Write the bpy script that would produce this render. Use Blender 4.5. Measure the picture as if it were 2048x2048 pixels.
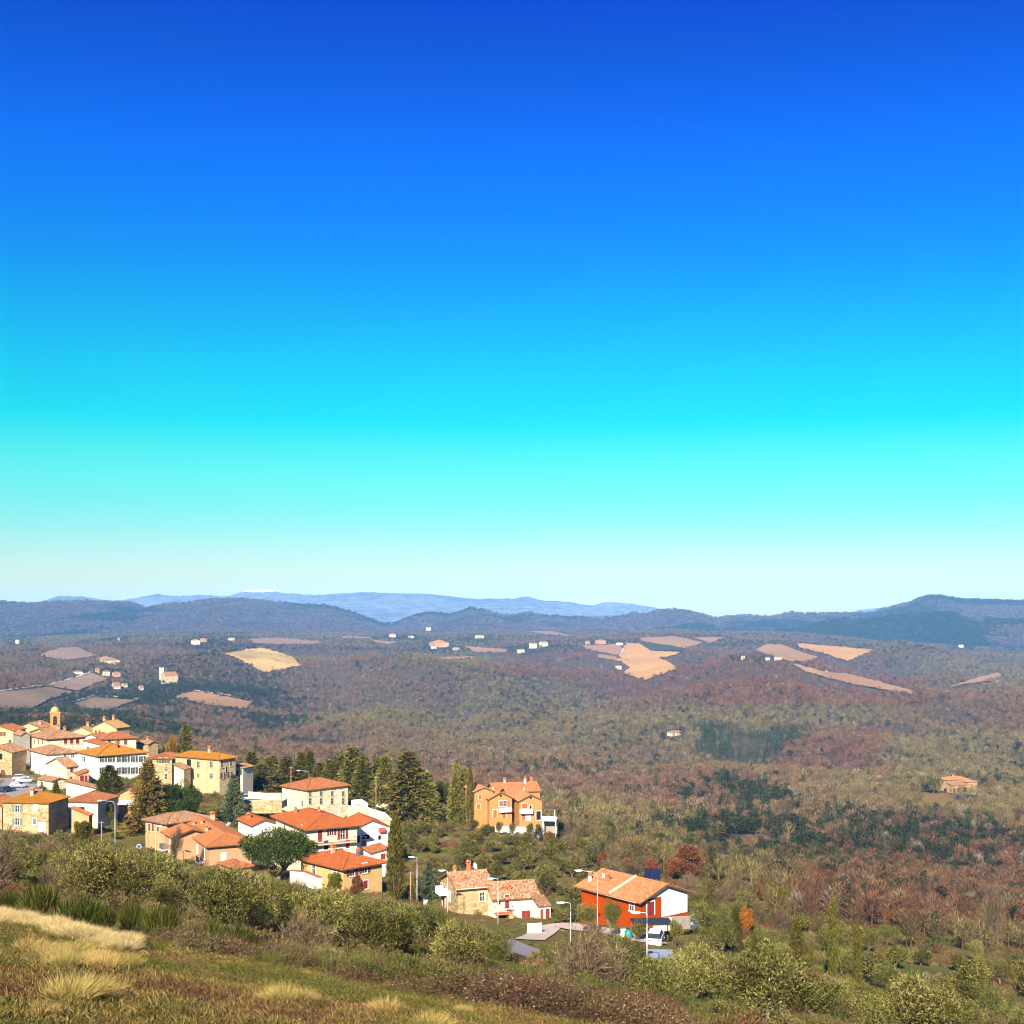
import bpy, math, random
import numpy as np
from mathutils import Vector

for _o in list(bpy.data.objects): bpy.data.objects.remove(_o)
SC = bpy.context.scene
R = math.radians
# ------------------------------------------------------------------ camera
CZ = 200.0                     # eye level above the valley datum, metres
FR = 2600.0                    # focal length in pixels of the 2048 px photograph
HX, HY = 1024.0, 1220.0        # where the view axis and the horizon fall in it
cam_d = bpy.data.cameras.new('camera'); cam = bpy.data.objects.new('camera', cam_d)
SC.collection.objects.link(cam); SC.camera = cam
cam.location = (0, 0, CZ); cam.rotation_euler = (R(90), 0, 0)
cam_d.sensor_width = 36.0; cam_d.lens = 36.0 * FR / 2048.0
cam_d.shift_y = (HY - 1024.0) / 2048.0
cam_d.clip_start = 0.1; cam_d.clip_end = 80000
# ------------------------------------------------------------------ sky, sun, exposure
SUN_EL, SUN_AZ = 30.0, 12.0    # the sun stands behind the camera, SUN_AZ degrees to the left
W = bpy.data.worlds.new('World'); SC.world = W; W.use_nodes = True
nt = W.node_tree; N = nt.nodes; LK = nt.links
bg = N['Background']; bg.inputs['Strength'].default_value = 0.15
sky = N.new('ShaderNodeTexSky'); sky.sky_type = 'NISHITA'; sky.sun_disc = False
sky.sun_elevation = R(SUN_EL); sky.sun_rotation = R(180 + SUN_AZ)
sky.altitude = 500; sky.air_density = 1.0; sky.dust_density = 0.6; sky.ozone_density = 2.0
tc = N.new('ShaderNodeTexCoord'); sep = N.new('ShaderNodeSeparateXYZ')
LK.new(tc.outputs['Generated'], sep.inputs[0])
ramp = N.new('ShaderNodeValToRGB'); LK.new(sep.outputs['Z'], ramp.inputs['Fac'])
SKY_STOPS = [(0.0, (0.4695, 0.4663, 0.1721)), (0.0058, (0.4695, 0.4663, 0.1721)), (0.0211, (0.3346, 0.3607, 0.259)), (0.0423, (0.2551, 0.3369, 0.2993)), (0.0614, (0.1709, 0.3441, 0.3033)), (0.0805, (0.114, 0.3645, 0.3027)), (0.0995, (0.0835, 0.3973, 0.31)), (0.1222, (0.042, 0.4029, 0.32)), (0.1409, (0.0005, 0.3977, 0.3413)), (0.1595, (0.0, 0.3777, 0.3563)), (0.1808, (0.0, 0.358, 0.3765)), (0.2192, (0.0, 0.3026, 0.4132)), (0.2565, (0.0, 0.2424, 0.4595)), (0.2927, (0.0, 0.2022, 0.5225)), (0.3278, (0.0, 0.1773, 0.5755)), (0.3615, (0.0, 0.1399, 0.5436)), (0.3938, (0.0, 0.1123, 0.481)), (0.4248, (0.0, 0.0838, 0.4925)), (1.0, (0.0, 0.067, 0.394))]   #SKYSTOPS
while len(ramp.color_ramp.elements) < len(SKY_STOPS): ramp.color_ramp.elements.new(0.5)
for e, (p, c) in zip(ramp.color_ramp.elements, SKY_STOPS):
    e.position = p; e.color = (c[0], c[1], c[2], 1)
mul = N.new('ShaderNodeMix'); mul.data_type = 'RGBA'; mul.blend_type = 'MULTIPLY'
mul.inputs['Factor'].default_value = 1.0
LK.new(sky.outputs[0], mul.inputs['A']); LK.new(ramp.outputs[0], mul.inputs['B'])
LK.new(mul.outputs['Result'], bg.inputs['Color'])
sun_d = bpy.data.lights.new('sun', 'SUN'); sun_d.energy = 5.0; sun_d.angle = R(0.53)
sun_d.color = (1.0, 0.90, 0.74)
sun = bpy.data.objects.new('sun', sun_d); SC.collection.objects.link(sun)
to_sun = Vector((-math.sin(R(SUN_AZ)) * math.cos(R(SUN_EL)), -math.cos(R(SUN_AZ)) * math.cos(R(SUN_EL)), math.sin(R(SUN_EL))))
sun.rotation_euler = to_sun.to_track_quat('Z', 'Y').to_euler(); sun.location = (-80, -120, CZ + 90)
vs = SC.view_settings
vs.view_transform = 'Standard'; vs.look = 'None'; vs.gamma = 1.0; vs.use_curve_mapping = False
vs.exposure = 1.22
SC.render.engine = 'CYCLES'
SC.cycles.use_denoising = True
SC.cycles.max_bounces = 5; SC.cycles.diffuse_bounces = 2; SC.cycles.glossy_bounces = 2
SC.cycles.transparent_max_bounces = 4; SC.cycles.volume_bounces = 0; SC.cycles.caustics_reflective = False
SC.cycles.sample_clamp_indirect = 4.0; SC.cycles.filter_width = 1.15

# ------------------------------------------------------------------ helpers
COL = SC.collection
rng = np.random.default_rng(7)
random.seed(11)

def link(o): COL.objects.link(o); return o
def tag(o, label=None, cat=None, group=None, kind=None):
    if label: o['label'] = label
    if cat: o['category'] = cat
    if group: o['group'] = group
    if kind: o['kind'] = kind
    return o
def thing(name, label, cat, loc=(0, 0, 0), rz=0.0, group=None, scale=None):
    o = link(bpy.data.objects.new(name, None)); o.location = loc; o.rotation_euler = (0, 0, rz)
    o.empty_display_size = 0.5
    if scale is not None: o.scale = scale
    return tag(o, label, cat, group)
def mesh(name, verts, faces, mat=None, smooth=False):
    me = bpy.data.meshes.new(name)
    me.from_pydata([tuple(map(float, v)) for v in verts], [], faces)
    if mat: me.materials.append(mat)
    if smooth: me.polygons.foreach_set('use_smooth', [True] * len(me.polygons))
    me.update(); return me
def qmesh(name, V, Fq, mat, tone=None, smooth=False):
    """big mesh from arrays: V (n,3), Fq (m,3|4), tone (n,)"""
    V = np.asarray(V, np.float32); Fq = np.asarray(Fq, np.int32); k = Fq.shape[1]
    me = bpy.data.meshes.new(name)
    me.vertices.add(len(V)); me.vertices.foreach_set('co', V.ravel())
    me.loops.add(Fq.size); me.loops.foreach_set('vertex_index', Fq.ravel())
    me.polygons.add(len(Fq)); me.polygons.foreach_set('loop_start', np.arange(0, Fq.size, k, dtype=np.int32))
    if smooth: me.polygons.foreach_set('use_smooth', np.ones(len(Fq), bool))
    if tone is not None:
        a = me.attributes.new('tone', 'FLOAT', 'POINT'); a.data.foreach_set('value', np.asarray(tone, np.float32))
    if mat: me.materials.append(mat)
    me.update(calc_edges=True); return me
def obj(name, me, parent=None, loc=None, kind=None, label=None):
    o = link(bpy.data.objects.new(name, me))
    if parent is not None: o.parent = parent
    if loc is not None: o.location = loc
    if kind: o['kind'] = kind
    if label: o['label'] = label
    return o
BF = [(0, 3, 2, 1), (4, 5, 6, 7), (0, 1, 5, 4), (1, 2, 6, 5), (2, 3, 7, 6), (3, 0, 4, 7)]
class MB:
    """collects simple shapes into one mesh"""
    def __init__(s): s.v = []; s.f = []
    def add(s, v, f):
        n = len(s.v); s.v += [tuple(p) for p in v]; s.f += [tuple(i + n for i in q) for q in f]; return s
    def box(s, x0, y0, z0, x1, y1, z1):
        x0, x1 = min(x0, x1), max(x0, x1); y0, y1 = min(y0, y1), max(y0, y1); z0, z1 = min(z0, z1), max(z0, z1)
        return s.add([(x0, y0, z0), (x1, y0, z0), (x1, y1, z0), (x0, y1, z0), (x0, y0, z1), (x1, y0, z1), (x1, y1, z1), (x0, y1, z1)], BF)
    def prism(s, poly, h0, h1, axis='z'):
        n = len(poly)
        def P(p, h): return (p[0], p[1], h) if axis == 'z' else ((h, p[0], p[1]) if axis == 'x' else (p[0], h, p[1]))
        return s.add([P(p, h0) for p in poly] + [P(p, h1) for p in poly],
                     [tuple(range(n))[::-1], tuple(range(n, 2 * n))] + [(i, (i + 1) % n, n + (i + 1) % n, n + i) for i in range(n)])
    def tube(s, pts, rads, seg=6, cap=True):
        pts = [Vector(p) for p in pts]
        if not hasattr(rads, '__len__'): rads = [rads] * len(pts)
        base = len(s.v); up = Vector((0, 0, 1))
        for i, p in enumerate(pts):
            t = (pts[min(i + 1, len(pts) - 1)] - pts[max(i - 1, 0)]).normalized()
            a = t.cross(up if abs(t.z) < 0.9 else Vector((1, 0, 0))).normalized(); b = t.cross(a)
            for k in range(seg):
                q = 2 * math.pi * k / seg
                s.v.append(tuple(p + (a * math.cos(q) + b * math.sin(q)) * rads[i]))
        for i in range(len(pts) - 1):
            for k in range(seg):
                k2 = (k + 1) % seg
                s.f.append((base + i * seg + k, base + i * seg + k2, base + (i + 1) * seg + k2, base + (i + 1) * seg + k))
        if cap:
            s.f.append(tuple(base + k for k in range(seg))[::-1]); e = base + (len(pts) - 1) * seg
            s.f.append(tuple(e + k for k in range(seg)))
        return s
    def lathe(s, prof, seg=12, c=(0, 0)):
        base = len(s.v)
        for r_, z in prof:
            for k in range(seg):
                q = 2 * math.pi * k / seg; s.v.append((c[0] + r_ * math.cos(q), c[1] + r_ * math.sin(q), z))
        for i in range(len(prof) - 1):
            for k in range(seg):
                k2 = (k + 1) % seg
                s.f.append((base + i * seg + k, base + i * seg + k2, base + (i + 1) * seg + k2, base + (i + 1) * seg + k))
        return s
    def me(s, name, mat, smooth=False): return mesh(name, s.v, s.f, mat, smooth)
    def build(s, name, mat, parent=None, smooth=False, loc=None, kind=None): return obj(name, s.me(name, mat, smooth), parent, loc, kind)

def hash2(ix, iy, seed):
    h = (ix.astype(np.int64) * 374761393 + iy.astype(np.int64) * 668265263 + seed * 974711) & 0x7fffffff
    h = ((h ^ (h >> 13)) * 1274126177) & 0x7fffffff
    return ((h ^ (h >> 16)) & 0xffff) / 65535.0
def vnoise(x, y, seed=0):
    x = np.asarray(x, float); y = np.asarray(y, float)
    ix = np.floor(x); iy = np.floor(y); fx = x - ix; fy = y - iy
    fx = fx * fx * (3 - 2 * fx); fy = fy * fy * (3 - 2 * fy)
    a = hash2(ix, iy, seed); b = hash2(ix + 1, iy, seed); c = hash2(ix, iy + 1, seed); d = hash2(ix + 1, iy + 1, seed)
    return (a * (1 - fx) + b * fx) * (1 - fy) + (c * (1 - fx) + d * fx) * fy
def fbm(x, y, seed=0, oct=4):
    s = 0; a = 0.5; t = 0
    for k in range(oct):
        s = s + a * vnoise(np.asarray(x) * 2 ** k, np.asarray(y) * 2 ** k, seed + k * 17); t += a; a *= 0.5
    return s / t            # 0..1
def sstep(a, b, x):
    t = np.clip((np.asarray(x, float) - a) / (b - a), 0, 1); return t * t * (3 - 2 * t)

# ------------------------------------------------------------------ materials
def newmat(name, rough=0.85, spec=0.2):
    m = bpy.data.materials.new(name); m.use_nodes = True
    b = m.node_tree.nodes['Principled BSDF']; b.inputs['Roughness'].default_value = rough
    b.inputs['Specular IOR Level'].default_value = spec
    return m, m.node_tree, b
def nd(t, kind, **kw):
    n = t.nodes.new(kind)
    for k, v in kw.items():
        if k in n.inputs: n.inputs[k].default_value = v
        else: setattr(n, k, v)
    return n
def c4(c): return (c[0], c[1], c[2], 1.0)
def coords(t, scale=1.0, kind='Object'):
    c = nd(t, 'ShaderNodeTexCoord'); m = nd(t, 'ShaderNodeMapping'); m.inputs['Scale'].default_value = (scale,) * 3 if not hasattr(scale, '__len__') else scale
    t.links.new(c.outputs[kind], m.inputs[0]); return m.outputs[0]
def mixc(t, fac, a, b, blend='MIX'):
    m = nd(t, 'ShaderNodeMix', data_type='RGBA', blend_type=blend)
    for s, v in (('Factor', fac), ('A', a), ('B', b)):
        i = m.inputs[s] if s != 'Factor' else m.inputs[0]
        if s != 'Factor': i = [q for q in m.inputs if q.name == s and q.type == 'RGBA'][0]
        if isinstance(v, (int, float)): i.default_value = v
        elif isinstance(v, tuple): i.default_value = c4(v)
        else: t.links.new(v, i)
    return [q for q in m.outputs if q.type == 'RGBA'][0]
def rampn(t, fac, stops):
    r = nd(t, 'ShaderNodeValToRGB'); el = r.color_ramp.elements
    while len(el) < len(stops): el.new(0.5)
    for e, (p, c) in zip(el, stops): e.position = p; e.color = c4(c)
    t.links.new(fac, r.inputs[0]); return r.outputs[0]
def noisen(t, vec, scale, detail=4, rough=0.6):
    n = nd(t, 'ShaderNodeTexNoise'); n.inputs['Scale'].default_value = scale; n.inputs['Detail'].default_value = detail; n.inputs['Roughness'].default_value = rough
    t.links.new(vec, n.inputs['Vector']); return n.outputs['Fac']
def bumpn(t, b, h, strength=0.5, dist=0.05):
    n = nd(t, 'ShaderNodeBump'); n.inputs['Strength'].default_value = strength; n.inputs['Distance'].default_value = dist
    t.links.new(h, n.inputs['Height']); t.links.new(n.outputs[0], b.inputs['Normal'])
def dark(c, k): return tuple(x * k for x in c)
def m_plaster(name, c, var=0.25, sc=0.6):
    m, t, b = newmat(name, 0.92, 0.1); v = coords(t)
    n1 = noisen(t, v, sc, 8, 0.72); col = rampn(t, n1, [(0.30, dark(c, 1 - var * 1.5)), (0.46, dark(c, 1 - var * 0.5)), (0.62, c)])
    n2 = noisen(t, v, 7, 3); col = mixc(t, 0.25, col, rampn(t, n2, [(0.35, dark(c, 0.75)), (0.65, dark(c, 1.08))]))
    t.links.new(col, b.inputs['Base Color']); bumpn(t, b, n2, 0.25, 0.03); return m
def m_stone(name, c1, c2, mortar, sc=2.2):
    m, t, b = newmat(name, 0.95, 0.1); v = coords(t, (1, 1, 1.7))
    vo = nd(t, 'ShaderNodeTexVoronoi'); vo.inputs['Scale'].default_value = sc; vo.inputs['Randomness'].default_value = 0.9; t.links.new(v, vo.inputs['Vector'])
    sp = nd(t, 'ShaderNodeSeparateColor'); t.links.new(vo.outputs['Color'], sp.inputs[0])
    col = rampn(t, sp.outputs[0], [(0.1, c1), (0.5, c2), (0.85, dark(c1, 1.3))])
    vd = nd(t, 'ShaderNodeTexVoronoi', feature='DISTANCE_TO_EDGE'); vd.inputs['Scale'].default_value = sc; vd.inputs['Randomness'].default_value = 0.9; t.links.new(v, vd.inputs['Vector'])
    e = rampn(t, vd.outputs['Distance'], [(0.02, (0, 0, 0)), (0.09, (1, 1, 1))])
    col = mixc(t, e, mortar, col); big = noisen(t, v, 0.35, 4)
    col = mixc(t, rampn(t, big, [(0.42, (0, 0, 0)), (0.66, (0.55, 0.55, 0.55))]), col, dark(c2, 1.25))
    t.links.new(col, b.inputs['Base Color']); bumpn(t, b, e, 0.6, 0.06); return m
def m_brick(name, c, sc=1.0):
    m, t, b = newmat(name, 0.95, 0.1); cd = nd(t, 'ShaderNodeTexCoord'); sp = nd(t, 'ShaderNodeSeparateXYZ'); t.links.new(cd.outputs['Object'], sp.inputs[0])
    ad = nd(t, 'ShaderNodeMath', operation='ADD'); t.links.new(sp.outputs[0], ad.inputs[0]); t.links.new(sp.outputs[1], ad.inputs[1])
    cb = nd(t, 'ShaderNodeCombineXYZ'); t.links.new(ad.outputs[0], cb.inputs[0]); t.links.new(sp.outputs[2], cb.inputs[1])
    br = nd(t, 'ShaderNodeTexBrick'); br.inputs['Scale'].default_value = 3.2 * sc; br.inputs['Mortar Size'].default_value = 0.018
    br.inputs['Color1'].default_value = c4(c); br.inputs['Color2'].default_value = c4(dark(c, 0.72)); br.inputs['Mortar'].default_value = c4((c[0] * 0.9, c[1] * 1.15, c[2] * 1.4)); t.links.new(cb.outputs[0], br.inputs['Vector'])
    n = noisen(t, cd.outputs['Object'], 0.5, 5); col = mixc(t, 0.35, br.outputs['Color'], rampn(t, n, [(0.3, dark(c, 0.7)), (0.7, dark(c, 1.2))]))
    t.links.new(col, b.inputs['Base Color']); return m
def m_tile(name, cols, moss=None, amt=0.0):
    """clay tiles; every tile of the sheet has its own tone, taken from its row and column"""
    m, t, b = newmat(name, 0.9, 0.15); uv = nd(t, 'ShaderNodeUVMap'); uv.uv_map = 'tile'
    fl = nd(t, 'ShaderNodeVectorMath', operation='FLOOR'); t.links.new(uv.outputs[0], fl.inputs[0])
    wn = nd(t, 'ShaderNodeTexWhiteNoise', noise_dimensions='2D'); t.links.new(fl.outputs[0], wn.inputs['Vector'])
    col = rampn(t, wn.outputs['Value'], [(i / (len(cols) - 1), c) for i, c in enumerate(cols)])
    v = coords(t); n = noisen(t, v, 0.55, 5, 0.6)
    col = mixc(t, rampn(t, n, [(0.35, (0, 0, 0)), (0.7, (0.5, 0.5, 0.5))]), col, dark(cols[len(cols) // 2], 0.7))
    if moss: 
        n2 = noisen(t, v, 1.1, 6, 0.7); col = mixc(t, rampn(t, n2, [(0.55 - 0.2 * amt, (0, 0, 0)), (0.72, (amt, amt, amt))]), col, moss)
    t.links.new(col, b.inputs['Base Color'])
    sx = nd(t, 'ShaderNodeSeparateXYZ'); t.links.new(uv.outputs[0], sx.inputs[0]); fr = nd(t, 'ShaderNodeMath', operation='FRACT'); t.links.new(sx.outputs[1], fr.inputs[0])
    bumpn(t, b, fr.outputs[0], 0.5, 0.04); return m
def m_plain(name, c, rough=0.7, spec=0.3, metal=0.0, var=0.15):
    m, t, b = newmat(name, rough, spec); b.inputs['Metallic'].default_value = metal
    n = noisen(t, coords(t), 2.5, 4); t.links.new(rampn(t, n, [(0.3, dark(c, 1 - var)), (0.7, dark(c, 1 + var * 0.5))]), b.inputs['Base Color']); return m
def m_leaf(name, stops, trans=0.0, inst=False, rnd=0.35):
    """foliage: tone of each leaf from its own value, each tree a little different"""
    m, t, b = newmat(name, 0.75, 0.15)
    a = nd(t, 'ShaderNodeAttribute'); a.attribute_name = 'tone'
    col = rampn(t, a.outputs['Fac'], [(p_, dark(c_, 0.86)) for p_, c_ in stops])
    if inst:
        q = nd(t, 'ShaderNodeAttribute'); q.attribute_type = 'INSTANCER'; q.attribute_name = 'tint'; col = mixc(t, 1.0, col, q.outputs['Color'], 'MULTIPLY')
    else:
        oi = nd(t, 'ShaderNodeObjectInfo'); hs = nd(t, 'ShaderNodeHueSaturation')
        mr = nd(t, 'ShaderNodeMapRange'); mr.inputs['To Min'].default_value = 1 - rnd; mr.inputs['To Max'].default_value = 1 + rnd; t.links.new(oi.outputs['Random'], mr.inputs[0])
        t.links.new(mr.outputs[0], hs.inputs['Value'])
        mh = nd(t, 'ShaderNodeMapRange'); mh.inputs['To Min'].default_value = 0.485; mh.inputs['To Max'].default_value = 0.515
        ml = nd(t, 'ShaderNodeMath', operation='MULTIPLY_ADD'); ml.inputs[1].default_value = 7.31; t.links.new(oi.outputs['Random'], ml.inputs[0]); fr = nd(t, 'ShaderNodeMath', operation='FRACT'); t.links.new(ml.outputs[0], fr.inputs[0]); t.links.new(fr.outputs[0], mh.inputs[0])
        t.links.new(mh.outputs[0], hs.inputs['Hue']); t.links.new(col, hs.inputs['Color']); col = hs.outputs[0]
    t.links.new(col, b.inputs['Base Color'])
    if trans > 0:
        tr = nd(t, 'ShaderNodeBsdfTranslucent'); t.links.new(col, tr.inputs[0]); mx = nd(t, 'ShaderNodeMixShader'); mx.inputs[0].default_value = trans
        o = t.nodes['Material Output']; t.links.new(b.outputs[0], mx.inputs[1]); t.links.new(tr.outputs[0], mx.inputs[2]); t.links.new(mx.outputs[0], o.inputs[0])
    return m

# ------------------------------------------------------------------ terrain
# distances below are written as d; the real depth of a point is K*d metres
K = FR / 2048.0
def P(px, py, d): return Vector(((px - HX) * d / 2048.0, K * d, CZ - (py - HY) * d / 2048.0))
TD = [50, 75, 105, 135, 170, 215, 260, 310, 380, 480, 620, 800, 1050, 1400, 1800, 2300, 2900, 3700, 4800, 6200]
TC = [0, 256, 512, 768, 1024, 1280, 1536, 1792, 2048]
TP = [[1795, 1837, 1879, 1922, 1963, 2004, 2047, 2088, 2133],
      [1757, 1797, 1838, 1874, 1932, 1965, 2008, 2048, 2090],
      [1725, 1768, 1808, 1836, 1908, 1910, 1952, 1990, 2035],
      [1702, 1750, 1790, 1815, 1866, 1840, 1895, 1938, 1980],
      [1690, 1732, 1777, 1797, 1812, 1785, 1838, 1890, 1932],
      [1664, 1686, 1726, 1730, 1718, 1732, 1785, 1840, 1880],
      [1590, 1582, 1588, 1640, 1648, 1708, 1750, 1800, 1842],
      [1530, 1538, 1568, 1618, 1652, 1693, 1733, 1768, 1806],
      [1490, 1520, 1570, 1612, 1652, 1684, 1706, 1742, 1772],
      [1500, 1520, 1560, 1600, 1630, 1650, 1672, 1692, 1718],
      [1490, 1510, 1545, 1575, 1592, 1610, 1624, 1604, 1628],
      [1465, 1490, 1525, 1545, 1552, 1562, 1574, 1566, 1574],
      [1428, 1445, 1475, 1490, 1495, 1502, 1505, 1505, 1508],
      [1385, 1390, 1415, 1425, 1430, 1430, 1428, 1430, 1434],
      [1350, 1350, 1360, 1370, 1380, 1380, 1372, 1386, 1392],
      [1322, 1318, 1322, 1332, 1338, 1322, 1326, 1345, 1352],
      [1300, 1292, 1287, 1300, 1302, 1285, 1288, 1286, 1324],
      [1285, 1276, 1271, 1277, 1276, 1267, 1270, 1290, 1308],
      [1276, 1268, 1265, 1266, 1264, 1262, 1264, 1280, 1292],
      [1272, 1270, 1270, 1270, 1270, 1270, 1270, 1273, 1278]]
_gl = np.linspace(math.log(50), math.log(6200), 420); _gp = np.linspace(-500, 2548, 240)
_tz = -(np.array(TP, float) - HY) * np.array(TD)[:, None] / 2048.0
_tmp = np.array([np.interp(_gp, TC, row) for row in _tz])
_GZ = np.array([np.interp(_gl, np.log(TD), _tmp[:, j]) for j in range(len(_gp))]).T
def _blur(A, n, ax):
    k = np.hanning(2 * n + 3)[1:-1]; k /= k.sum()
    pad = [(0, 0), (0, 0)]; pad[ax] = (n, n); B = np.pad(A, pad, mode='reflect', reflect_type='odd')
    return np.apply_along_axis(lambda v: np.convolve(v, k, 'valid'), ax, B)
_GZ = _blur(_blur(_GZ, 9, 0), 14, 1)
SPURS = [(1900, [(1100, 1400), (1230, 1376), (1300, 1356), (1400, 1336), (1480, 1321), (1560, 1323), (1620, 1346), (1720, 1373), (1830, 1398), (1950, 1400)], 420, 190),
         (2900, [(1600, 1345), (1690, 1322), (1740, 1298), (1790, 1281), (1850, 1290), (1900, 1305), (1960, 1318), (2100, 1335)], 480, 260),
         (1380, [(1000, 1500), (1100, 1468), (1200, 1446), (1300, 1432), (1400, 1428), (1500, 1432), (1600, 1450), (1750, 1480), (1900, 1505), (2048, 1520)], 260, 150),
         (2150, [(380, 1345), (500, 1348), (600, 1336), (700, 1318), (800, 1314), (900, 1322), (1000, 1334), (1080, 1345), (1150, 1380)], 420, 210),
         (1250, [(380, 1470), (520, 1440), (640, 1424), (760, 1420), (860, 1436), (960, 1470), (1050, 1520)], 240, 130),
         (760, [(1150, 1600), (1300, 1572), (1450, 1556), (1600, 1566), (1700, 1590), (1800, 1610)], 130, 80)]
def ground(x, y):
    """height of the bare ground (world z), x and y in metres"""
    x = np.asarray(x, float); y = np.asarray(y, float); d = y / K
    dd = np.clip(d, 50, 6199.9); px = np.clip(HX + 2048.0 * x / np.maximum(d, 8.0), -499, 2547)
    fi = (np.log(dd) - _gl[0]) / (_gl[1] - _gl[0]); fj = (px - _gp[0]) / (_gp[1] - _gp[0])
    i = np.clip(np.floor(fi).astype(int), 0, len(_gl) - 2); j = np.clip(np.floor(fj).astype(int), 0, len(_gp) - 2)
    a = fi - i; b = fj - j
    z = (_GZ[i, j] * (1 - b) + _GZ[i, j + 1] * b) * (1 - a) + (_GZ[i + 1, j] * (1 - b) + _GZ[i + 1, j + 1] * b) * a
    dp = np.where(d > 0, d, d * 0.2)
    plane = -1.65 - 0.33 * dp - 0.164 * np.clip(x, -120, 120)
    z = plane + (z - plane) * sstep(38, 62, d)
    # spurs that stand up from the valley floor
    for d0, cr, wf, wb in SPURS:
        zc = -(np.interp(px, [c[0] for c in cr], [c[1] for c in cr]) - HY) * d0 / 2048.0
        fj0 = int((math.log(d0) - _gl[0]) / (_gl[1] - _gl[0])); z0 = np.interp(px, _gp, _GZ[fj0])
        edge = sstep(cr[0][0] - 60, cr[0][0] + 120, px) * (1 - sstep(cr[-1][0] - 120, cr[-1][0] + 60, px))
        q = (d - d0) / np.where(d < d0, wf, wb); z = z + np.maximum(zc - z0, 0) * edge * np.exp(-q * q) - edge * d0 * 0.013 * np.exp(-((d - d0 - 1.9 * wb) / (0.8 * wb)) ** 2)
    # hills and hollows
    amp = sstep(420, 1500, d)
    z = z + amp * ((0.5 - np.abs(fbm(x / 640 + 3.3, y / 900, 3, 3) - 0.5) * 3.2) * 34 + (fbm(x / 150, y / 900, 15, 3) - 0.5) * 58 + (fbm(x / 190, y / 240, 5, 3) - 0.5) * 26) * (1 - 0.72 * sstep(1900, 3300, d))
    z = z + (fbm(x / 14, y / 14, 9, 3) - 0.5) * 0.9 * sstep(20, 60, d) * (1 - 0.6 * sstep(140, 200, d))
    z = z + (fbm(x / 3.1, y / 3.1, 21, 3) - 0.5) * 0.28 * (1 - sstep(60, 140, d))
    z = z - (155 + z) * sstep(5600, 7200, d)
    return CZ + z
def gz(x, y): return float(ground(x, y))
_hd = np.exp(np.linspace(math.log(8.0), math.log(6000.0), 1500)); _hp = np.linspace(-520, 2568, 515)
_HPY = HY + (CZ - ground((_hp[:, None] - HX) * _hd[None, :] / 2048.0, np.broadcast_to(K * _hd[None, :], (515, 1500)))) * 2048.0 / _hd[None, :]
def hit(px, py, d0=8.0, d1=6000.0):
    """where the sight line through a pixel meets the ground: returns d"""
    f = min(max((px - _hp[0]) / (_hp[1] - _hp[0]), 0), 513.999); j = int(f); f -= j
    col = _HPY[j] * (1 - f) + _HPY[j + 1] * f
    w = np.nonzero((col < py) & (_hd >= d0))[0]
    return float(_hd[w[0]]) if len(w) else d1
def foot(px, d, dz=0.0):
    x = (px - HX) * d / 2048.0; y = K * d
    return Vector((x, y, gz(x, y) + dz))

# ground material: meadow near the eye, grassy groves on the slope, leaf litter under the woods
def m_terrain():
    m, t, b = newmat('ground_cover', 0.97, 0.05)
    g = nd(t, 'ShaderNodeNewGeometry'); sp = nd(t, 'ShaderNodeSeparateXYZ'); t.links.new(g.outputs['Position'], sp.inputs[0])
    pos = g.outputs['Position']
    n1 = noisen(t, pos, 0.35, 6, 0.65); n2 = noisen(t, pos, 0.045, 5, 0.6); n3 = noisen(t, pos, 2.6, 5, 0.7)
    mead = rampn(t, n1, [(0.28, (0.045, 0.06, 0.012)), (0.46, (0.085, 0.085, 0.020)), (0.58, (0.13, 0.09, 0.035)), (0.72, (0.08, 0.042, 0.022))])
    mead = mixc(t, 0.45, mead, rampn(t, n3, [(0.35, (0.05, 0.055, 0.012)), (0.65, (0.22, 0.18, 0.06))]))
    slope = rampn(t, n2, [(0.3, (0.10, 0.13, 0.018)), (0.5, (0.19, 0.165, 0.035)), (0.68, (0.25, 0.145, 0.05)), (0.8, (0.13, 0.07, 0.03))])
    slope = mixc(t, 0.4, slope, mead)
    n4 = noisen(t, pos, 0.006, 5, 0.6); n5 = noisen(t, pos, 0.05, 4, 0.7)
    wood = rampn(t, n4, [(0.3, (0.085, 0.055, 0.045)), (0.5, (0.10, 0.075, 0.05)), (0.7, (0.075, 0.07, 0.035))])
    wood = mixc(t, 0.5, wood, rampn(t, n5, [(0.35, (0.03, 0.028, 0.02)), (0.7, (0.13, 0.09, 0.065))]))
    def band(y0, y1):
        r = nd(t, 'ShaderNodeMapRange'); r.interpolation_type = 'SMOOTHSTEP'; r.inputs['From Min'].default_value = y0; r.inputs['From Max'].default_value = y1
        t.links.new(sp.outputs[1], r.inputs[0]); return r.outputs[0]
    col = mixc(t, band(38, 80), mead, slope); col = mixc(t, band(300, 520), col, wood)
    t.links.new(col, b.inputs['Base Color']); bumpn(t, b, n3, 0.5, 0.15); return m
M_GROUND = m_terrain()
def build_terrain():
    yr = np.concatenate([np.linspace(-70, 14, 25), np.exp(np.linspace(math.log(15), math.log(17500), 430))])
    pc = np.linspace(-900, 2948, 300)
    Y = np.repeat(yr[:, None], len(pc), 1); X = (pc[None, :] - HX) / FR * np.sqrt(Y * Y + 45.0 ** 2)
    Z = ground(X, Y); V = np.stack([X, Y, Z], -1).reshape(-1, 3)
    n, m_ = len(yr), len(pc); i = np.arange(n - 1)[:, None] * m_ + np.arange(m_ - 1)[None, :]
    Fq = np.stack([i, i + 1, i + 1 + m_, i + m_], -1).reshape(-1, 4)
    o = obj('terrain', qmesh('terrain', V, Fq, M_GROUND, smooth=True), kind='structure')
    return o
build_terrain()

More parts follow.
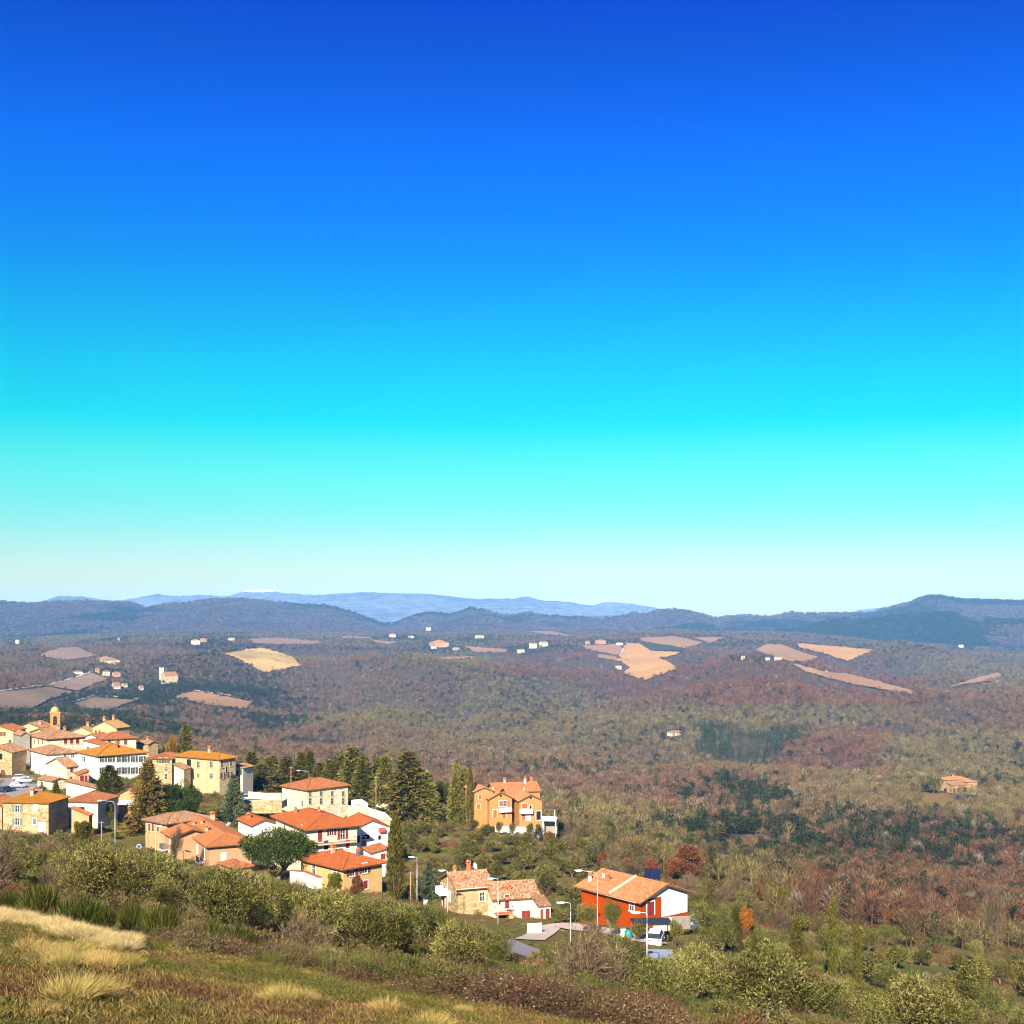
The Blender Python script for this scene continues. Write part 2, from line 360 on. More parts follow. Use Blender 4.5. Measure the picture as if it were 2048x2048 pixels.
# ------------------------------------------------------------------ far ridges
def m_ridge(name, c1, c2, c3, s=0.0011):
    m, t, b = newmat(name, 0.97, 0.02); g = nd(t, 'ShaderNodeNewGeometry'); pos = g.outputs['Position']
    n = noisen(t, pos, s, 6, 0.62); n2 = noisen(t, pos, s * 9, 6, 0.75)
    col = rampn(t, n, [(0.34, c1), (0.50, c2), (0.58, c3), (0.66, c3), (0.72, c1)])
    col = mixc(t, 0.5, col, rampn(t, n2, [(0.38, dark(c2, 0.25)), (0.62, dark(c2, 1.9))]))
    t.links.new(col, b.inputs['Base Color']); bumpn(t, b, n2, 1.0, 40.0); return m
RIDGE_V = {}
def ridge(name, d0, crest, front, back, zbase, mat, gully=0.5, wl=420.0, seed=1, x0=-900, x1=2948, step=7):
    px = np.arange(x0, x1, step); cp = np.interp(px, [c[0] for c in crest], [c[1] for c in crest])
    zc = -(cp - HY) * d0 / 2048.0 + (fbm(px / 9.0, px * 0 + seed, seed, 3) - 0.5) * d0 * 0.0016
    ts = np.concatenate([np.linspace(-1, 0, 46), np.linspace(0.12, 1, 9)])
    V = np.zeros((len(ts), len(px), 3))
    for k, t in enumerate(ts):
        y = K * d0 + (t * front if t < 0 else t * back)
        x = (px - HX) * d0 / 2048.0 * (1 if t >= 0 else 1 + t * front / (K * d0) * 0.8)
        a = 1 - abs(t); prof = a * a * (3 - 2 * a) * 0.55 + a * 0.45
        w = x + (fbm(x / wl, y / wl + x * 0, seed + 31, 2) - 0.5) * wl * 1.1
        g_ = np.abs(fbm(w / wl, np.full_like(x, y) / (wl * 4.5), seed + 5, 3) - 0.5) * 2.2
        g2 = fbm(x / (wl * 0.25), np.full_like(x, y) / (wl * 0.5), seed + 9, 3)
        damp = min(1.0, abs(t) * 3.2) * (1 - abs(t) ** 3)
        zz = zbase + (zc - zbase) * prof * (1 - gully * damp * g_) - damp * g2 * abs(np.mean(zc) - zbase) * 0.10
        V[k, :, 0] = x; V[k, :, 1] = y; V[k, :, 2] = CZ + zz
    RIDGE_V[name] = V
    n, m_ = len(ts), len(px); i = np.arange(n - 1)[:, None] * m_ + np.arange(m_ - 1)[None, :]
    Fq = np.stack([i, i + 1, i + 1 + m_, i + m_], -1).reshape(-1, 4)
    return obj(name, qmesh(name, V.reshape(-1, 3), Fq, mat, smooth=True), kind='structure')
CR_A = [(-900, 1215), (-200, 1212), (80, 1205), (115, 1191), (165, 1193), (225, 1203), (280, 1195), (318, 1188), (345, 1192), (400, 1190), (455, 1193), (480, 1185), (512, 1181), (545, 1181), (565, 1186), (630, 1190), (690, 1186), (730, 1184), (770, 1187), (830, 1187), (880, 1190), (950, 1198), (1024, 1197), (1055, 1193), (1090, 1202), (1135, 1203), (1182, 1212), (1210, 1205), (1240, 1205), (1300, 1213), (1325, 1219), (1400, 1240), (1425, 1237), (1490, 1227), (1520, 1231), (1600, 1240), (1680, 1228), (1720, 1220), (1760, 1216), (1800, 1216), (1900, 1215), (2948, 1215)]
CR_B = [(-900, 1215), (-300, 1210), (0, 1204), (50, 1207), (100, 1204), (175, 1201), (210, 1203), (260, 1206), (290, 1213), (310, 1210), (360, 1207), (390, 1203), (420, 1199), (480, 1198), (512, 1201), (560, 1205), (600, 1210), (655, 1213), (700, 1224), (740, 1240), (765, 1248), (790, 1247), (830, 1232), (870, 1225), (900, 1231), (930, 1222), (937, 1217), (960, 1220), (1010, 1231), (1040, 1229), (1060, 1225), (1080, 1232), (1100, 1233), (1150, 1236), (1210, 1236), (1235, 1234), (1260, 1228), (1290, 1229), (1312, 1221), (1350, 1219), (1380, 1220), (1400, 1226), (1425, 1236), (1450, 1234), (1480, 1230), (1510, 1232), (1536, 1233), (1560, 1230), (1580, 1226), (1610, 1228), (1650, 1227), (1700, 1226), (1750, 1223), (1780, 1215), (1820, 1205), (1850, 1193), (1870, 1192), (1900, 1195), (1915, 1200), (1950, 1200), (1990, 1202), (2048, 1204), (2500, 1205), (2948, 1210)]
CR_C = [(1380, 1275), (1500, 1268), (1600, 1258), (1660, 1243), (1700, 1235), (1740, 1239), (1800, 1233), (1860, 1228), (1900, 1226), (1945, 1236), (2048, 1243), (2948, 1240)]
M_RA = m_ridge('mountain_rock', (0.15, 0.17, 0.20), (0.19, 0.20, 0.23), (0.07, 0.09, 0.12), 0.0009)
M_RB = m_ridge('hill_woods', (0.24, 0.15, 0.13), (0.10, 0.07, 0.065), (0.012, 0.022, 0.016), 0.0034)
M_RC = m_ridge('hill_conifers', (0.025, 0.04, 0.035), (0.055, 0.055, 0.05), (0.14, 0.10, 0.09), 0.0022)
ridge('mountain_range', 11000, CR_A, 3600, 1800, -190, M_RA, 0.6, 1500, 3, step=7)
ridge('far_hills', 6000, CR_B, 2300, 2200, -160, M_RB, 0.6, 620, 11, step=5)
ridge('conifer_hills', 4700, CR_C, 900, 900, -185, M_RC, 0.45, 420, 23, x0=1380, x1=2948, step=5)
# snow cap on the highest far summit
def snow():
    m = m_plain('snow', (0.85, 0.87, 0.9), 0.9, 0.1)
    px = np.linspace(488, 560, 24); cp = np.interp(px, [c[0] for c in CR_A], [c[1] for c in CR_A])
    V = []; d0 = 11000
    for k, (a, b) in enumerate(zip(px, cp)):
        w = math.sin(math.pi * k / 23) * (0.7 + 0.5 * random.random())
        for t in (-1, -0.5, 0, 0.5):
            x = (a - HX) * d0 / 2048; z = -(b - HY) * d0 / 2048 + 12 - (abs(t) ** 1.2) * 45 * w
            V.append((x, K * d0 + t * 170 * w - 6, CZ + z))
    Fq = [(i * 4 + j, i * 4 + 4 + j, i * 4 + 5 + j, i * 4 + 1 + j) for i in range(23) for j in range(3)]
    obj('snow_field', qmesh('snow_field', V, Fq, m, smooth=True), kind='structure')
snow()

# ------------------------------------------------------------------ fields, roads
def inpoly(px, py, poly):
    px = np.asarray(px, float); py = np.asarray(py, float); r = np.zeros(px.shape, bool); n = len(poly)
    for i in range(n):
        x1, y1 = poly[i]; x2, y2 = poly[(i + 1) % n]
        c = ((y1 > py) != (y2 > py)) & (px < (x2 - x1) * (py - y1) / ((y2 - y1) if y2 != y1 else 1e-9) + x1)
        r ^= c
    return r
def m_field(name, c1, c2, rows=None, rot=0.0, rowc=None):
    c1 = dark(c1, 0.9); c2 = dark(c2, 0.9); rowc = dark(rowc, 0.9) if rowc else None
    m, t, b = newmat(name, 0.97, 0.03); g = nd(t, 'ShaderNodeNewGeometry'); pos = g.outputs['Position']
    n = noisen(t, pos, 0.008, 6, 0.65); n2 = noisen(t, pos, 0.12, 4, 0.7)
    col = mixc(t, 0.3, rampn(t, n, [(0.3, c1), (0.7, c2)]), rampn(t, n2, [(0.3, dark(c1, 0.6)), (0.7, dark(c2, 1.2))]))
    mp = nd(t, 'ShaderNodeMapping'); mp.inputs['Rotation'].default_value = (0, 0, R(rot)); t.links.new(pos, mp.inputs[0])
    wv = nd(t, 'ShaderNodeTexWave'); wv.inputs['Scale'].default_value = (rows or 0.03); wv.inputs['Distortion'].default_value = 0.6; t.links.new(mp.outputs[0], wv.inputs[0])
    col = mixc(t, rampn(t, wv.outputs[0], [(0.45, (0, 0, 0)), (0.7, (0.75, 0.75, 0.75))]) if rows else 0.0, col, rowc or c1)
    t.links.new(col, b.inputs['Base Color']); return m
MF = {'gold': m_field('stubble', (0.52, 0.34, 0.10), (0.66, 0.46, 0.16), 0.02, 25, (0.50, 0.33, 0.12)),
      'orange': m_field('ploughed_clay', (0.48, 0.22, 0.06), (0.62, 0.33, 0.10), 0.016, 60, (0.64, 0.40, 0.15)),
      'pink': m_field('bare_vineyard', (0.36, 0.20, 0.12), (0.46, 0.27, 0.16), 0.05, 35, (0.24, 0.13, 0.085)),
      'plough': m_field('ploughed_soil', (0.24, 0.165, 0.10), (0.29, 0.20, 0.12), 0.03, 10, (0.22, 0.15, 0.09)),
      'vine': m_field('vine_rows', (0.36, 0.24, 0.15), (0.42, 0.28, 0.18), 0.045, -55, (0.15, 0.10, 0.07)),
      'tan': m_field('fallow', (0.40, 0.21, 0.08), (0.50, 0.28, 0.12), 0.06, 70, (0.30, 0.19, 0.11)),
      'green': m_field('winter_crop', (0.055, 0.07, 0.035), (0.085, 0.09, 0.045), 0.04, 20, (0.06, 0.06, 0.035)),
      'brown': m_field('brown_field', (0.20, 0.11, 0.055), (0.26, 0.15, 0.075), 0.05, 5, (0.19, 0.10, 0.05)),
      'grass': m_field('dry_lawn', (0.24, 0.15, 0.04), (0.30, 0.20, 0.06)),
      'asphalt': m_plain('asphalt', (0.30, 0.27, 0.25), 0.9, 0.1), 'gravel': m_plain('gravel_drive', (0.62, 0.50, 0.38), 0.95, 0.05),
      'path': m_plain('white_track', (0.50, 0.43, 0.34), 0.95, 0.05)}
FIELDS = []
def field(name, poly, mk, lift=0.35, n=26):
    xs = [p[0] for p in poly]; ys = [p[1] for p in poly]
    FIELDS.append(poly)
    gx = np.linspace(min(xs) - 1, max(xs) + 1, n * 2); gy = np.linspace(min(ys) - 1, max(ys) + 1, n)
    import bmesh
    pl = []; wy = 0.9 if max(ys) - min(ys) > 12 else 0.4
    for (x1, y1), (x2, y2) in zip(poly, poly[1:] + poly[:1]):
        m_ = max(1, int(math.hypot(x2 - x1, y2 - y1) / 5))
        for k in range(m_):
            t = k / m_; q = 1.0 if 0 < k else 0.4; pl.append((x1 + (x2 - x1) * t + random.uniform(-1.6, 1.6) * q, y1 + (y2 - y1) * t + random.uniform(-wy, wy) * q))
    bm = bmesh.new(); vs_ = [bm.verts.new((x, y, 0)) for x, y in pl]; bm.faces.new(vs_)
    for x in gx[1:-1]: bmesh.ops.bisect_plane(bm, geom=bm.verts[:] + bm.edges[:] + bm.faces[:], plane_co=(x, 0, 0), plane_no=(1, 0, 0))
    for y in gy[1:-1]: bmesh.ops.bisect_plane(bm, geom=bm.verts[:] + bm.edges[:] + bm.faces[:], plane_co=(0, y, 0), plane_no=(0, 1, 0))
    for v in bm.verts:
        d = hit(v.co.x + (random.random() - .5) * 1.2, v.co.y, 60); q = foot(v.co.x, d, lift + 1.4 * min(1.0, max(0.0, d - 500) / 600)); v.co = q
    bmesh.ops.recalc_face_normals(bm, faces=bm.faces[:])
    if bm.faces and sum(f.normal.z for f in bm.faces) < 0: bmesh.ops.reverse_faces(bm, faces=bm.faces[:])
    me = bpy.data.meshes.new(name); bm.to_mesh(me); bm.free(); me.materials.append(MF[mk])
    me.polygons.foreach_set('use_smooth', [True] * len(me.polygons))
    return obj(name, me, kind='structure')
FLD = [('stubble_field', [(448, 1308), (512, 1298), (528, 1298), (583, 1314), (603, 1333), (528, 1347), (512, 1338), (480, 1322)], 'gold'),
       ('fallow_field', [(80, 1313), (103, 1302), (122, 1296), (156, 1296), (195, 1313), (127, 1323)], 'vine'),
       ('vineyard_field', [(95, 1374), (183, 1348), (215, 1360), (154, 1384)], 'vine'),
       ('ploughed_field', [(-120, 1400), (0, 1387), (95, 1376), (148, 1387), (103, 1400), (53, 1425), (0, 1427), (-120, 1440)], 'plough'),
       ('ploughed_field', [(143, 1408), (191, 1396), (278, 1404), (212, 1422), (183, 1428)], 'plough'),
       ('fallow_field', [(345, 1396), (392, 1384), (506, 1406), (490, 1421), (420, 1412)], 'tan'),
       ('bare_vineyard', [(495, 1279), (555, 1276), (655, 1285), (623, 1290), (512, 1289)], 'pink'),
       ('bare_vineyard', [(682, 1273), (743, 1275), (741, 1279), (684, 1277)], 'pink'),
       ('bare_vineyard', [(745, 1281), (801, 1285), (777, 1290), (748, 1286)], 'pink'),
       ('fallow_field', [(925, 1293), (1018, 1300), (1008, 1306), (952, 1306)], 'tan'),
       ('vineyard_field', [(878, 1316), (947, 1314), (947, 1320), (884, 1321)], 'tan'),
       ('bare_vineyard', [(1035, 1261), (1090, 1261), (1164, 1275), (1130, 1273), (1080, 1268)], 'pink'),
       ('bare_vineyard', [(1164, 1292), (1231, 1290), (1247, 1298), (1236, 1313), (1172, 1299)], 'tan'),
       ('clay_field', [(1255, 1287), (1278, 1288), (1302, 1303), (1361, 1306), (1339, 1315), (1316, 1318), (1337, 1325), (1353, 1339), (1289, 1362), (1244, 1348), (1262, 1336), (1238, 1324), (1250, 1297)], 'orange'),
       ('fallow_field', [(1196, 1309), (1234, 1315), (1236, 1323), (1196, 1318)], 'tan'),
       ('bare_vineyard', [(1273, 1277), (1350, 1273), (1406, 1286), (1374, 1298), (1289, 1284)], 'tan'),
       ('winter_crop_field', [(1281, 1284), (1291, 1284), (1372, 1299), (1358, 1303), (1303, 1301)], 'green'),
       ('bare_vineyard', [(1387, 1276), (1453, 1275), (1421, 1287)], 'tan'),
       ('bare_vineyard', [(1512, 1300), (1533, 1290), (1562, 1290), (1638, 1317), (1615, 1325), (1580, 1325), (1520, 1306)], 'tan'),
       ('bare_vineyard', [(1590, 1287), (1748, 1301), (1695, 1324), (1640, 1306), (1600, 1296)], 'orange'),
       ('hillside_field', [(1576, 1326), (1653, 1346), (1695, 1349), (1830, 1384), (1822, 1391), (1706, 1371), (1615, 1347)], 'tan'),
       ('hillside_field', [(1891, 1379), (1960, 1355), (1997, 1347), (1992, 1360), (1934, 1371)], 'tan'),
       ('brown_field', [(1368, 1696), (1448, 1682), (1498, 1669), (1536, 1672), (1600, 1664), (1652, 1660), (1640, 1668), (1536, 1686), (1474, 1695), (1395, 1705)], 'brown'),
       ('dry_lawn', [(1836, 1588), (1862, 1585), (1905, 1592), (1905, 1602), (1872, 1622), (1850, 1612)], 'grass')]
for f_ in FLD: field(*f_)
PATHS = [[(0, 1386), (60, 1377), (95, 1373), (140, 1361), (183, 1346)], [(143, 1407), (189, 1394), (240, 1397), (278, 1401)], [(1236, 1324), (1243, 1308), (1248, 1296), (1252, 1287)],
         [(1653, 1346), (1660, 1338), (1668, 1334)], [(1994, 1368), (1999, 1350)], [(392, 1384), (440, 1391), (506, 1405)]]
def ribbon(name, pts, width, mk, lift, perpt=8, ds=None):
    """a strip of ground following a line of (px, d) or of pixels"""
    c = []
    for i in range(len(pts) - 1):
        for k in range(perpt):
            t = k / perpt; c.append((pts[i][0] * (1 - t) + pts[i + 1][0] * t, pts[i][1] * (1 - t) + pts[i + 1][1] * t))
    c.append(pts[-1]); W_ = []
    for a, b in c:
        d = b if ds else hit(a, b, 60); W_.append(foot(a, d))
    mb = []; n = len(W_)
    for i, p in enumerate(W_):
        t = (W_[min(i + 1, n - 1)] - W_[max(i - 1, 0)]); t.z = 0; t.normalize(); s = Vector((-t.y, t.x, 0))
        for k in (-1, -0.33, 0.33, 1):
            q = p + s * (width * 0.5 * k); mb.append((q.x, q.y, max(gz(q.x, q.y), (gz(q.x, q.y) + p.z) / 2) + lift))
    Fq = [(i * 4 + k, i * 4 + 4 + k, i * 4 + 5 + k, i * 4 + 1 + k) for i in range(n - 1) for k in range(3)]
    return obj(name, qmesh(name, mb, Fq, MF[mk], smooth=True), kind='structure')
for p_ in PATHS: ribbon('farm_track', p_, 5.5, 'path', 2.3)
ROAD = [(560, 150), (700, 142), (800, 138), (880, 132), (960, 122), (1030, 110), (1090, 100), (1180, 92), (1300, 86)]
ribbon('village_road', ROAD, 4.2, 'asphalt', 0.12, 8, True)
DRIVE = [(1060, 121), (1100, 137), (1130, 137), (1165, 132), (1200, 129), (1260, 122), (1310, 117)]
ribbon('gravel_drive', DRIVE, 3.6, 'gravel', 0.14, 8, True)
SQ = [(18, 285), (32, 279), (40, 270), (36, 262), (20, 255), (5, 252)]
ribbon('village_square', SQ, 12.0, 'asphalt', 0.35, 6, True)

# ------------------------------------------------------------------ haze
def haze():
    o = MB().box(-14500, -120, CZ - 290, 14500, 18200, CZ + 240).build('haze', None); o['kind'] = 'stuff'
    tag(o, 'thin blue winter haze lying over the far valley', 'haze')
    m = bpy.data.materials.new('haze_air'); m.use_nodes = True; t = m.node_tree; t.nodes.remove(t.nodes['Principled BSDF'])
    v = nd(t, 'ShaderNodeVolumePrincipled'); v.inputs['Color'].default_value = (0.21, 0.52, 1.0, 1); v.inputs['Density'].default_value = HAZE
    v.inputs['Anisotropy'].default_value = -0.25
    t.links.new(v.outputs[0], t.nodes['Material Output'].inputs['Volume']); o.data.materials.append(m)
    m.cycles.homogeneous_volume = True
HAZE = 4.8e-5
haze()

# ------------------------------------------------------------------ plant shapes
def unit(v): return v / np.maximum(np.linalg.norm(v, axis=-1, keepdims=True), 1e-9)
def leaves(pos, dirs, ln, wd, g, tone=None, name='crown', mat=None, curl=0.0):
    """one four-cornered leaf per position, pointing along dirs"""
    n = len(pos); dirs = unit(dirs); side = unit(np.cross(dirs, g.normal(size=(n, 3))))
    ln = np.asarray(ln).reshape(-1, 1) * np.ones((n, 1)); wd = np.asarray(wd).reshape(-1, 1) * np.ones((n, 1))
    mid = pos + dirs * ln * 0.5
    V = np.stack([pos, mid + side * wd * 0.5, pos + dirs * ln, mid - side * wd * 0.5], 1).reshape(-1, 3)
    if tone is None: tone = g.random(n)
    return V, np.arange(4 * n).reshape(-1, 4), np.repeat(tone, 4)
def joinq(parts):
    V = []; F_ = []; T = []; o = 0
    for v, f, t in parts: V.append(v); F_.append(f + o); T.append(t); o += len(v)
    return np.concatenate(V), np.concatenate(F_), np.concatenate(T)
def sphere_pts(n, g): return unit(g.normal(size=(n, 3)))
def blobs(cent, rad, per, g, ln, wd, up=0.35, out=0.9, jit=0.6, inner=0.55):
    """leaf clumps: leaves through the outer shell of each clump"""
    ps = []; ds = []; ts = []
    for c, r in zip(cent, rad):
        q = sphere_pts(per, g); rr = (inner + (1 - inner) * g.random((per, 1)) ** 0.6)
        ps.append(c + q * rr * r); ds.append(q * out + g.normal(size=(per, 3)) * jit + np.array([0, 0, up])); ts.append(np.clip(g.random(per) + 0.45 * (g.random() - 0.55), 0, 1))
    pos = np.concatenate(ps); n = len(pos)
    return leaves(pos, np.concatenate(ds), ln * (0.6 + 0.8 * g.random(n)), wd * (0.7 + 0.6 * g.random(n)), g, np.concatenate(ts))
def branchy(g, h, levels, spread, start=0.25, n0=5, r0=0.12, up=0.5, twist=0.25):
    """segments (p, q, r1, r2, level) of a branching skeleton"""
    segs = []
    def grow(p, d, L, r, lev):
        k = 3; q = p
        for i in range(k):
            d2 = unit(d + g.normal(size=3) * twist + np.array([0, 0, up * 0.18])); q2 = q + d2 * L / k
            segs.append((q, q2, r * (1 - i / k * 0.5), r * (1 - (i + 1) / k * 0.5), lev)); q = q2; d = d2
            if lev < levels and (i > 0 or lev > 0):
                for _ in range(2 if lev < levels - 1 else 3):
                    nd_ = unit(d * 0.75 + g.normal(size=3) * spread + np.array([0, 0, up * 0.4]))
                    grow(q, nd_, L * (0.55 + 0.25 * g.random()), r * 0.5, lev + 1)
    grow(np.zeros(3), np.array([0, 0, 1.0]), h * start, r0, 0)
    top = segs[2][1]
    for k in range(n0):
        a = 2 * math.pi * (k + g.random()) / n0; d = unit(np.array([math.cos(a) * spread * 1.3, math.sin(a) * spread * 1.3, 0.85 + 0.4 * g.random()]))
        grow(top, d, h * 0.42, r0 * 0.6, 1)
    return segs
def seg_mesh(segs, g, seg=4, minr=0.0):
    V = []; F_ = []; T = []; o = 0
    for p, q, r1, r2, lev in segs:
        if r1 < minr:
            continue
        d = unit(q - p); a = unit(np.cross(d, np.array([0.3, 0.9, 0.1]))); b = np.cross(d, a)
        for c, r in ((p, r1), (q, r2)):
            for k in range(seg):
                t = 2 * math.pi * k / seg; V.append(c + (a * math.cos(t) + b * math.sin(t)) * r)
        F_ += [(o + k, o + (k + 1) % seg, o + seg + (k + 1) % seg, o + seg + k) for k in range(seg)]; o += 2 * seg; T += [g.random()] * (2 * seg)
    return np.array(V), np.array(F_), np.array(T)

L_OLIVE = m_leaf('olive_leaf', [(0.0, (0.016, 0.017, 0.003)), (0.4, (0.098, 0.096, 0.017)), (0.75, (0.225, 0.21, 0.047)), (1.0, (0.40, 0.36, 0.125))], 0.12, rnd=0.3)
L_OLIVE2 = m_leaf('grove_leaf', [(0.0, (0.020, 0.020, 0.004)), (0.5, (0.12, 0.11, 0.022)), (1.0, (0.31, 0.26, 0.065))], 0.12, rnd=0.3)
L_CYP = m_leaf('cypress_leaf', [(0.0, (0.022, 0.026, 0.004)), (0.6, (0.10, 0.092, 0.010)), (1.0, (0.22, 0.18, 0.024))], 0.05, rnd=0.25)
L_CON = m_leaf('conifer_needle', [(0.0, (0.018, 0.022, 0.005)), (0.5, (0.11, 0.105, 0.018)), (1.0, (0.28, 0.21, 0.045))], 0.05, rnd=0.3)
L_CED = m_leaf('cedar_needle', [(0.0, (0.045, 0.040, 0.008)), (0.5, (0.14, 0.11, 0.018)), (1.0, (0.30, 0.20, 0.04))], 0.05, rnd=0.1)
L_BLUE = m_leaf('blue_cedar_needle', [(0.0, (0.03, 0.045, 0.02)), (0.6, (0.10, 0.12, 0.055)), (1.0, (0.20, 0.21, 0.11))], 0.05, rnd=0.15)
L_PINE = m_leaf('pine_needle', [(0.0, (0.010, 0.020, 0.004)), (0.5, (0.038, 0.062, 0.009)), (1.0, (0.12, 0.15, 0.022))], 0.05, rnd=0.15)
L_GOLD = m_leaf('gold_leaf', [(0.0, (0.10, 0.055, 0.008)), (0.5, (0.24, 0.15, 0.016)), (1.0, (0.40, 0.25, 0.03))], 0.1, rnd=0.1)
L_ORNG = m_leaf('orange_leaf', [(0.0, (0.22, 0.07, 0.008)), (0.5, (0.45, 0.17, 0.012)), (1.0, (0.62, 0.28, 0.03))], 0.1, rnd=0.1)
L_RUST = m_leaf('rust_leaf', [(0.0, (0.09, 0.03, 0.012)), (0.5, (0.22, 0.085, 0.03)), (1.0, (0.36, 0.16, 0.06))], 0.1, rnd=0.3)
L_BROOM = m_leaf('broom_stem', [(0.0, (0.014, 0.022, 0.004)), (0.6, (0.06, 0.075, 0.009)), (1.0, (0.21, 0.20, 0.03))], 0.0, rnd=0.25)
L_LIME = m_leaf('yellow_green_leaf', [(0.0, (0.05, 0.055, 0.006)), (0.6, (0.16, 0.15, 0.012)), (1.0, (0.30, 0.25, 0.03))], 0.1, rnd=0.2)
L_BRAM = m_leaf('bramble_leaf', [(0.0, (0.035, 0.016, 0.012)), (0.45, (0.10, 0.05, 0.030)), (0.8, (0.17, 0.115, 0.045)), (0.94, (0.22, 0.16, 0.07)), (1.0, (0.44, 0.36, 0.22))], 0.0, rnd=0.25)
L_BARE = m_leaf('bare_twig', [(0.0, (0.06, 0.038, 0.024)), (0.5, (0.15, 0.10, 0.055)), (1.0, (0.28, 0.21, 0.115))], 0.0, rnd=0.3)
L_BLOND = m_leaf('dry_grass_blade', [(0.0, (0.24, 0.155, 0.045)), (0.5, (0.48, 0.34, 0.12)), (1.0, (0.70, 0.56, 0.27))], 0.15, rnd=0.12)
L_YEL = m_leaf('yellow_grass_blade', [(0.0, (0.10, 0.11, 0.018)), (0.45, (0.30, 0.21, 0.045)), (1.0, (0.60, 0.44, 0.15))], 0.15, rnd=0.12)
L_BARK = m_leaf('bark', [(0.0, (0.10, 0.075, 0.055)), (1.0, (0.22, 0.175, 0.13))], 0.0, rnd=0.2)
L_FOREST = m_leaf('forest_twig', [(0.0, (0.18, 0.17, 0.18)), (0.5, (0.85, 0.85, 0.85)), (1.0, (1.9, 1.9, 1.85))], 0.0, inst=True)
L_GRASS = m_leaf('meadow_blade', [(0.0, (0.6, 0.6, 0.6)), (1.0, (1.5, 1.5, 1.4))], 0.1, inst=True)

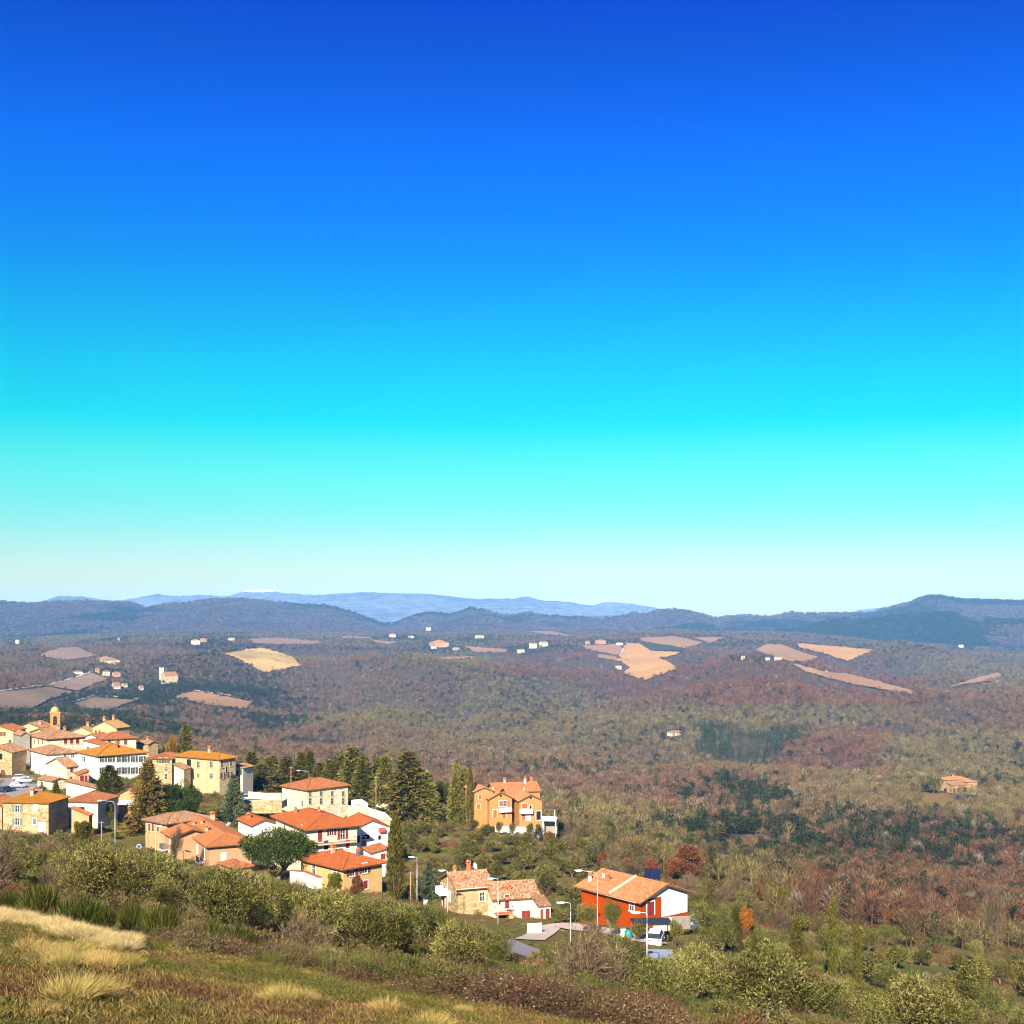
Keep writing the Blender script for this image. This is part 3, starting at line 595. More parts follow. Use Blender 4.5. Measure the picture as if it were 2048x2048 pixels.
def trunk_me(name, h, r, g, lean=0.12, fork=0):
    segs = []; p = np.zeros(3) - np.array([0, 0, 0.5]); d = np.array([0, 0, 1.0])
    for i in range(5):
        d = unit(d + g.normal(size=3) * lean); q = p + d * (h + 0.5) / 5; segs.append((p, q, r * (1.15 - i * 0.15), r * (1.0 - i * 0.15), 0)); p = q
    for k in range(fork):
        a = 2 * math.pi * (k + g.random() * 0.6) / fork; q = segs[2][1]; e = unit(np.array([math.cos(a), math.sin(a), 1.0]))
        for i in range(3):
            e = unit(e + g.normal(size=3) * 0.2); q2 = q + e * h * 0.22; segs.append((q, q2, r * (0.6 - 0.15 * i), r * (0.45 - 0.15 * i), 1)); q = q2
    V, F_, T = seg_mesh(segs, g, 6); return qmesh(name, V, F_, L_BARK, T)
PROTO = {}
def proto(kind, k):
    """a (trunk mesh, crown mesh) pair of nominal size: height 1 = metres h, see H0"""
    if (kind, k) in PROTO: return PROTO[kind, k]
    g = np.random.default_rng(abs(hash((len(kind), kind[0] == 'o', sum(map(ord, kind)), k))) % 2 ** 31)
    if kind in ('olive', 'grove', 'hedge'):
        n = 15; c = sphere_pts(n, g) * (g.random((n, 1)) ** 0.5) * np.array([1.45, 1.45, 0.95]) + np.array([0, 0, 2.35])
        rad = 0.55 + 0.45 * g.random(n); per = 620 if kind == 'olive' else 190
        q = blobs(c, rad, per, g, 0.15 if kind == 'olive' else 0.30, 0.045 if kind == 'olive' else 0.11, up=0.5, jit=0.75)
        if kind == 'olive':      # long upright shoots
            m_ = 260; b_ = c[g.integers(0, n, m_)] + sphere_pts(m_, g) * 0.6; q = joinq([q, leaves(b_, g.normal(size=(m_, 3)) * 0.35 + np.array([0, 0, 1.0]) + (b_ - [0, 0, 2.2]) * 0.3, 0.35 + 0.35 * g.random(m_), 0.022, g, 0.55 + 0.45 * g.random(m_))])
        me = qmesh(kind + '_crown', *q[:2], L_OLIVE if kind == 'olive' else L_OLIVE2, q[2]); tr = trunk_me('trunk', 2.2, 0.17, g, 0.25, 3); H = 3.9; Wd = 4.0
    elif kind == 'cypress':
        n = 3400; z = g.random(n) ** 0.85; rr = np.interp(z, [0, 0.06, 0.25, 0.6, 0.85, 1], [0.35, 0.7, 1.0, 0.85, 0.45, 0.04]); a = g.random(n) * 2 * math.pi
        lob = 1 + 0.16 * np.sin(a * 5 + z * 9 + k) * np.sin(z * 37 + a * 2)
        r_ = rr * (0.55 + 0.45 * g.random(n) ** 0.4) * lob * 0.5; pos = np.stack([r_ * np.cos(a), r_ * np.sin(a), z * 4.75 + 0.1], 1)
        dr = np.stack([np.cos(a) * 0.35, np.sin(a) * 0.35, np.full(n, 1.2)], 1) + g.normal(size=(n, 3)) * 0.28
        q = leaves(pos, dr, 0.16 + 0.14 * g.random(n), 0.05, g); me = qmesh('cypress_crown', q[0], q[1], L_CYP, q[2]); tr = trunk_me('trunk', 3.2, 0.07, g, 0.03); H = 5.0; Wd = 1.0
    elif kind in ('conifer', 'cedar', 'bluecedar', 'spruce'):
        P_ = []; D_ = []; T_ = []; tiers = 26
        for i in range(tiers):
            z = 0.5 + (i / (tiers - 1)) ** 0.95 * 5.3; rad = (1 - i / tiers) ** 1.05 * 1.25 * (1.35 if kind in ('conifer', 'spruce') else 1.9) + 0.06
            nb = 9 if kind in ('conifer', 'spruce') else 7
            for b in range(nb):
                a = 2 * math.pi * b / nb + g.random() * 0.8; Lb = rad * (0.65 + 0.45 * g.random()); ns = int(16 + 22 * Lb)
                s = g.random(ns) ** 0.7; droop = -0.12 if kind != 'conifer' else -0.25
                pos = np.stack([np.cos(a) * s * Lb, np.sin(a) * s * Lb, z + droop * s * Lb + s * s * 0.10], 1) + g.normal(size=(ns, 3)) * [0.10, 0.10, 0.05]
                P_.append(pos); D_.append(np.array([math.cos(a), math.sin(a), 0.15]) + g.normal(size=(ns, 3)) * 0.55); T_.append(np.clip(0.25 + 0.35 * g.random() + 0.45 * g.random(ns), 0, 1))
        pos = np.concatenate(P_); n = len(pos); q = leaves(pos, np.concatenate(D_), 0.26 + 0.16 * g.random(n), 0.10, g, np.concatenate(T_))
        me = qmesh(kind + '_crown', q[0], q[1], {'conifer': L_CON, 'cedar': L_CED, 'bluecedar': L_BLUE, 'spruce': L_CYP}[kind], q[2]); tr = trunk_me('trunk', 5.4, 0.13, g, 0.02); H = 6.0; Wd = 2.7 if kind in ('conifer', 'spruce') else 3.8
    elif kind in ('pine', 'round', 'orange', 'rustoak', 'lime'):
        n = 64 if kind == 'pine' else 42; s = sphere_pts(n, g); s[:, 2] = np.abs(s[:, 2]) * (1 if kind == 'pine' else 1) if kind == 'pine' else s[:, 2]
        ax = np.array([2.45, 2.45, 1.7]) if kind == 'pine' else np.array([1.35, 1.35, 1.75]); zc = 2.15 if kind == 'pine' else 2.5
        c = s * ax * (0.55 + 0.45 * g.random((n, 1))) + [0, 0, zc]; rad = (0.38 + 0.32 * g.random(n)) * (1.0 if kind == 'pine' else 0.9)
        q = blobs(c, rad, 520 if kind == 'pine' else 220, g, 0.15 if kind == 'pine' else 0.24, 0.05 if kind == 'pine' else 0.10, up=0.6, jit=0.6)
        lm = {'pine': L_PINE, 'round': L_GOLD, 'orange': L_ORNG, 'rustoak': L_RUST, 'lime': L_LIME}[kind]
        me = qmesh(kind + '_crown', q[0], q[1], lm, q[2]); tr = trunk_me('trunk', 2.6, 0.2, g, 0.1, 5); H = 4.6 if kind == 'pine' else 4.7; Wd = 6.0 if kind == 'pine' else 3.6
    elif kind in ('bare', 'bush'):
        segs = branchy(g, 5.0, 3, 0.55, 0.22 if kind == 'bare' else 0.06, 5 if kind == 'bare' else 8, 0.11, 0.45)
        V1 = seg_mesh([s for s in segs if s[4] <= 1], g, 4); tips = [s for s in segs if s[4] >= 2]
        pos = np.array([s[0] for s in tips]); dr = np.array([s[1] - s[0] for s in tips]); ln = np.linalg.norm(dr, axis=1)
        q1 = leaves(pos, dr, ln * 1.25, 0.05, g); pos2 = np.repeat(np.array([s[1] for s in tips if s[4] >= 3]), 2, 0); n = len(pos2)
        q2 = leaves(pos2, g.normal(size=(n, 3)) * 0.6 + np.repeat(np.array([unit(s[1] - s[0]) for s in tips if s[4] >= 3]), 2, 0) + [0, 0, 0.25], 0.55 + 0.4 * g.random(n), 0.035, g)
        q = joinq([q1, q2]); me = qmesh('bare_crown', q[0], q[1], L_BARE, q[2]); tr = qmesh('trunk', V1[0], V1[1], L_BARK, V1[2])
        H = float(np.percentile(q[0][:, 2], 98)); Wd = float(np.percentile(np.hypot(q[0][:, 0], q[0][:, 1]), 92)) * 2
    elif kind == 'broom':
        n = 1500; a = g.random(n) * 2 * math.pi; r_ = 0.75 * g.random(n) ** 0.5; pos = np.stack([r_ * np.cos(a), r_ * np.sin(a), 0.25 + 1.2 * g.random(n) ** 0.8 * (1 - 0.55 * r_)], 1)
        dr = np.stack([np.cos(a) * r_ * 0.6, np.sin(a) * r_ * 0.6, np.full(n, 1.0)], 1) + g.normal(size=(n, 3)) * 0.2
        q = leaves(pos, dr, 0.4 + 0.45 * g.random(n), 0.022, g); me = qmesh('broom_crown', q[0], q[1], L_BROOM, q[2]); tr = trunk_me('trunk', 0.8, 0.06, g, 0.2, 4); H = 1.9; Wd = 1.7
    elif kind == 'bramble':
        n = 1700; s = sphere_pts(n, g); pos = s * (0.45 + 0.55 * g.random((n, 1)) ** 0.5) * [1.3, 1.1, 0.62] + [0, 0, 0.35]; pos[:, 2] = np.abs(pos[:, 2])
        q1 = leaves(pos, s + g.normal(size=(n, 3)) * 0.9, 0.055 + 0.05 * g.random(n), 0.04, g)
        m_ = 420; p0 = sphere_pts(m_, g) * [1.0, 0.9, 0.35] + [0, 0, 0.4]; q2 = leaves(p0, g.normal(size=(m_, 3)) + [0, 0, 0.5], 0.35 + 0.5 * g.random(m_), 0.010, g, 0.2 + 0.55 * g.random(m_))
        q = joinq([q1, q2]); me = qmesh('bramble_leaves', q[0], q[1], L_BRAM, q[2]); tr = trunk_me('stem', 0.5, 0.03, g, 0.3, 4); H = 1.0; Wd = 2.4
    elif kind in ('tuft', 'ytuft'):
        n = 900; a = g.random(n) * 2 * math.pi; r_ = 0.30 * g.random(n) ** 0.6; base = np.stack([r_ * np.cos(a), r_ * np.sin(a), np.zeros(n)], 1)
        dr = np.stack([np.cos(a) * (0.25 + r_ * 1.8), np.sin(a) * (0.25 + r_ * 1.8), np.full(n, 1.0)], 1) + g.normal(size=(n, 3)) * 0.22 + [0.18, 0, 0]
        L1 = 0.25 + 0.2 * g.random(n); q1 = leaves(base, dr, L1, 0.009, g); tip = base + unit(dr) * L1[:, None] * 0.9
        q2 = leaves(tip, dr * [1, 1, 0.55] + g.normal(size=(n, 3)) * 0.15 + [0.25, 0, 0], 0.22 + 0.22 * g.random(n), 0.006, g, np.clip(q1[2][::4] + 0.25, 0, 1))
        q = joinq([q1, q2]); me = qmesh('grass_blades', q[0], q[1], L_BLOND if kind == 'tuft' else L_YEL, q[2]); tr = None; H = 0.62; Wd = 0.95
    elif kind == 'stalk':
        n = 9; me = None; V = []; base = g.normal(size=(n, 3)) * [0.25, 0.25, 0]; dr = g.normal(size=(n, 3)) * 0.16 + [0.12, 0, 1.0]
        q1 = leaves(base, dr, 1.6 + 0.7 * g.random(n), 0.02, g); b2 = base.repeat(6, 0) + unit(dr).repeat(6, 0) * (0.9 + 0.9 * g.random((n * 6, 1)))
        q2 = leaves(b2, g.normal(size=(n * 6, 3)) * 0.5 + [0, 0, 0.8], 0.3, 0.014, g); q = joinq([q1, q2]); me = qmesh('dry_stalks', q[0], q[1], L_BARE, q[2]); tr = None; H = 2.0; Wd = 1.0
    PROTO[kind, k] = (tr, me, H, Wd); return PROTO[kind, k]
NAMES = {'olive': 'olive_tree', 'grove': 'olive_tree', 'hedge': 'evergreen_shrub', 'cypress': 'cypress_tree', 'conifer': 'conifer_tree', 'spruce': 'conifer_tree', 'cedar': 'cedar_tree', 'bluecedar': 'cedar_tree', 'pine': 'pine_tree', 'round': 'golden_tree', 'orange': 'orange_tree', 'rustoak': 'rust_leaved_oak', 'lime': 'evergreen_shrub', 'bare': 'bare_tree', 'bush': 'bare_shrub', 'broom': 'broom_shrub', 'bramble': 'bramble_thicket', 'tuft': 'grass_tuft', 'ytuft': 'grass_tuft', 'stalk': 'dry_weed'}
CATS = {'olive': 'tree', 'grove': 'tree', 'hedge': 'shrub', 'lime': 'shrub', 'bush': 'shrub', 'broom': 'shrub', 'bramble': 'bramble', 'tuft': 'grass tuft', 'ytuft': 'grass tuft', 'stalk': 'weed'}
OCC = []          # (px, d, half width in px) of things the scrub keeps clear of
def plant_at(kind, loc, h, w, label, group=None, var=None):
    k = random.randrange(4 if kind in ('olive', 'grove', 'tuft', 'bramble') else 3) if var is None else var
    tr, me, H, Wd = proto(kind, k)
    t = thing(NAMES[kind], label, CATS.get(kind, 'tree'), loc, random.uniform(0, 6.28), group, (w / Wd, w / Wd, h / H))
    if tr: obj('trunk' if kind not in ('broom', 'bramble', 'hedge', 'bush', 'lime') else 'stem', tr, t)
    obj({'tuft': 'blades', 'ytuft': 'blades', 'stalk': 'stalk', 'bramble': 'foliage', 'broom': 'foliage', 'hedge': 'foliage', 'lime': 'foliage', 'bare': 'branches', 'bush': 'branches'}.get(kind, 'crown'), me, t)
    return t
def plant(kind, px, top, d, wpx, label, group=None, var=None, hmin=0.4):
    """a plant whose top shows at pixel (px, top), standing on the ground at distance d, wpx pixels wide"""
    p = foot(px, d); zt = CZ - (top - HY) * d / 2048.0
    return plant_at(kind, p, max(hmin, zt - p.z), wpx * d / 2048.0, label, group, var)

# ------------------------------------------------------------------ building materials
WALL = {'white': m_plaster('white_render', (0.80, 0.76, 0.68), 0.10), 'cream': m_plaster('cream_render', (0.68, 0.58, 0.42), 0.32), 'yellow': m_plaster('yellow_render', (0.62, 0.48, 0.28), 0.4),
        'ochre': m_plaster('ochre_render', (0.58, 0.38, 0.20), 0.4), 'grey': m_stone('grey_stone', (0.28, 0.26, 0.22), (0.34, 0.31, 0.25), (0.30, 0.27, 0.21)),
        'stone': m_stone('field_stone', (0.27, 0.175, 0.085), (0.58, 0.44, 0.26), (0.46, 0.34, 0.18), 1.7), 'pale': m_stone('pale_stone', (0.44, 0.34, 0.20), (0.74, 0.63, 0.44), (0.60, 0.50, 0.33), 1.7),
        'brick': m_brick('orange_brick', (0.56, 0.27, 0.11)), 'pink': m_brick('pink_brick', (0.58, 0.33, 0.18)), 'buff': m_brick('buff_brick', (0.66, 0.43, 0.19)), 'red': m_plaster('red_render', (0.42, 0.068, 0.016), 0.25),
        'chalk': m_stone('whitewashed_stone', (0.60, 0.50, 0.36), (0.80, 0.75, 0.66), (0.70, 0.60, 0.44), 1.6)}
TILE = {'red': m_tile('new_red_tile', [(0.31, 0.085, 0.034), (0.39, 0.115, 0.045), (0.46, 0.15, 0.06), (0.36, 0.10, 0.04)], (0.30, 0.11, 0.05), 0.5), 'orange': m_tile('orange_tile', [(0.33, 0.12, 0.05), (0.42, 0.16, 0.065), (0.50, 0.22, 0.10), (0.38, 0.14, 0.06)], (0.34, 0.15, 0.07), 0.5),
        'gold': m_tile('lichen_tile', [(0.33, 0.15, 0.035), (0.44, 0.21, 0.045), (0.38, 0.13, 0.04), (0.48, 0.25, 0.06)], (0.42, 0.24, 0.035), 0.6), 'old': m_tile('old_clay_tile', [(0.20, 0.09, 0.05), (0.34, 0.18, 0.10), (0.45, 0.27, 0.16), (0.26, 0.12, 0.07)], (0.16, 0.13, 0.06), 0.4),
        'brown': m_tile('weathered_tile', [(0.15, 0.07, 0.04), (0.36, 0.17, 0.09), (0.52, 0.31, 0.18), (0.24, 0.11, 0.065)], (0.26, 0.18, 0.08), 0.55), 'dull': m_tile('dull_red_tile', [(0.27, 0.09, 0.04), (0.38, 0.14, 0.065), (0.46, 0.20, 0.10)], (0.30, 0.17, 0.07), 0.5),
        'straw': m_tile('straw_tile', [(0.30, 0.19, 0.08), (0.42, 0.27, 0.11), (0.36, 0.21, 0.09)], (0.34, 0.24, 0.08), 0.5), 'mixed': m_tile('mixed_clay_tile', [(0.20, 0.09, 0.045), (0.60, 0.40, 0.24), (0.38, 0.18, 0.09), (0.68, 0.48, 0.31), (0.27, 0.13, 0.07)], (0.30, 0.20, 0.10), 0.35),
        'clay': m_tile('salmon_tile', [(0.38, 0.14, 0.06), (0.50, 0.21, 0.095), (0.60, 0.29, 0.15), (0.44, 0.17, 0.075)], (0.42, 0.19, 0.09), 0.5)}
M_EAVE = m_plain('eave_wood', (0.14, 0.075, 0.04)); M_GLASS = m_plain('window_glass', (0.03, 0.035, 0.04), 0.12, 0.6); M_WFRAME = m_plain('white_frame', (0.75, 0.72, 0.66)); M_SFRAME = m_plain('stone_frame', (0.55, 0.46, 0.32))
SHUT = {'green': m_plain('green_shutter', (0.045, 0.075, 0.05)), 'red': m_plain('oxblood_shutter', (0.20, 0.020, 0.014)), 'brown': m_plain('brown_shutter', (0.16, 0.06, 0.03)), 'white': m_plain('white_shutter', (0.78, 0.77, 0.74)), 'teal': m_plain('grey_green_shutter', (0.13, 0.19, 0.17)), 'orange': m_plain('orange_shutter', (0.40, 0.10, 0.03))}
M_DARK = m_plain('dark_opening', (0.02, 0.018, 0.016), 0.95, 0.05); M_METAL = m_plain('galvanised_metal', (0.52, 0.54, 0.56), 0.45, 0.5, 0.6); M_BRONZE = m_plain('copper_pipe', (0.62, 0.48, 0.33), 0.5, 0.4, 0.0)
M_WPAINT = m_plain('white_paint', (0.80, 0.80, 0.80), 0.5, 0.4, 0.0, 0.06); M_CHIM = m_plaster('chimney_render', (0.55, 0.36, 0.22)); M_CBRICK = m_plain('chimney_brick', (0.50, 0.17, 0.07)); M_RAIL = m_plain('iron_rail', (0.16, 0.13, 0.12), 0.6, 0.4, 0.3); M_STEEL = m_plain('grey_steel', (0.30, 0.32, 0.34), 0.4, 0.5, 0.7)

for _m in list(TILE.values()) + [WALL[k_] for k_ in ('red', 'brick', 'pink', 'buff', 'ochre', 'yellow', 'grey', 'stone')]:      # tile and wall colours taken evenly a little darker and more saturated
    _b = _m.node_tree.nodes['Principled BSDF']; _l = _b.inputs['Base Color'].links[0]; _s = _l.from_socket
    _h = _m.node_tree.nodes.new('ShaderNodeHueSaturation'); _h.inputs['Value'].default_value = 0.86; _h.inputs['Saturation'].default_value = 1.06
    _m.node_tree.links.new(_s, _h.inputs['Color']); _m.node_tree.links.new(_h.outputs[0], _b.inputs['Base Color'])
def tile_sheet(slopes, colw=0.26, row=0.42, lift=0.03, hgt=0.075):
    V = []; F_ = []; UV = []
    for si, (P0, P1, T0, T1) in enumerate(slopes):
        P0, P1, T0, T1 = map(Vector, (P0, P1, T0, T1)); e = (P1 - P0); L = e.length; e.normalize(); nrm = e.cross((T0 - P0) if (T0 - P0).length > 1e-4 else (T1 - P0)).normalized()
        if nrm.z < 0: nrm = -nrm
        g_ = nrm.cross(e).normalized()
        if g_.z < 0: g_ = -g_
        a0 = (T0 - P0).dot(e); a1 = (T1 - P0).dot(e); H = (T0 - P0).dot(g_)
        def vmax(u):
            v = H
            if u < a0: v = min(v, H * u / max(a0, 1e-6))
            if u > a1: v = min(v, H * (L - u) / max(L - a1, 1e-6))
            return max(v, 0.0)
        n = max(3, int(L / colw)); w = L / n
        for k in range(n):
            us = [k * w, k * w + 0.28 * w, k * w + 0.72 * w, (k + 1) * w]; hs = [0.0, hgt, hgt, 0.0]; b = len(V)
            j = random.uniform(-0.01, 0.02)
            for u, h in zip(us, hs):
                for v in (-0.06 + j, vmax(u)):
                    p = P0 + e * u + g_ * v + nrm * (lift + h); V.append(tuple(p)); UV.append(((k + 0.5) + si * 53, v / row + si * 31 + (k % 2) * 0.5))
            F_ += [(b + 2 * q, b + 2 * q + 2, b + 2 * q + 3, b + 2 * q + 1) for q in range(3)]
            F_.append((b, b + 2, b + 4, b + 6))
    return V, F_, UV
def roof_parts(root, x0, y0, x1, y1, he, kind, pitch, over, tile, name='roof', thick=0.16):
    """roof over the rectangle; returns the roof object and a height function"""
    tn = math.tan(R(pitch)); X0, Y0, X1, Y1 = x0 - over, y0 - over, x1 + over, y1 + over; ze = he - over * tn
    sl = []; caps = []
    if kind == 'gx':
        ym = (Y0 + Y1) / 2; zr = ze + (ym - Y0) * tn; A, B = (X0, ym, zr), (X1, ym, zr)
        sl = [((X0, Y0, ze), (X1, Y0, ze), A, B), ((X1, Y1, ze), (X0, Y1, ze), B, A)]; caps = [(A, B)]
    elif kind == 'gy':
        xm = (X0 + X1) / 2; zr = ze + (xm - X0) * tn; A, B = (xm, Y0, zr), (xm, Y1, zr)
        sl = [((X0, Y1, ze), (X0, Y0, ze), B, A), ((X1, Y0, ze), (X1, Y1, ze), A, B)]; caps = [(A, B)]
    elif kind == 'hip':
        if X1 - X0 >= Y1 - Y0:
            q = (Y1 - Y0) / 2; ym = (Y0 + Y1) / 2; zr = ze + q * tn; A, B = (X0 + q * 0.95, ym, zr), (X1 - q * 0.95, ym, zr)
            if A[0] > B[0]: A = B = ((X0 + X1) / 2, ym, zr)
            sl = [((X0, Y0, ze), (X1, Y0, ze), A, B), ((X1, Y1, ze), (X0, Y1, ze), B, A), ((X0, Y1, ze), (X0, Y0, ze), A, A), ((X1, Y0, ze), (X1, Y1, ze), B, B)]
        else:
            q = (X1 - X0) / 2; xm = (X0 + X1) / 2; zr = ze + q * tn; A, B = (xm, Y0 + q * 0.95, zr), (xm, Y1 - q * 0.95, zr)
            if A[1] > B[1]: A = B = (xm, (Y0 + Y1) / 2, zr)
            sl = [((X0, Y1, ze), (X0, Y0, ze), B, A), ((X1, Y0, ze), (X1, Y1, ze), A, B), ((X0, Y0, ze), (X1, Y0, ze), A, A), ((X1, Y1, ze), (X0, Y1, ze), B, B)]
        caps = [(A, B)] if A != B else []
        ca = A if True else None
        corners = [(X0, Y0, ze), (X1, Y0, ze), (X1, Y1, ze), (X0, Y1, ze)]
        for c in corners: caps.append((c, A if (Vector(c) - Vector(A)).length < (Vector(c) - Vector(B)).length else B))
    elif kind == 'sy':
        zr = ze + (Y1 - Y0) * tn; sl = [((X0, Y0, ze), (X1, Y0, ze), (X0, Y1, zr), (X1, Y1, zr))]
    elif kind == 'sx':
        zr = ze + (X1 - X0) * tn; sl = [((X0, Y1, ze), (X0, Y0, ze), (X1, Y1, zr), (X1, Y0, zr))]
    mb = MB()
    for s in sl:
        pts = [s[0], s[1], s[3]] + ([s[2]] if s[2] != s[3] else [])
        n = len(pts); mb.add([(p[0], p[1], p[2]) for p in pts] + [(p[0], p[1], p[2] - thick) for p in pts], [tuple(range(n)), tuple(range(n, 2 * n))[::-1]] + [(i, n + i, n + (i + 1) % n, (i + 1) % n) for i in range(n)])
    roof = mb.build(name, M_EAVE, root)
    V, F_, UV = tile_sheet(sl); me = mesh('tiles', V, F_, tile); uv = me.uv_layers.new(name='tile')
    li = np.zeros(len(me.loops), np.int32); me.loops.foreach_get('vertex_index', li); uv.data.foreach_set('uv', np.array(UV, np.float32)[li].ravel())
    obj('tiles', me, roof, kind='stuff')
    if caps:
        cb = MB()
        for a, b in caps:
            a = Vector(a) + Vector((0, 0, 0.10)); b = Vector(b) + Vector((0, 0, 0.10)); cb.tube([a, b], 0.115, 6)
        V2 = cb.v; me2 = mesh('ridge_tiles', V2, cb.f, tile); uv2 = me2.uv_layers.new(name='tile'); uv2.data.foreach_set('uv', np.repeat(np.random.default_rng(len(V2)).random(len(me2.loops) // 4 + 1) * 50, 4)[:len(me2.loops)].repeat(2).astype(np.float32)); obj('ridge_tiles', me2, roof, kind='stuff')
    return roof
def roof_h(kind, x, y, x0, y0, x1, y1, he, pitch):
    tn = math.tan(R(pitch))
    if kind == 'gx': return he + min(y - y0, y1 - y) * tn
    if kind == 'gy': return he + min(x - x0, x1 - x) * tn
    if kind == 'hip': return he + min(y - y0, y1 - y, x - x0, x1 - x) * tn
    if kind == 'sy': return he + (y - y0) * tn
    return he + (x - x0) * tn
def opening(root, face, s, z, w, h, style, sm, fm, q=0.0, frame=0.12):
    """window or door on the left ('L', plane x=q) or right ('R', plane y=q) wall, s along the wall, z its centre"""
    def B(mb, s0, o0, z0, s1, o1, z1):
        return mb.box(q - o1, s0, z0, q - o0, s1, z1) if face == 'L' else mb.box(s0, q - o1, z0, s1, q - o0, z1)
    a, b, c, d = s - w / 2, s + w / 2, z - h / 2, z + h / 2; f = frame
    door = style in ('d', 'g')
    mb = MB(); B(mb, a - f, -0.04, c - (0 if door else f), a, 0.07, d + f); B(mb, b, -0.04, c - (0 if door else f), b + f, 0.07, d + f); B(mb, a, -0.04, d, b, 0.06, d + f)
    if not door: B(mb, a - f - 0.05, -0.03, c - f - 0.02, b + f + 0.05, 0.16, c)
    if style in ('o', 'n'): B(mb, s - 0.03, -0.03, c, s + 0.03, 0.045, d); B(mb, a, -0.03, c + h * 0.55, b, 0.04, c + h * 0.55 + 0.05)
    o = mb.build('door' if door else 'window', fm, root)
    pm = {'d': sm, 'g': sm, 'c': sm, 'k': M_DARK}.get(style, M_GLASS)
    B(MB(), a, -0.04, c, b, 0.02, d).build('panel' if door else ('shutter' if style == 'c' else 'pane'), pm, o) if style != 'c' else None
    if style == 'c':
        for s0, s1 in ((a, s - 0.012), (s + 0.012, b)): 
            mb2 = MB(); B(mb2, s0, -0.02, c, s1, 0.03, d)
            for k in range(5): B(mb2, s0 + 0.04, 0.028, c + h * (0.06 + 0.19 * k), s1 - 0.04, 0.042, c + h * (0.17 + 0.19 * k))
            mb2.build('shutter', sm, o)
    if style == 'o':
        for s0, s1 in ((a - f - w * 0.5, a - f + 0.02), (b + f - 0.02, b + f + w * 0.5)):
            mb2 = MB(); B(mb2, s0, 0.075, c, s1, 0.12, d)
            for k in range(5): B(mb2, s0 + 0.04, 0.118, c + h * (0.06 + 0.19 * k), s1 - 0.04, 0.132, c + h * (0.17 + 0.19 * k))
            mb2.build('shutter', sm, o)
    return o
def chimney(root, roof, x, y, z, w=0.55, h=1.1, m=None, cap=True):
    c = MB().box(x - w / 2, y - w / 2, z - 0.8, x + w / 2, y + w / 2, z + h).build('chimney', m or M_CHIM, roof)
    if cap:
        mb = MB().box(x - w * 0.68, y - w * 0.68, z + h, x + w * 0.68, y + w * 0.68, z + h + 0.09)
        for sx in (-1, 1):
            for sy in (-1, 1): mb.box(x + sx * w * 0.4 - 0.07, y + sy * w * 0.4 - 0.07, z + h + 0.09, x + sx * w * 0.4 + 0.07, y + sy * w * 0.4 + 0.07, z + h + 0.32)
        mb.prism([(x - w * 0.7, z + h + 0.32), (x + w * 0.7, z + h + 0.32), (x, z + h + 0.62)], y - w * 0.7, y + w * 0.7, 'y'); mb.build('chimney_cap', M_CBRICK, c)
HOUSES = []
class House: pass
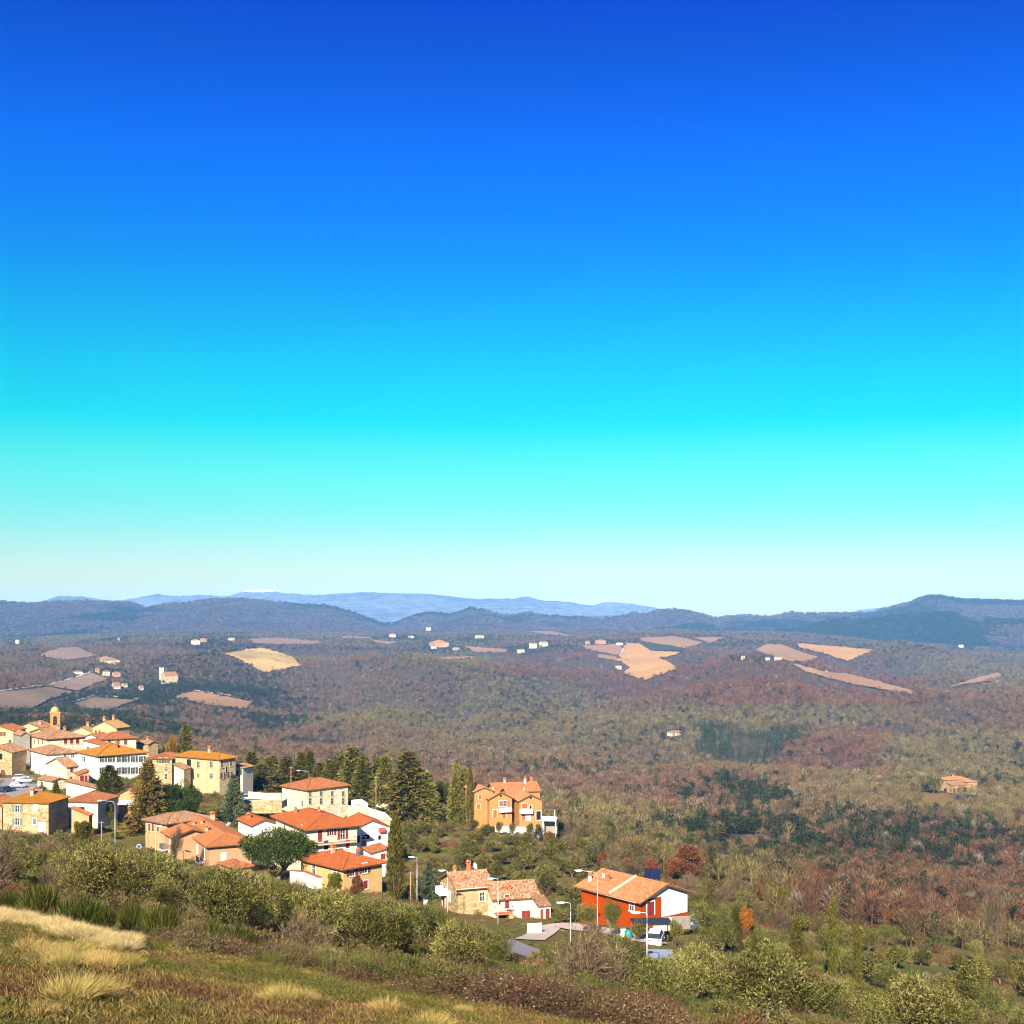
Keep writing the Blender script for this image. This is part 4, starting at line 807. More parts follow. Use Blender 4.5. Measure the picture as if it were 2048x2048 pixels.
def house(name, label, d, pc, pl, pr, th, pe, pb, roof='hip', pitch=18, wall='stone', tile='brown', over=0.45, l=None, r=None, wins=(), chim=(), shut='brown', frame='stone', group=None, cat='house', base=1.2):
    """pc: pixel column of the near corner at distance d; pl, pr: columns where the left and right walls end;
    th: how far the left wall swings away; pe, pb: pixel rows of eave and foot at the corner"""
    C = P(pc, pb, d); zt = P(pc, pe, d).z; th = R(th); a = (-math.cos(th), math.sin(th)); b = (math.sin(th), math.cos(th))
    def solve(px, v):
        u = (px - HX) / FR; return (u * C.y - C.x) / (v[0] - u * v[1])
    if l is None: l = solve(pl, a)
    if r is None: r = solve(pr, b)
    for s_ in (0, l):
        for t_ in (0, r): base = max(base, C.z - gz(C.x + s_ * a[0] + t_ * b[0], C.y + s_ * a[1] + t_ * b[1]) + 0.5)
    he = zt - C.z; root = thing(name, label, cat, C, math.atan2(b[1], b[0]), group)
    h = House(); h.root = root; h.l = l; h.r = r; h.he = he; h.C = C; h.a = a; h.b = b; h.kind = roof; h.pitch = pitch
    tn = math.tan(R(pitch)); mb = MB(); zb = -base; e = 0.03
    if roof == 'gx': mb.prism([(0, zb), (l, zb), (l, he - e), (l / 2, he + l / 2 * tn - e), (0, he - e)], 0, r, 'x')
    elif roof == 'gy': mb.prism([(0, zb), (r, zb), (r, he - e), (r / 2, he + r / 2 * tn - e), (0, he - e)], 0, l, 'y')
    elif roof == 'sy': mb.prism([(0, zb), (l, zb), (l, he + l * tn - e), (0, he - e)], 0, r, 'x')
    elif roof == 'sx': mb.prism([(0, zb), (r, zb), (r, he + r * tn - e), (0, he - e)], 0, l, 'y')
    else: mb.box(0, 0, zb, r, l, he - e)
    h.wall = mb.build('wall', WALL[wall], root)
    h.roof = roof_parts(root, 0, 0, r, l, he, roof, pitch, over, TILE[tile]) if roof != 'flat' else MB().box(-0.2, -0.2, he, r + 0.2, l + 0.2, he + 0.18).build('roof', WALL['cream'], root)
    def loc(face, px, py):
        u = (px - HX) / FR; w = -(py - HY) / FR      # sight line X=u*Y, Z=w*Y
        v, o = (a, (0, 0)) if face == 'L' else (b, (0, 0))
        s = (u * C.y - C.x) / (v[0] - u * v[1]); Y = C.y + s * v[1]; return s, CZ + w * Y - C.z
    h.loc = loc
    for wi in wins:
        face, px, py, w, hh, st = wi[:6]; sm = SHUT[wi[6] if len(wi) > 6 else shut]; s, z = loc(face, px, py); L = l if face == 'L' else r
        s = min(max(s, w / 2 + 0.1), L - w / 2 - 0.1); opening(root, face, s, z, w, hh, st, sm, M_WFRAME if frame == 'white' else M_SFRAME)
    for ch in chim:
        fx, fy = ch[0], ch[1]; x, y = fx * r, fy * l; chimney(root, h.roof, x, y, roof_h(roof, x, y, 0, 0, r, l, he, pitch) if roof != 'flat' else he, *(ch[2:]))
    HOUSES.append((C, a, b, l, r)); return h
def balcony(h, face, px, py, w, dep, style='rail', mat=None, rmat=None, hr=0.95):
    s, z = h.loc(face, px, py); L = h.l if face == 'L' else h.r; s = min(max(s, w / 2), L - w / 2)
    def B(mb, s0, o0, z0, s1, o1, z1): return mb.box(-o1, s0, z0, -o0, s1, z1) if face == 'L' else mb.box(s0, -o1, z0, s1, -o0, z1)
    o = B(MB(), s - w / 2, -0.05, z - 0.16, s + w / 2, dep, z).build('balcony', mat or M_WFRAME, h.root); mb = MB()
    if style == 'rail':
        B(mb, s - w / 2, dep - 0.05, z + hr - 0.05, s + w / 2, dep, z + hr)
        for k in range(int(w / 0.16) + 1): B(mb, s - w / 2 + k * 0.16, dep - 0.04, z, s - w / 2 + k * 0.16 + 0.025, dep - 0.01, z + hr - 0.05)
        for e in (-1, 1): B(mb, s + e * (w / 2 - 0.02) - 0.02, 0.03, z + hr - 0.05, s + e * (w / 2 - 0.02) + 0.02, dep - 0.05, z + hr)
    else:
        B(mb, s - w / 2, dep - 0.1, z, s + w / 2, dep, z + hr)
        for e in (-1, 1): B(mb, s + e * (w / 2 - 0.05) - 0.05, 0.0, z, s + e * (w / 2 - 0.05) + 0.05, dep - 0.1, z + hr)
    mb.build('railing', rmat or M_RAIL, o); return o
def dish(root, p, r=0.45, tilt=60, az=200):
    mb = MB(); prof = [(0.001, 0)] + [(r * k / 5, 0.25 * r * (k / 5) ** 2) for k in range(1, 6)]; mb.lathe(prof, 14)
    o = mb.build('satellite_dish', M_WPAINT, root, True); o.location = p; o.rotation_euler = (R(tilt), 0, R(az))
    MB().tube([(0, 0, 0), (0, r * 0.2, -r * 0.9)], 0.025, 5).build('bracket', M_STEEL, o); return o

# ------------------------------------------------------------------ the village on the ridge
def row(face, pxs, py, w, h, st, *m): return [(face, x, py, w, h, st) + m for x in pxs]
# church: bell tower and nave
def bell_tower():
    C = P(110.5, 1482, 338); w = 3.1; t = thing('bell_tower', 'square brick bell tower with arched belfry and domed cap above the village roofs', 'bell tower', C, R(18))
    hb = P(110.5, 1425, 338).z - C.z; a = w / 2; zo, ho, wo = hb - 4.0, 2.3, 0.62
    mb = MB().box(-a, -a, -2, a, a, zo)           # shaft below the belfry, then four piers round the openings
    for sx in (-1, 1):
        for sy in (-1, 1): mb.box(sx * a, sy * a, zo, sx * wo, sy * wo, hb)
    mb.box(-wo, -a, zo + ho + wo, wo, a, hb).box(-a, -wo, zo + ho + wo + 0.003, a, wo, hb - 0.003)
    mb.build('shaft', WALL['brick'], t)
    for k in range(4):
        o = MB(); pts = [(wo, zo + ho + wo)] + [(wo * math.cos(q * math.pi / 8), zo + ho + wo * math.sin(q * math.pi / 8)) for q in range(9)] + [(-wo, zo + ho + wo)]
        n = len(pts); o.add([(x, -a + 0.02, z) for x, z in pts] + [(x, -a + 0.5, z) for x, z in pts], [(i, i + 1, n + i + 1, n + i) for i in range(n - 1)] + [(0, 1, 2, 3, 4, 5), (n - 1, n - 2, n - 3, n - 4, n - 5, n - 6)])
        q = o.build('arch', WALL['brick'], t); q.rotation_euler = (0, 0, k * math.pi / 2)
    MB().box(-a - 0.22, -a - 0.22, hb, a + 0.22, a + 0.22, hb + 0.28).build('cornice', WALL['ochre'], t)
    MB().lathe([(1.5, hb + 0.28), (1.5, hb + 0.6), (1.42, hb + 1.0), (1.15, hb + 1.5), (0.7, hb + 1.85), (0.25, hb + 2.0), (0.0, hb + 2.02)], 16).build('dome', WALL['stone'], t, True)
    MB().box(-0.04, -0.04, hb + 1.95, 0.04, 0.04, hb + 3.0).box(-0.28, -0.035, hb + 2.55, 0.28, 0.035, hb + 2.63).build('cross', M_STEEL, t)
    MB().lathe([(0.42, zo + 0.6), (0.34, zo + 0.8), (0.26, zo + 1.2), (0.12, zo + 1.4), (0.0, zo + 1.42)], 12).tube([(0, 0, zo + 1.4), (0, 0, zo + 3.0)], 0.04).build('bell', M_STEEL, t)
bell_tower()
house('church_nave', 'long low church roof with pale ridge left of the bell tower', 334, 101, 14, None, 4, 1462, 1500, 'gx', 20, 'yellow', 'brown', 0.4, r=9, cat='church', chim=[(0.4, 0.35, 0.5, 0.7, M_WPAINT)])
house('stone_house', 'ochre house with small balcony at the left edge behind the square', 322, 27, -30, None, 6, 1461, 1500, 'gx', 18, 'yellow', 'dull', 0.4, r=8, wins=row('L', [3, 9], 1468, 0.9, 1.4, 'c', 'brown') + row('L', [20], 1484, 0.9, 1.5, 'c', 'green'))
house('stone_chapel', 'grey stone chapel with gabled front facing the village square', 314, 42, 28, 60, 55, 1470, 1514, 'gy', 30, 'grey', 'brown', 0.3, wins=[('R', 51, 1504, 0.9, 2.4, 'd', 'brown'), ('L', 37, 1504, 0.9, 2.0, 'd', 'brown')], cat='chapel')
house('stone_house', 'broad stone house with brown hip roof and oxblood shutters below the bell tower', 308, 95, 58, 171, 50, 1477, 1500, 'hip', 17, 'pale', 'brown', 0.6, shut='red', wins=row('L', [69, 77, 85], 1483, 0.75, 1.5, 'c') + row('R', [131, 143, 155], 1482, 1.0, 1.6, 'c'), chim=[(0.5, 0.45), (0.75, 0.6)])
house('stone_house', 'house with straw coloured roof right of the bell tower', 336, 184, 141, None, 5, 1464, 1490, 'gx', 24, 'yellow', 'straw', 0.3, r=9, chim=[(0.5, 0.45, 0.8, 0.9)])
house('stone_house', 'tallest straw roofed house with side gable at the village skyline', 330, 233, 185, 259, 25, 1456, 1485, 'gx', 22, 'yellow', 'straw', 0.3, wins=row('L', [192, 199], 1464, 0.8, 1.3, 'c', 'brown'), chim=[(0.1, 0.55, 0.7, 1.2), (0.9, 0.6, 0.7, 1.4)])
house('stone_house', 'pale house with lichened red roof above the white palazzo', 300, 207, 193, 272, 58, 1478, 1500, 'hip', 20, 'cream', 'dull', 0.5, shut='red', wins=row('R', [219, 236, 251], 1484, 0.9, 1.5, 'c', 'brown'))
house('stone_house', 'narrow stone house at the right end of the ridge skyline', 306, 297, 274, 316, 38, 1488, 1512, 'gy', 20, 'stone', 'brown', 0.3, chim=[(0.7, 0.6, 0.7, 0.9)])
house('white_house', 'white house with brown hip roof and brick ground floor by the parked cars', 290, 95, 60, 158, 52, 1508, 1556, 'hip', 17, 'white', 'brown', 0.5, shut='red', frame='white', wins=row('L', [69.5, 81.5], 1517, 0.5, 1.4, 'c') + row('R', [130, 145], 1511, 0.8, 1.2, 'n') + [('L', 80, 1545, 1.0, 1.8, 'n'), ('L', 68, 1547, 0.9, 2.2, 'g', 'brown')])
hp = house('white_palazzo', 'large three storey white palazzo with dark green shutters and orange hip roof', 283, 195, 156, 293, 50, 1511, 1572, 'hip', 16, 'white', 'gold', 0.6, shut='green', frame='white', cat='palazzo', wins=row('R', [206, 222, 240, 252, 268, 284], 1518, 0.85, 1.6, 'o') + row('R', [206, 240, 252, 268, 284], 1541, 0.9, 1.8, 'o') + row('R', [206, 222, 268, 281], 1562, 0.9, 1.7, 'o') + [('R', 243, 1563, 1.2, 2.6, 'd', 'brown')] + row('L', [168], 1518, 0.8, 1.6, 'o') + row('L', [168], 1543, 0.8, 1.6, 'o'), chim=[(0.55, 0.4, 0.6, 1.0, M_CBRICK), (0.5, 0.3, 0.6, 0.9, M_CBRICK)])
house('stone_house', 'small gabled stone house with red shutters in front of the white palazzo', 273, 134, 93, 156, 42, 1534, 1568, 'gx', 20, 'pale', 'brown', 0.3, shut='red', wins=[('R', 143, 1539, 0.8, 1.3, 'c'), ('R', 142, 1558, 0.7, 1.2, 'c')])
house('lean_to', 'low lean-to with red doors against the palazzo corner', 271, 158, None, 178, 60, 1549, 1568, 'sx', 18, 'ochre', 'dull', 0.25, l=5, shut='red', wins=[('R', 164, 1559, 1.1, 2.2, 'd'), ('R', 172, 1559, 0.8, 2.2, 'd')], cat='outbuilding')
house('garage', 'low stone garage with grey roof beside the parking place', 266, 104, 75, 133, 40, 1562, 1578, 'gy', 16, 'pale', 'brown', 0.3, wins=[('L', 84, 1571, 1.2, 2.0, 'd', 'brown')], cat='garage')
house('stone_house', 'dark roofed stone house at the left edge beside the square', 292, 24, -40, None, 8, 1504, 1552, 'gx', 18, 'stone', 'brown', 0.5, r=8, wins=row('L', [2], 1513, 1.0, 1.8, 'k') + [('L', 6, 1546, 1.2, 2.0, 'd', 'red')])
hs = house('stone_house', 'rubble stone house with bright orange roof at the lower left', 213, 97, 6, None, 7, 1605, 1668, 'hip', 19, 'stone', 'gold', 0.35, r=9, shut='teal', frame='white', wins=[('L', 35, 1617, 0.95, 1.4, 'o'), ('L', 35, 1643, 0.95, 1.4, 'o'), ('L', 69, 1643, 0.85, 1.3, 'c'), ('L', 71, 1615, 0.85, 1.3, 'c', 'white'), ('L', 84, 1656, 1.3, 2.2, 'd', 'white')], chim=[(0.32, 0.5, 0.55, 1.0, M_WPAINT)])
house('stone_house', 'stone house cut by the left picture edge next to the rubble stone house', 216, 4, -60, None, 5, 1612, 1668, 'gx', 18, 'stone', 'dull', 0.4, r=8, wins=[('L', -4, 1625, 0.9, 1.4, 'c', 'green')])
house('plastered_house', 'cream windowless house with dull red roof between two cypresses', 224, 196, 133, None, 10, 1603, 1650, 'hip', 20, 'cream', 'dull', 0.4, r=9)
house('shed', 'tiny lean-to with orange tiles at the foot of the cream house', 215, 178, 143, None, 8, 1630, 1650, 'sy', 20, 'ochre', 'orange', 0.2, r=1.6, l=None, cat='shed')
house('outbuilding', 'long low outbuilding with thin roof above the cream house', 242, 192, 132, None, -6, 1576, 1600, 'sy', 14, 'cream', 'brown', 0.3, r=4, cat='outbuilding')
ha = house('small_house', 'small orange roofed house with white awning beside the yellow cedar', 233, 278, 237, None, 20, 1590, 1622, 'gx', 24, 'ochre', 'orange', 0.35, r=7)
aw = thing('awning', 'white canvas awning on the small orange roofed house', 'awning', P(253, 1601, 229))
MB().prism([(0, 0), (-1.3, -0.55), (-1.3, -0.75), (0, -0.10)], -1.6, 1.6, 'x').build('canopy', M_WPAINT, aw); MB().box(-1.55, -1.25, -2.6, -1.5, -1.2, -0.6).box(1.5, -1.25, -2.6, 1.55, -1.2, -0.6).build('post', M_STEEL, aw)
house('stone_house', 'stone house with green shutters between palazzo and cedar', 276, 344, 296, None, 12, 1517, 1562, 'hip', 18, 'stone', 'dull', 0.4, r=8, shut='green', wins=row('L', [320, 333], 1521, 0.8, 1.4, 'o') + [('L', 333, 1538, 0.7, 1.1, 'n'), ('L', 332, 1553, 0.8, 1.4, 'n')])
hv = house('ochre_villa', 'large ochre villa with yellow lichened hip roof behind the umbrella pine', 262, 439, 351, 471, 32, 1518, 1574, 'hip', 19, 'yellow', 'gold', 0.5, cat='villa', shut='brown', wins=[('L', 378, 1526, 1.6, 2.0, 'k'), ('L', 397, 1529, 0.9, 1.6, 'n'), ('L', 423, 1529, 0.9, 1.6, 'n'), ('L', 378, 1545, 1.0, 2.2, 'd', 'green'), ('L', 397, 1551, 0.8, 1.0, 'n'), ('L', 423, 1552, 0.9, 1.3, 'n')] + [('R', 444, 1529, 0.8, 1.6, 'n'), ('R', 462, 1526, 0.8, 1.6, 'n'), ('R', 453, 1540, 0.7, 1.8, 'k'), ('R', 445, 1551, 0.7, 1.6, 'o', 'brown'), ('R', 459, 1550, 0.7, 1.6, 'o', 'brown')], chim=[(0.5, 0.4, 0.7, 1.1)])
dish(hv.roof, (hv.r * 0.5, hv.l * 0.33, hv.he + 3.6), 0.5)
house('annex', 'pale annex with green shutters against the right side of the ochre villa', 268, 486, 470, None, 20, 1536, 1574, 'sy', 14, 'cream', 'brown', 0.35, r=5, shut='green', wins=[('L', 475, 1546, 0.7, 1.4, 'c'), ('L', 482, 1544, 0.7, 1.5, 'c')], cat='annex')
house('stable', 'low stone stable with sloping roof left of the ochre villa', 262, 368, 348, None, 10, 1538, 1562, 'sy', 22, 'pale', 'brown', 0.3, r=4, cat='outbuilding')

house('small_house', 'small flat terrace house with pale parapet between stone house and palazzo', 296, 205, 168, None, 12, 1491, 1515, 'sy', 12, 'white', 'dull', 0.3, r=6, wins=[('L', 176, 1498, 0.8, 1.2, 'n')])
house('small_house', 'little red roofed house tucked under the lichened red roof', 304, 192, 172, None, 20, 1473, 1500, 'gx', 18, 'cream', 'dull', 0.3, r=6, wins=[('L', 190, 1481, 0.7, 1.4, 'c', 'red')])
house('stone_house', 'brown roofed house between chapel and church nave', 324, 96, 60, None, 6, 1464, 1492, 'gx', 18, 'stone', 'brown', 0.4, r=7)
# ------------------------------------------------------------------ houses on the slope
house('old_farmhouse', 'old farmhouse with mottled brown roof behind the orange roofed house', 205, 334, 291, 420, 42, 1646, 1700, 'hip', 17, 'ochre', 'old', 0.6, shut='brown', wins=row('L', [299, 306], 1655, 0.8, 1.5, 'c') + row('L', [316], 1656, 0.8, 1.4, 'c'))
h1 = house('brick_house', 'long pinkish brick house with orange roof and white shutters left of the big pine', 190, 418, 349, 503, 64, 1690, 1738, 'hip', 18, 'pink', 'orange', 0.75, shut='white', frame='white', wins=[('L', 365, 1686, 1.0, 1.7, 'c'), ('L', 375, 1689, 1.0, 1.7, 'c'), ('L', 395, 1698, 0.8, 1.6, 'c'), ('L', 408, 1706, 1.0, 2.2, 'c', 'brown'), ('L', 376, 1718, 1.2, 1.3, 'k'), ('R', 492, 1699, 1.2, 1.3, 'c'), ('R', 447, 1716, 0.8, 1.8, 'c'), ('L', 393, 1728, 0.9, 1.5, 'c')], chim=[(0.25, 0.35, 0.6, 0.8, M_CHIM), (0.35, 0.6, 0.5, 0.7), (0.2, 0.65, 0.4, 0.6), (0.8, 0.8, 0.8, 1.2)])
balcony(h1, 'L', 406, 1722, 2.6, 1.1); balcony(h1, 'L', 376, 1711, 2.4, 1.0); dish(h1.roof, (h1.r * 0.75, h1.l * 0.3, h1.he + 1.9), 0.55)
h1b = house('brick_house', 'lower wing with orange roof and white shutters beside the old farmhouse', 196, 349, 330, 420, 60, 1672, 1722, 'gy', 17, 'pink', 'orange', 0.75, shut='white', wins=[('L', 340, 1680, 0.7, 1.4, 'c'), ('L', 339, 1707, 0.7, 1.2, 'c')])
balcony(h1b, 'L', 334, 1697, 2.2, 1.2, 'panel', M_WFRAME, M_STEEL)
house('garden_shed', 'low red tiled shed in front of the long brick house', 172, 470, 440, 503, 50, 1735, 1752, 'hip', 20, 'pink', 'dull', 0.4, cat='shed')
house('white_house', 'white gabled house half hidden behind the big pine', 206, 505, None, 552, 60, 1650, 1690, 'gy', 19, 'white', 'red', 0.4, l=9, chim=[(0.2, 0.6, 0.7, 0.8, M_CBRICK)])
h2 = house('cream_house', 'cream house with red hip roof, oxblood shutters and long balcony', 195, 616, 552, 714, 60, 1656, 1712, 'hip', 18, 'cream', 'red', 0.9, shut='red', frame='white', wins=[('R', 640, 1672, 1.0, 2.3, 'c'), ('R', 663, 1663, 0.8, 1.5, 'o'), ('R', 685, 1668, 0.95, 2.1, 'o'), ('R', 652, 1690, 1.0, 1.8, 'k'), ('R', 695, 1688, 0.9, 1.6, 'c'), ('L', 604, 1658, 0.8, 1.4, 'c'), ('L', 570, 1650, 0.8, 1.4, 'c')], chim=[(0.25, 0.75, 0.5, 0.7, M_CBRICK), (0.6, 0.55, 0.4, 0.5)])
balcony(h2, 'R', 664, 1685, 9.0, 1.2, 'rail', M_SFRAME, m_plain('terracotta_rail', (0.42, 0.15, 0.07)))
h3 = house('white_house', 'white gabled house with red awning beside the tall cypress', 203, 711, None, 776, 68, 1656, 1697, 'gy', 22, 'white', 'red', 0.35, l=10, frame='white', wins=[('R', 731, 1674, 1.6, 0.9, 'k'), ('R', 727, 1683, 0.9, 1.8, 'd', 'orange'), ('R', 716, 1678, 0.7, 1.4, 'k'), ('R', 759, 1675, 0.6, 0.9, 'k')])
MB().box(h3.r * 0.70, -0.9, h3.he - 1.05, h3.r * 0.88, -0.02, h3.he - 0.25).build('awning', m_plain('red_canvas', (0.55, 0.07, 0.06)), h3.root)
h3b = house('white_annex', 'two storey white annex with brown lean-to roof below the white gabled house', 196, 744, 738, 775, 68, 1706, 1772, 'sx', 12, 'white', 'dull', 0.3, l=6, shut='red', wins=[('R', 766, 1713, 0.9, 1.1, 'c')], cat='annex')
h4 = house('brick_house', 'buff brick house with bright red hip roof and open oxblood shutters', 170, 687, 604, 764, 46, 1735, 1792, 'hip', 18, 'buff', 'red', 0.75, shut='red', frame='white', wins=[('R', 704, 1742, 1.0, 1.6, 'o'), ('R', 729, 1736, 1.0, 1.6, 'o'), ('R', 731, 1769, 0.9, 1.4, 'c'), ('L', 628, 1738, 0.9, 1.8, 'n'), ('L', 670, 1744, 0.9, 1.6, 'n')], chim=[(0.38, 0.6, 0.6, 1.1, M_CHIM), (0.62, 0.22, 0.5, 0.9, M_STEEL)])
h4b = house('brick_wing', 'low wing with red roof joined behind the buff brick house', 178, 622, 602, 690, 46, 1718, 1760, 'gx', 18, 'buff', 'red', 0.6, wins=[('L', 612, 1728, 0.9, 1.8, 'k')], cat='annex')
h5 = house('stone_villa', 'square pale stone house with brownish hip roof and two rows of windows', 248, 614, 564, 696, 45, 1579, 1618, 'hip', 18, 'pale', 'dull', 0.5, frame='stone', wins=row('R', [620, 642, 664, 686], 1587, 0.8, 1.1, 'n') + row('R', [620, 642, 664, 686], 1602, 0.8, 1.4, 'n') + row('L', [573, 605], 1607, 0.7, 1.4, 'n'))
# orange brick terrace on the spur
def terrace():
    g = 'brick terraced houses on the spur'
    A = house('terraced_house', 'leftmost block of the orange brick terrace with brown shutters', 257, 949, None, 986, 74, 1583, 1626, 'gy', 22, 'brick', 'clay', 0.35, l=10, group=g, shut='orange', wins=[('R', 960, 1594, 0.8, 1.3, 'c'), ('R', 957, 1613, 0.8, 1.2, 'c')], chim=[(0.2, 0.5, 0.8, 0.8, M_WPAINT)])
    B_ = house('terraced_house', 'middle gabled block of the orange brick terrace with white balcony', 256, 979, None, 1024, 74, 1597, 1637, 'gy', 26, 'brick', 'clay', 0.4, l=9, group=g, shut='orange', frame='white', wins=[('R', 1001, 1607, 0.7, 1.3, 'c'), ('R', 1010, 1607, 0.9, 1.3, 'o'), ('R', 1008, 1628, 1.2, 1.9, 'd'), ('R', 990, 1627, 1.0, 1.9, 'd')], chim=[(0.4, 0.6)])
    balcony(B_, 'R', 1009, 1622, 3.0, 1.1, 'panel', M_WPAINT, M_WPAINT)
    Cc = house('terraced_house', 'recessed centre of the orange brick terrace between two gables', 260, 1020, None, 1042, 74, 1596, 1638, 'gx', 20, 'brick', 'clay', 0.4, l=10, group=g, wins=[('R', 1030, 1612, 1.6, 1.8, 'k'), ('R', 1030, 1630, 2.0, 2.2, 'k')])
    balcony(Cc, 'R', 1031, 1622, 2.6, 0.9, 'panel', M_WPAINT, M_WPAINT)
    D_ = house('terraced_house', 'rightmost gabled block of the orange brick terrace above the carport', 255, 1039, 1036, 1084, 76, 1601, 1641, 'gy', 24, 'brick', 'clay', 0.4, l=10, group=g, shut='orange', frame='white', wins=[('R', 1049, 1612, 1.4, 1.3, 'c'), ('R', 1061, 1614, 0.6, 0.9, 'k'), ('R', 1047, 1632, 1.0, 2.0, 'd'), ('R', 1056, 1633, 1.2, 2.0, 'd', 'white'), ('R', 1077, 1631, 1.2, 2.2, 'k')], chim=[(0.5, 0.7)])
    balcony(D_, 'R', 1051, 1625, 3.2, 1.1, 'panel', M_WPAINT, M_WPAINT)
    for h in (B_, D_):
        for k in (0.5,):
            x = h.r * k; MB().lathe([(0.28, 0), (0.28, 0.06), (0.0, 0.06)], 12).build('oculus', M_DARK, h.root, loc=(x, -0.01, h.he + 0.55)).rotation_euler = (R(90), 0, 0)
    E = house('terraced_house', 'rear range of the orange brick terrace under the long ridge', 266, 990, None, 1080, 76, 1584, 1630, 'gx', 20, 'brick', 'clay', 0.4, l=9, group=g, chim=[(0.3, 0.5, 0.6, 0.9, M_CHIM), (0.75, 0.45, 0.5, 1.2, M_WPAINT), (0.9, 0.5, 0.6, 0.9, M_CBRICK)])
    w = thing('terrace_wall', 'long white retaining wall under the orange brick terrace', 'wall', P(990, 1656, 252)); q = P(1084, 1660, 246) - P(990, 1656, 252)
    n = Vector((-q.y, q.x, 0)).normalized() * 0.5; hw = 0.5
    MB().add([(0, 0, -2), tuple(q * 1.0 + Vector((0, 0, -2))), tuple(q + n + Vector((0, 0, -2))), (n.x, n.y, -2), (0, 0, hw), (q.x, q.y, q.z + hw), (q.x + n.x, q.y + n.y, q.z + hw), (n.x, n.y, hw)], BF).build('wall', WALL['white'], w)
    cp = thing('carport', 'dark carport with white parapet at the right end of the brick terrace', 'carport', P(1085, 1656, 250), R(-8))
    MB().box(0, 0, 1.7, 3.4, 5, 2.0).box(0, -0.15, 2.0, 3.4, 0.0, 2.9).build('parapet', WALL['white'], cp); MB().box(0, 0.2, 4.4, 3.2, 5, 4.6).build('roof', M_EAVE, cp)
    MB().box(0.0, 0.0, -2, 0.25, 0.25, 1.7).box(3.1, 0.0, -2, 3.35, 0.25, 1.7).box(2.9, 0.3, 2.0, 3.05, 0.45, 4.4).build('post', WALL['white'], cp); MB().box(0.1, 3.0, -2, 3.3, 5, 1.7).build('back_wall', WALL['grey'], cp)
terrace()
# stone cottage pair
h6 = house('stone_cottage', 'taller rubble stone cottage with clay tiled roof, chimney and satellite dish', 150, 916, 882, 986, 68, 1776, 1850, 'gx', 21, 'stone', 'mixed', 0.45, shut='brown', frame='white', base=2.0, wins=[('R', 964, 1793, 0.75, 1.25, 'n'), ('L', 884, 1776, 0.7, 1.4, 'k'), ('L', 899, 1792, 0.7, 1.3, 'n'), ('L', 888, 1798, 1.0, 2.2, 'd', 'red')], chim=[(0.55, 0.5, 0.5, 1.15, M_CBRICK), (0.15, 0.5, 0.4, 0.5)])
dish(h6.roof, (h6.r * 0.72, h6.l * 0.5, h6.he + h6.l * 0.5 * math.tan(R(21)) + 0.75), 0.55, 70, 40)
MB().tube([(0, 0, 0), (0, 0, 2.6)], 0.03, 5).tube([(-0.5, 0, 2.5), (0.5, 0, 2.5)], 0.015, 4).tube([(-0.35, 0, 2.3), (0.35, 0, 2.3)], 0.015, 4).build('aerial', M_STEEL, h6.roof, loc=(h6.r * 0.62, h6.l * 0.52, h6.he + h6.l * 0.5 * math.tan(R(21))))
MB().tube([(-0.5, -0.55, h6.he - 0.12), (h6.r + 0.45, -0.55, h6.he - 0.12)], 0.09, 6).build('gutter', M_BRONZE, h6.roof)
MB().tube([(h6.r - 0.1, -0.5, h6.he - 0.15), (h6.r - 0.1, -0.10, h6.he - 0.7), (h6.r - 0.1, -0.10, -0.5)], 0.07, 6).build('downpipe', M_BRONZE, h6.root)
balcony(h6, 'L', 889, 1786, 2.2, 1.1, 'panel', M_WFRAME, M_WPAINT)
h7 = house('stone_cottage', 'lower whitewashed stone cottage with mossy clay roof joined to the taller one', 149, 988, None, 1077, 74, 1797, 1853, 'gx', 24, 'chalk', 'mixed', 0.4, l=7.0, shut='red', base=2.0, wins=[('R', 1014, 1803, 0.6, 2.0, 'd', 'red'), ('R', 997, 1803, 0.6, 0.9, 'n'), ('R', 1052, 1832, 1.3, 1.6, 'c'), ('R', 1003, 1838, 1.4, 1.8, 'k')], chim=[(0.40, 0.22, 0.5, 0.45, M_CBRICK)])
balcony(h7, 'R', 1003, 1824, 2.6, 1.2, 'rail', m_plain('terracotta_slab', (0.45, 0.16, 0.07)), m_plain('rust_rail', (0.35, 0.09, 0.05)))
st = MB()
for k in range(9): st.box(2.0 + 0.3 * k, -1.2, -1.0, 2.3 + 0.3 * k, -0.05, 2.15 - 0.26 * k)
st.build('stair', WALL['ochre'], h7.root)
h8 = house('shed', 'small white shed with flat roof and brown red doors beside the cottages', 147, 1079, None, 1101, 76, 1812, 1852, 'sy', 8, 'white', 'brown', 0.2, l=4, shut='red', frame='white', wins=[('R', 1084, 1832, 0.65, 2.0, 'd', 'brown'), ('R', 1094, 1832, 0.8, 2.2, 'd')], cat='shed')
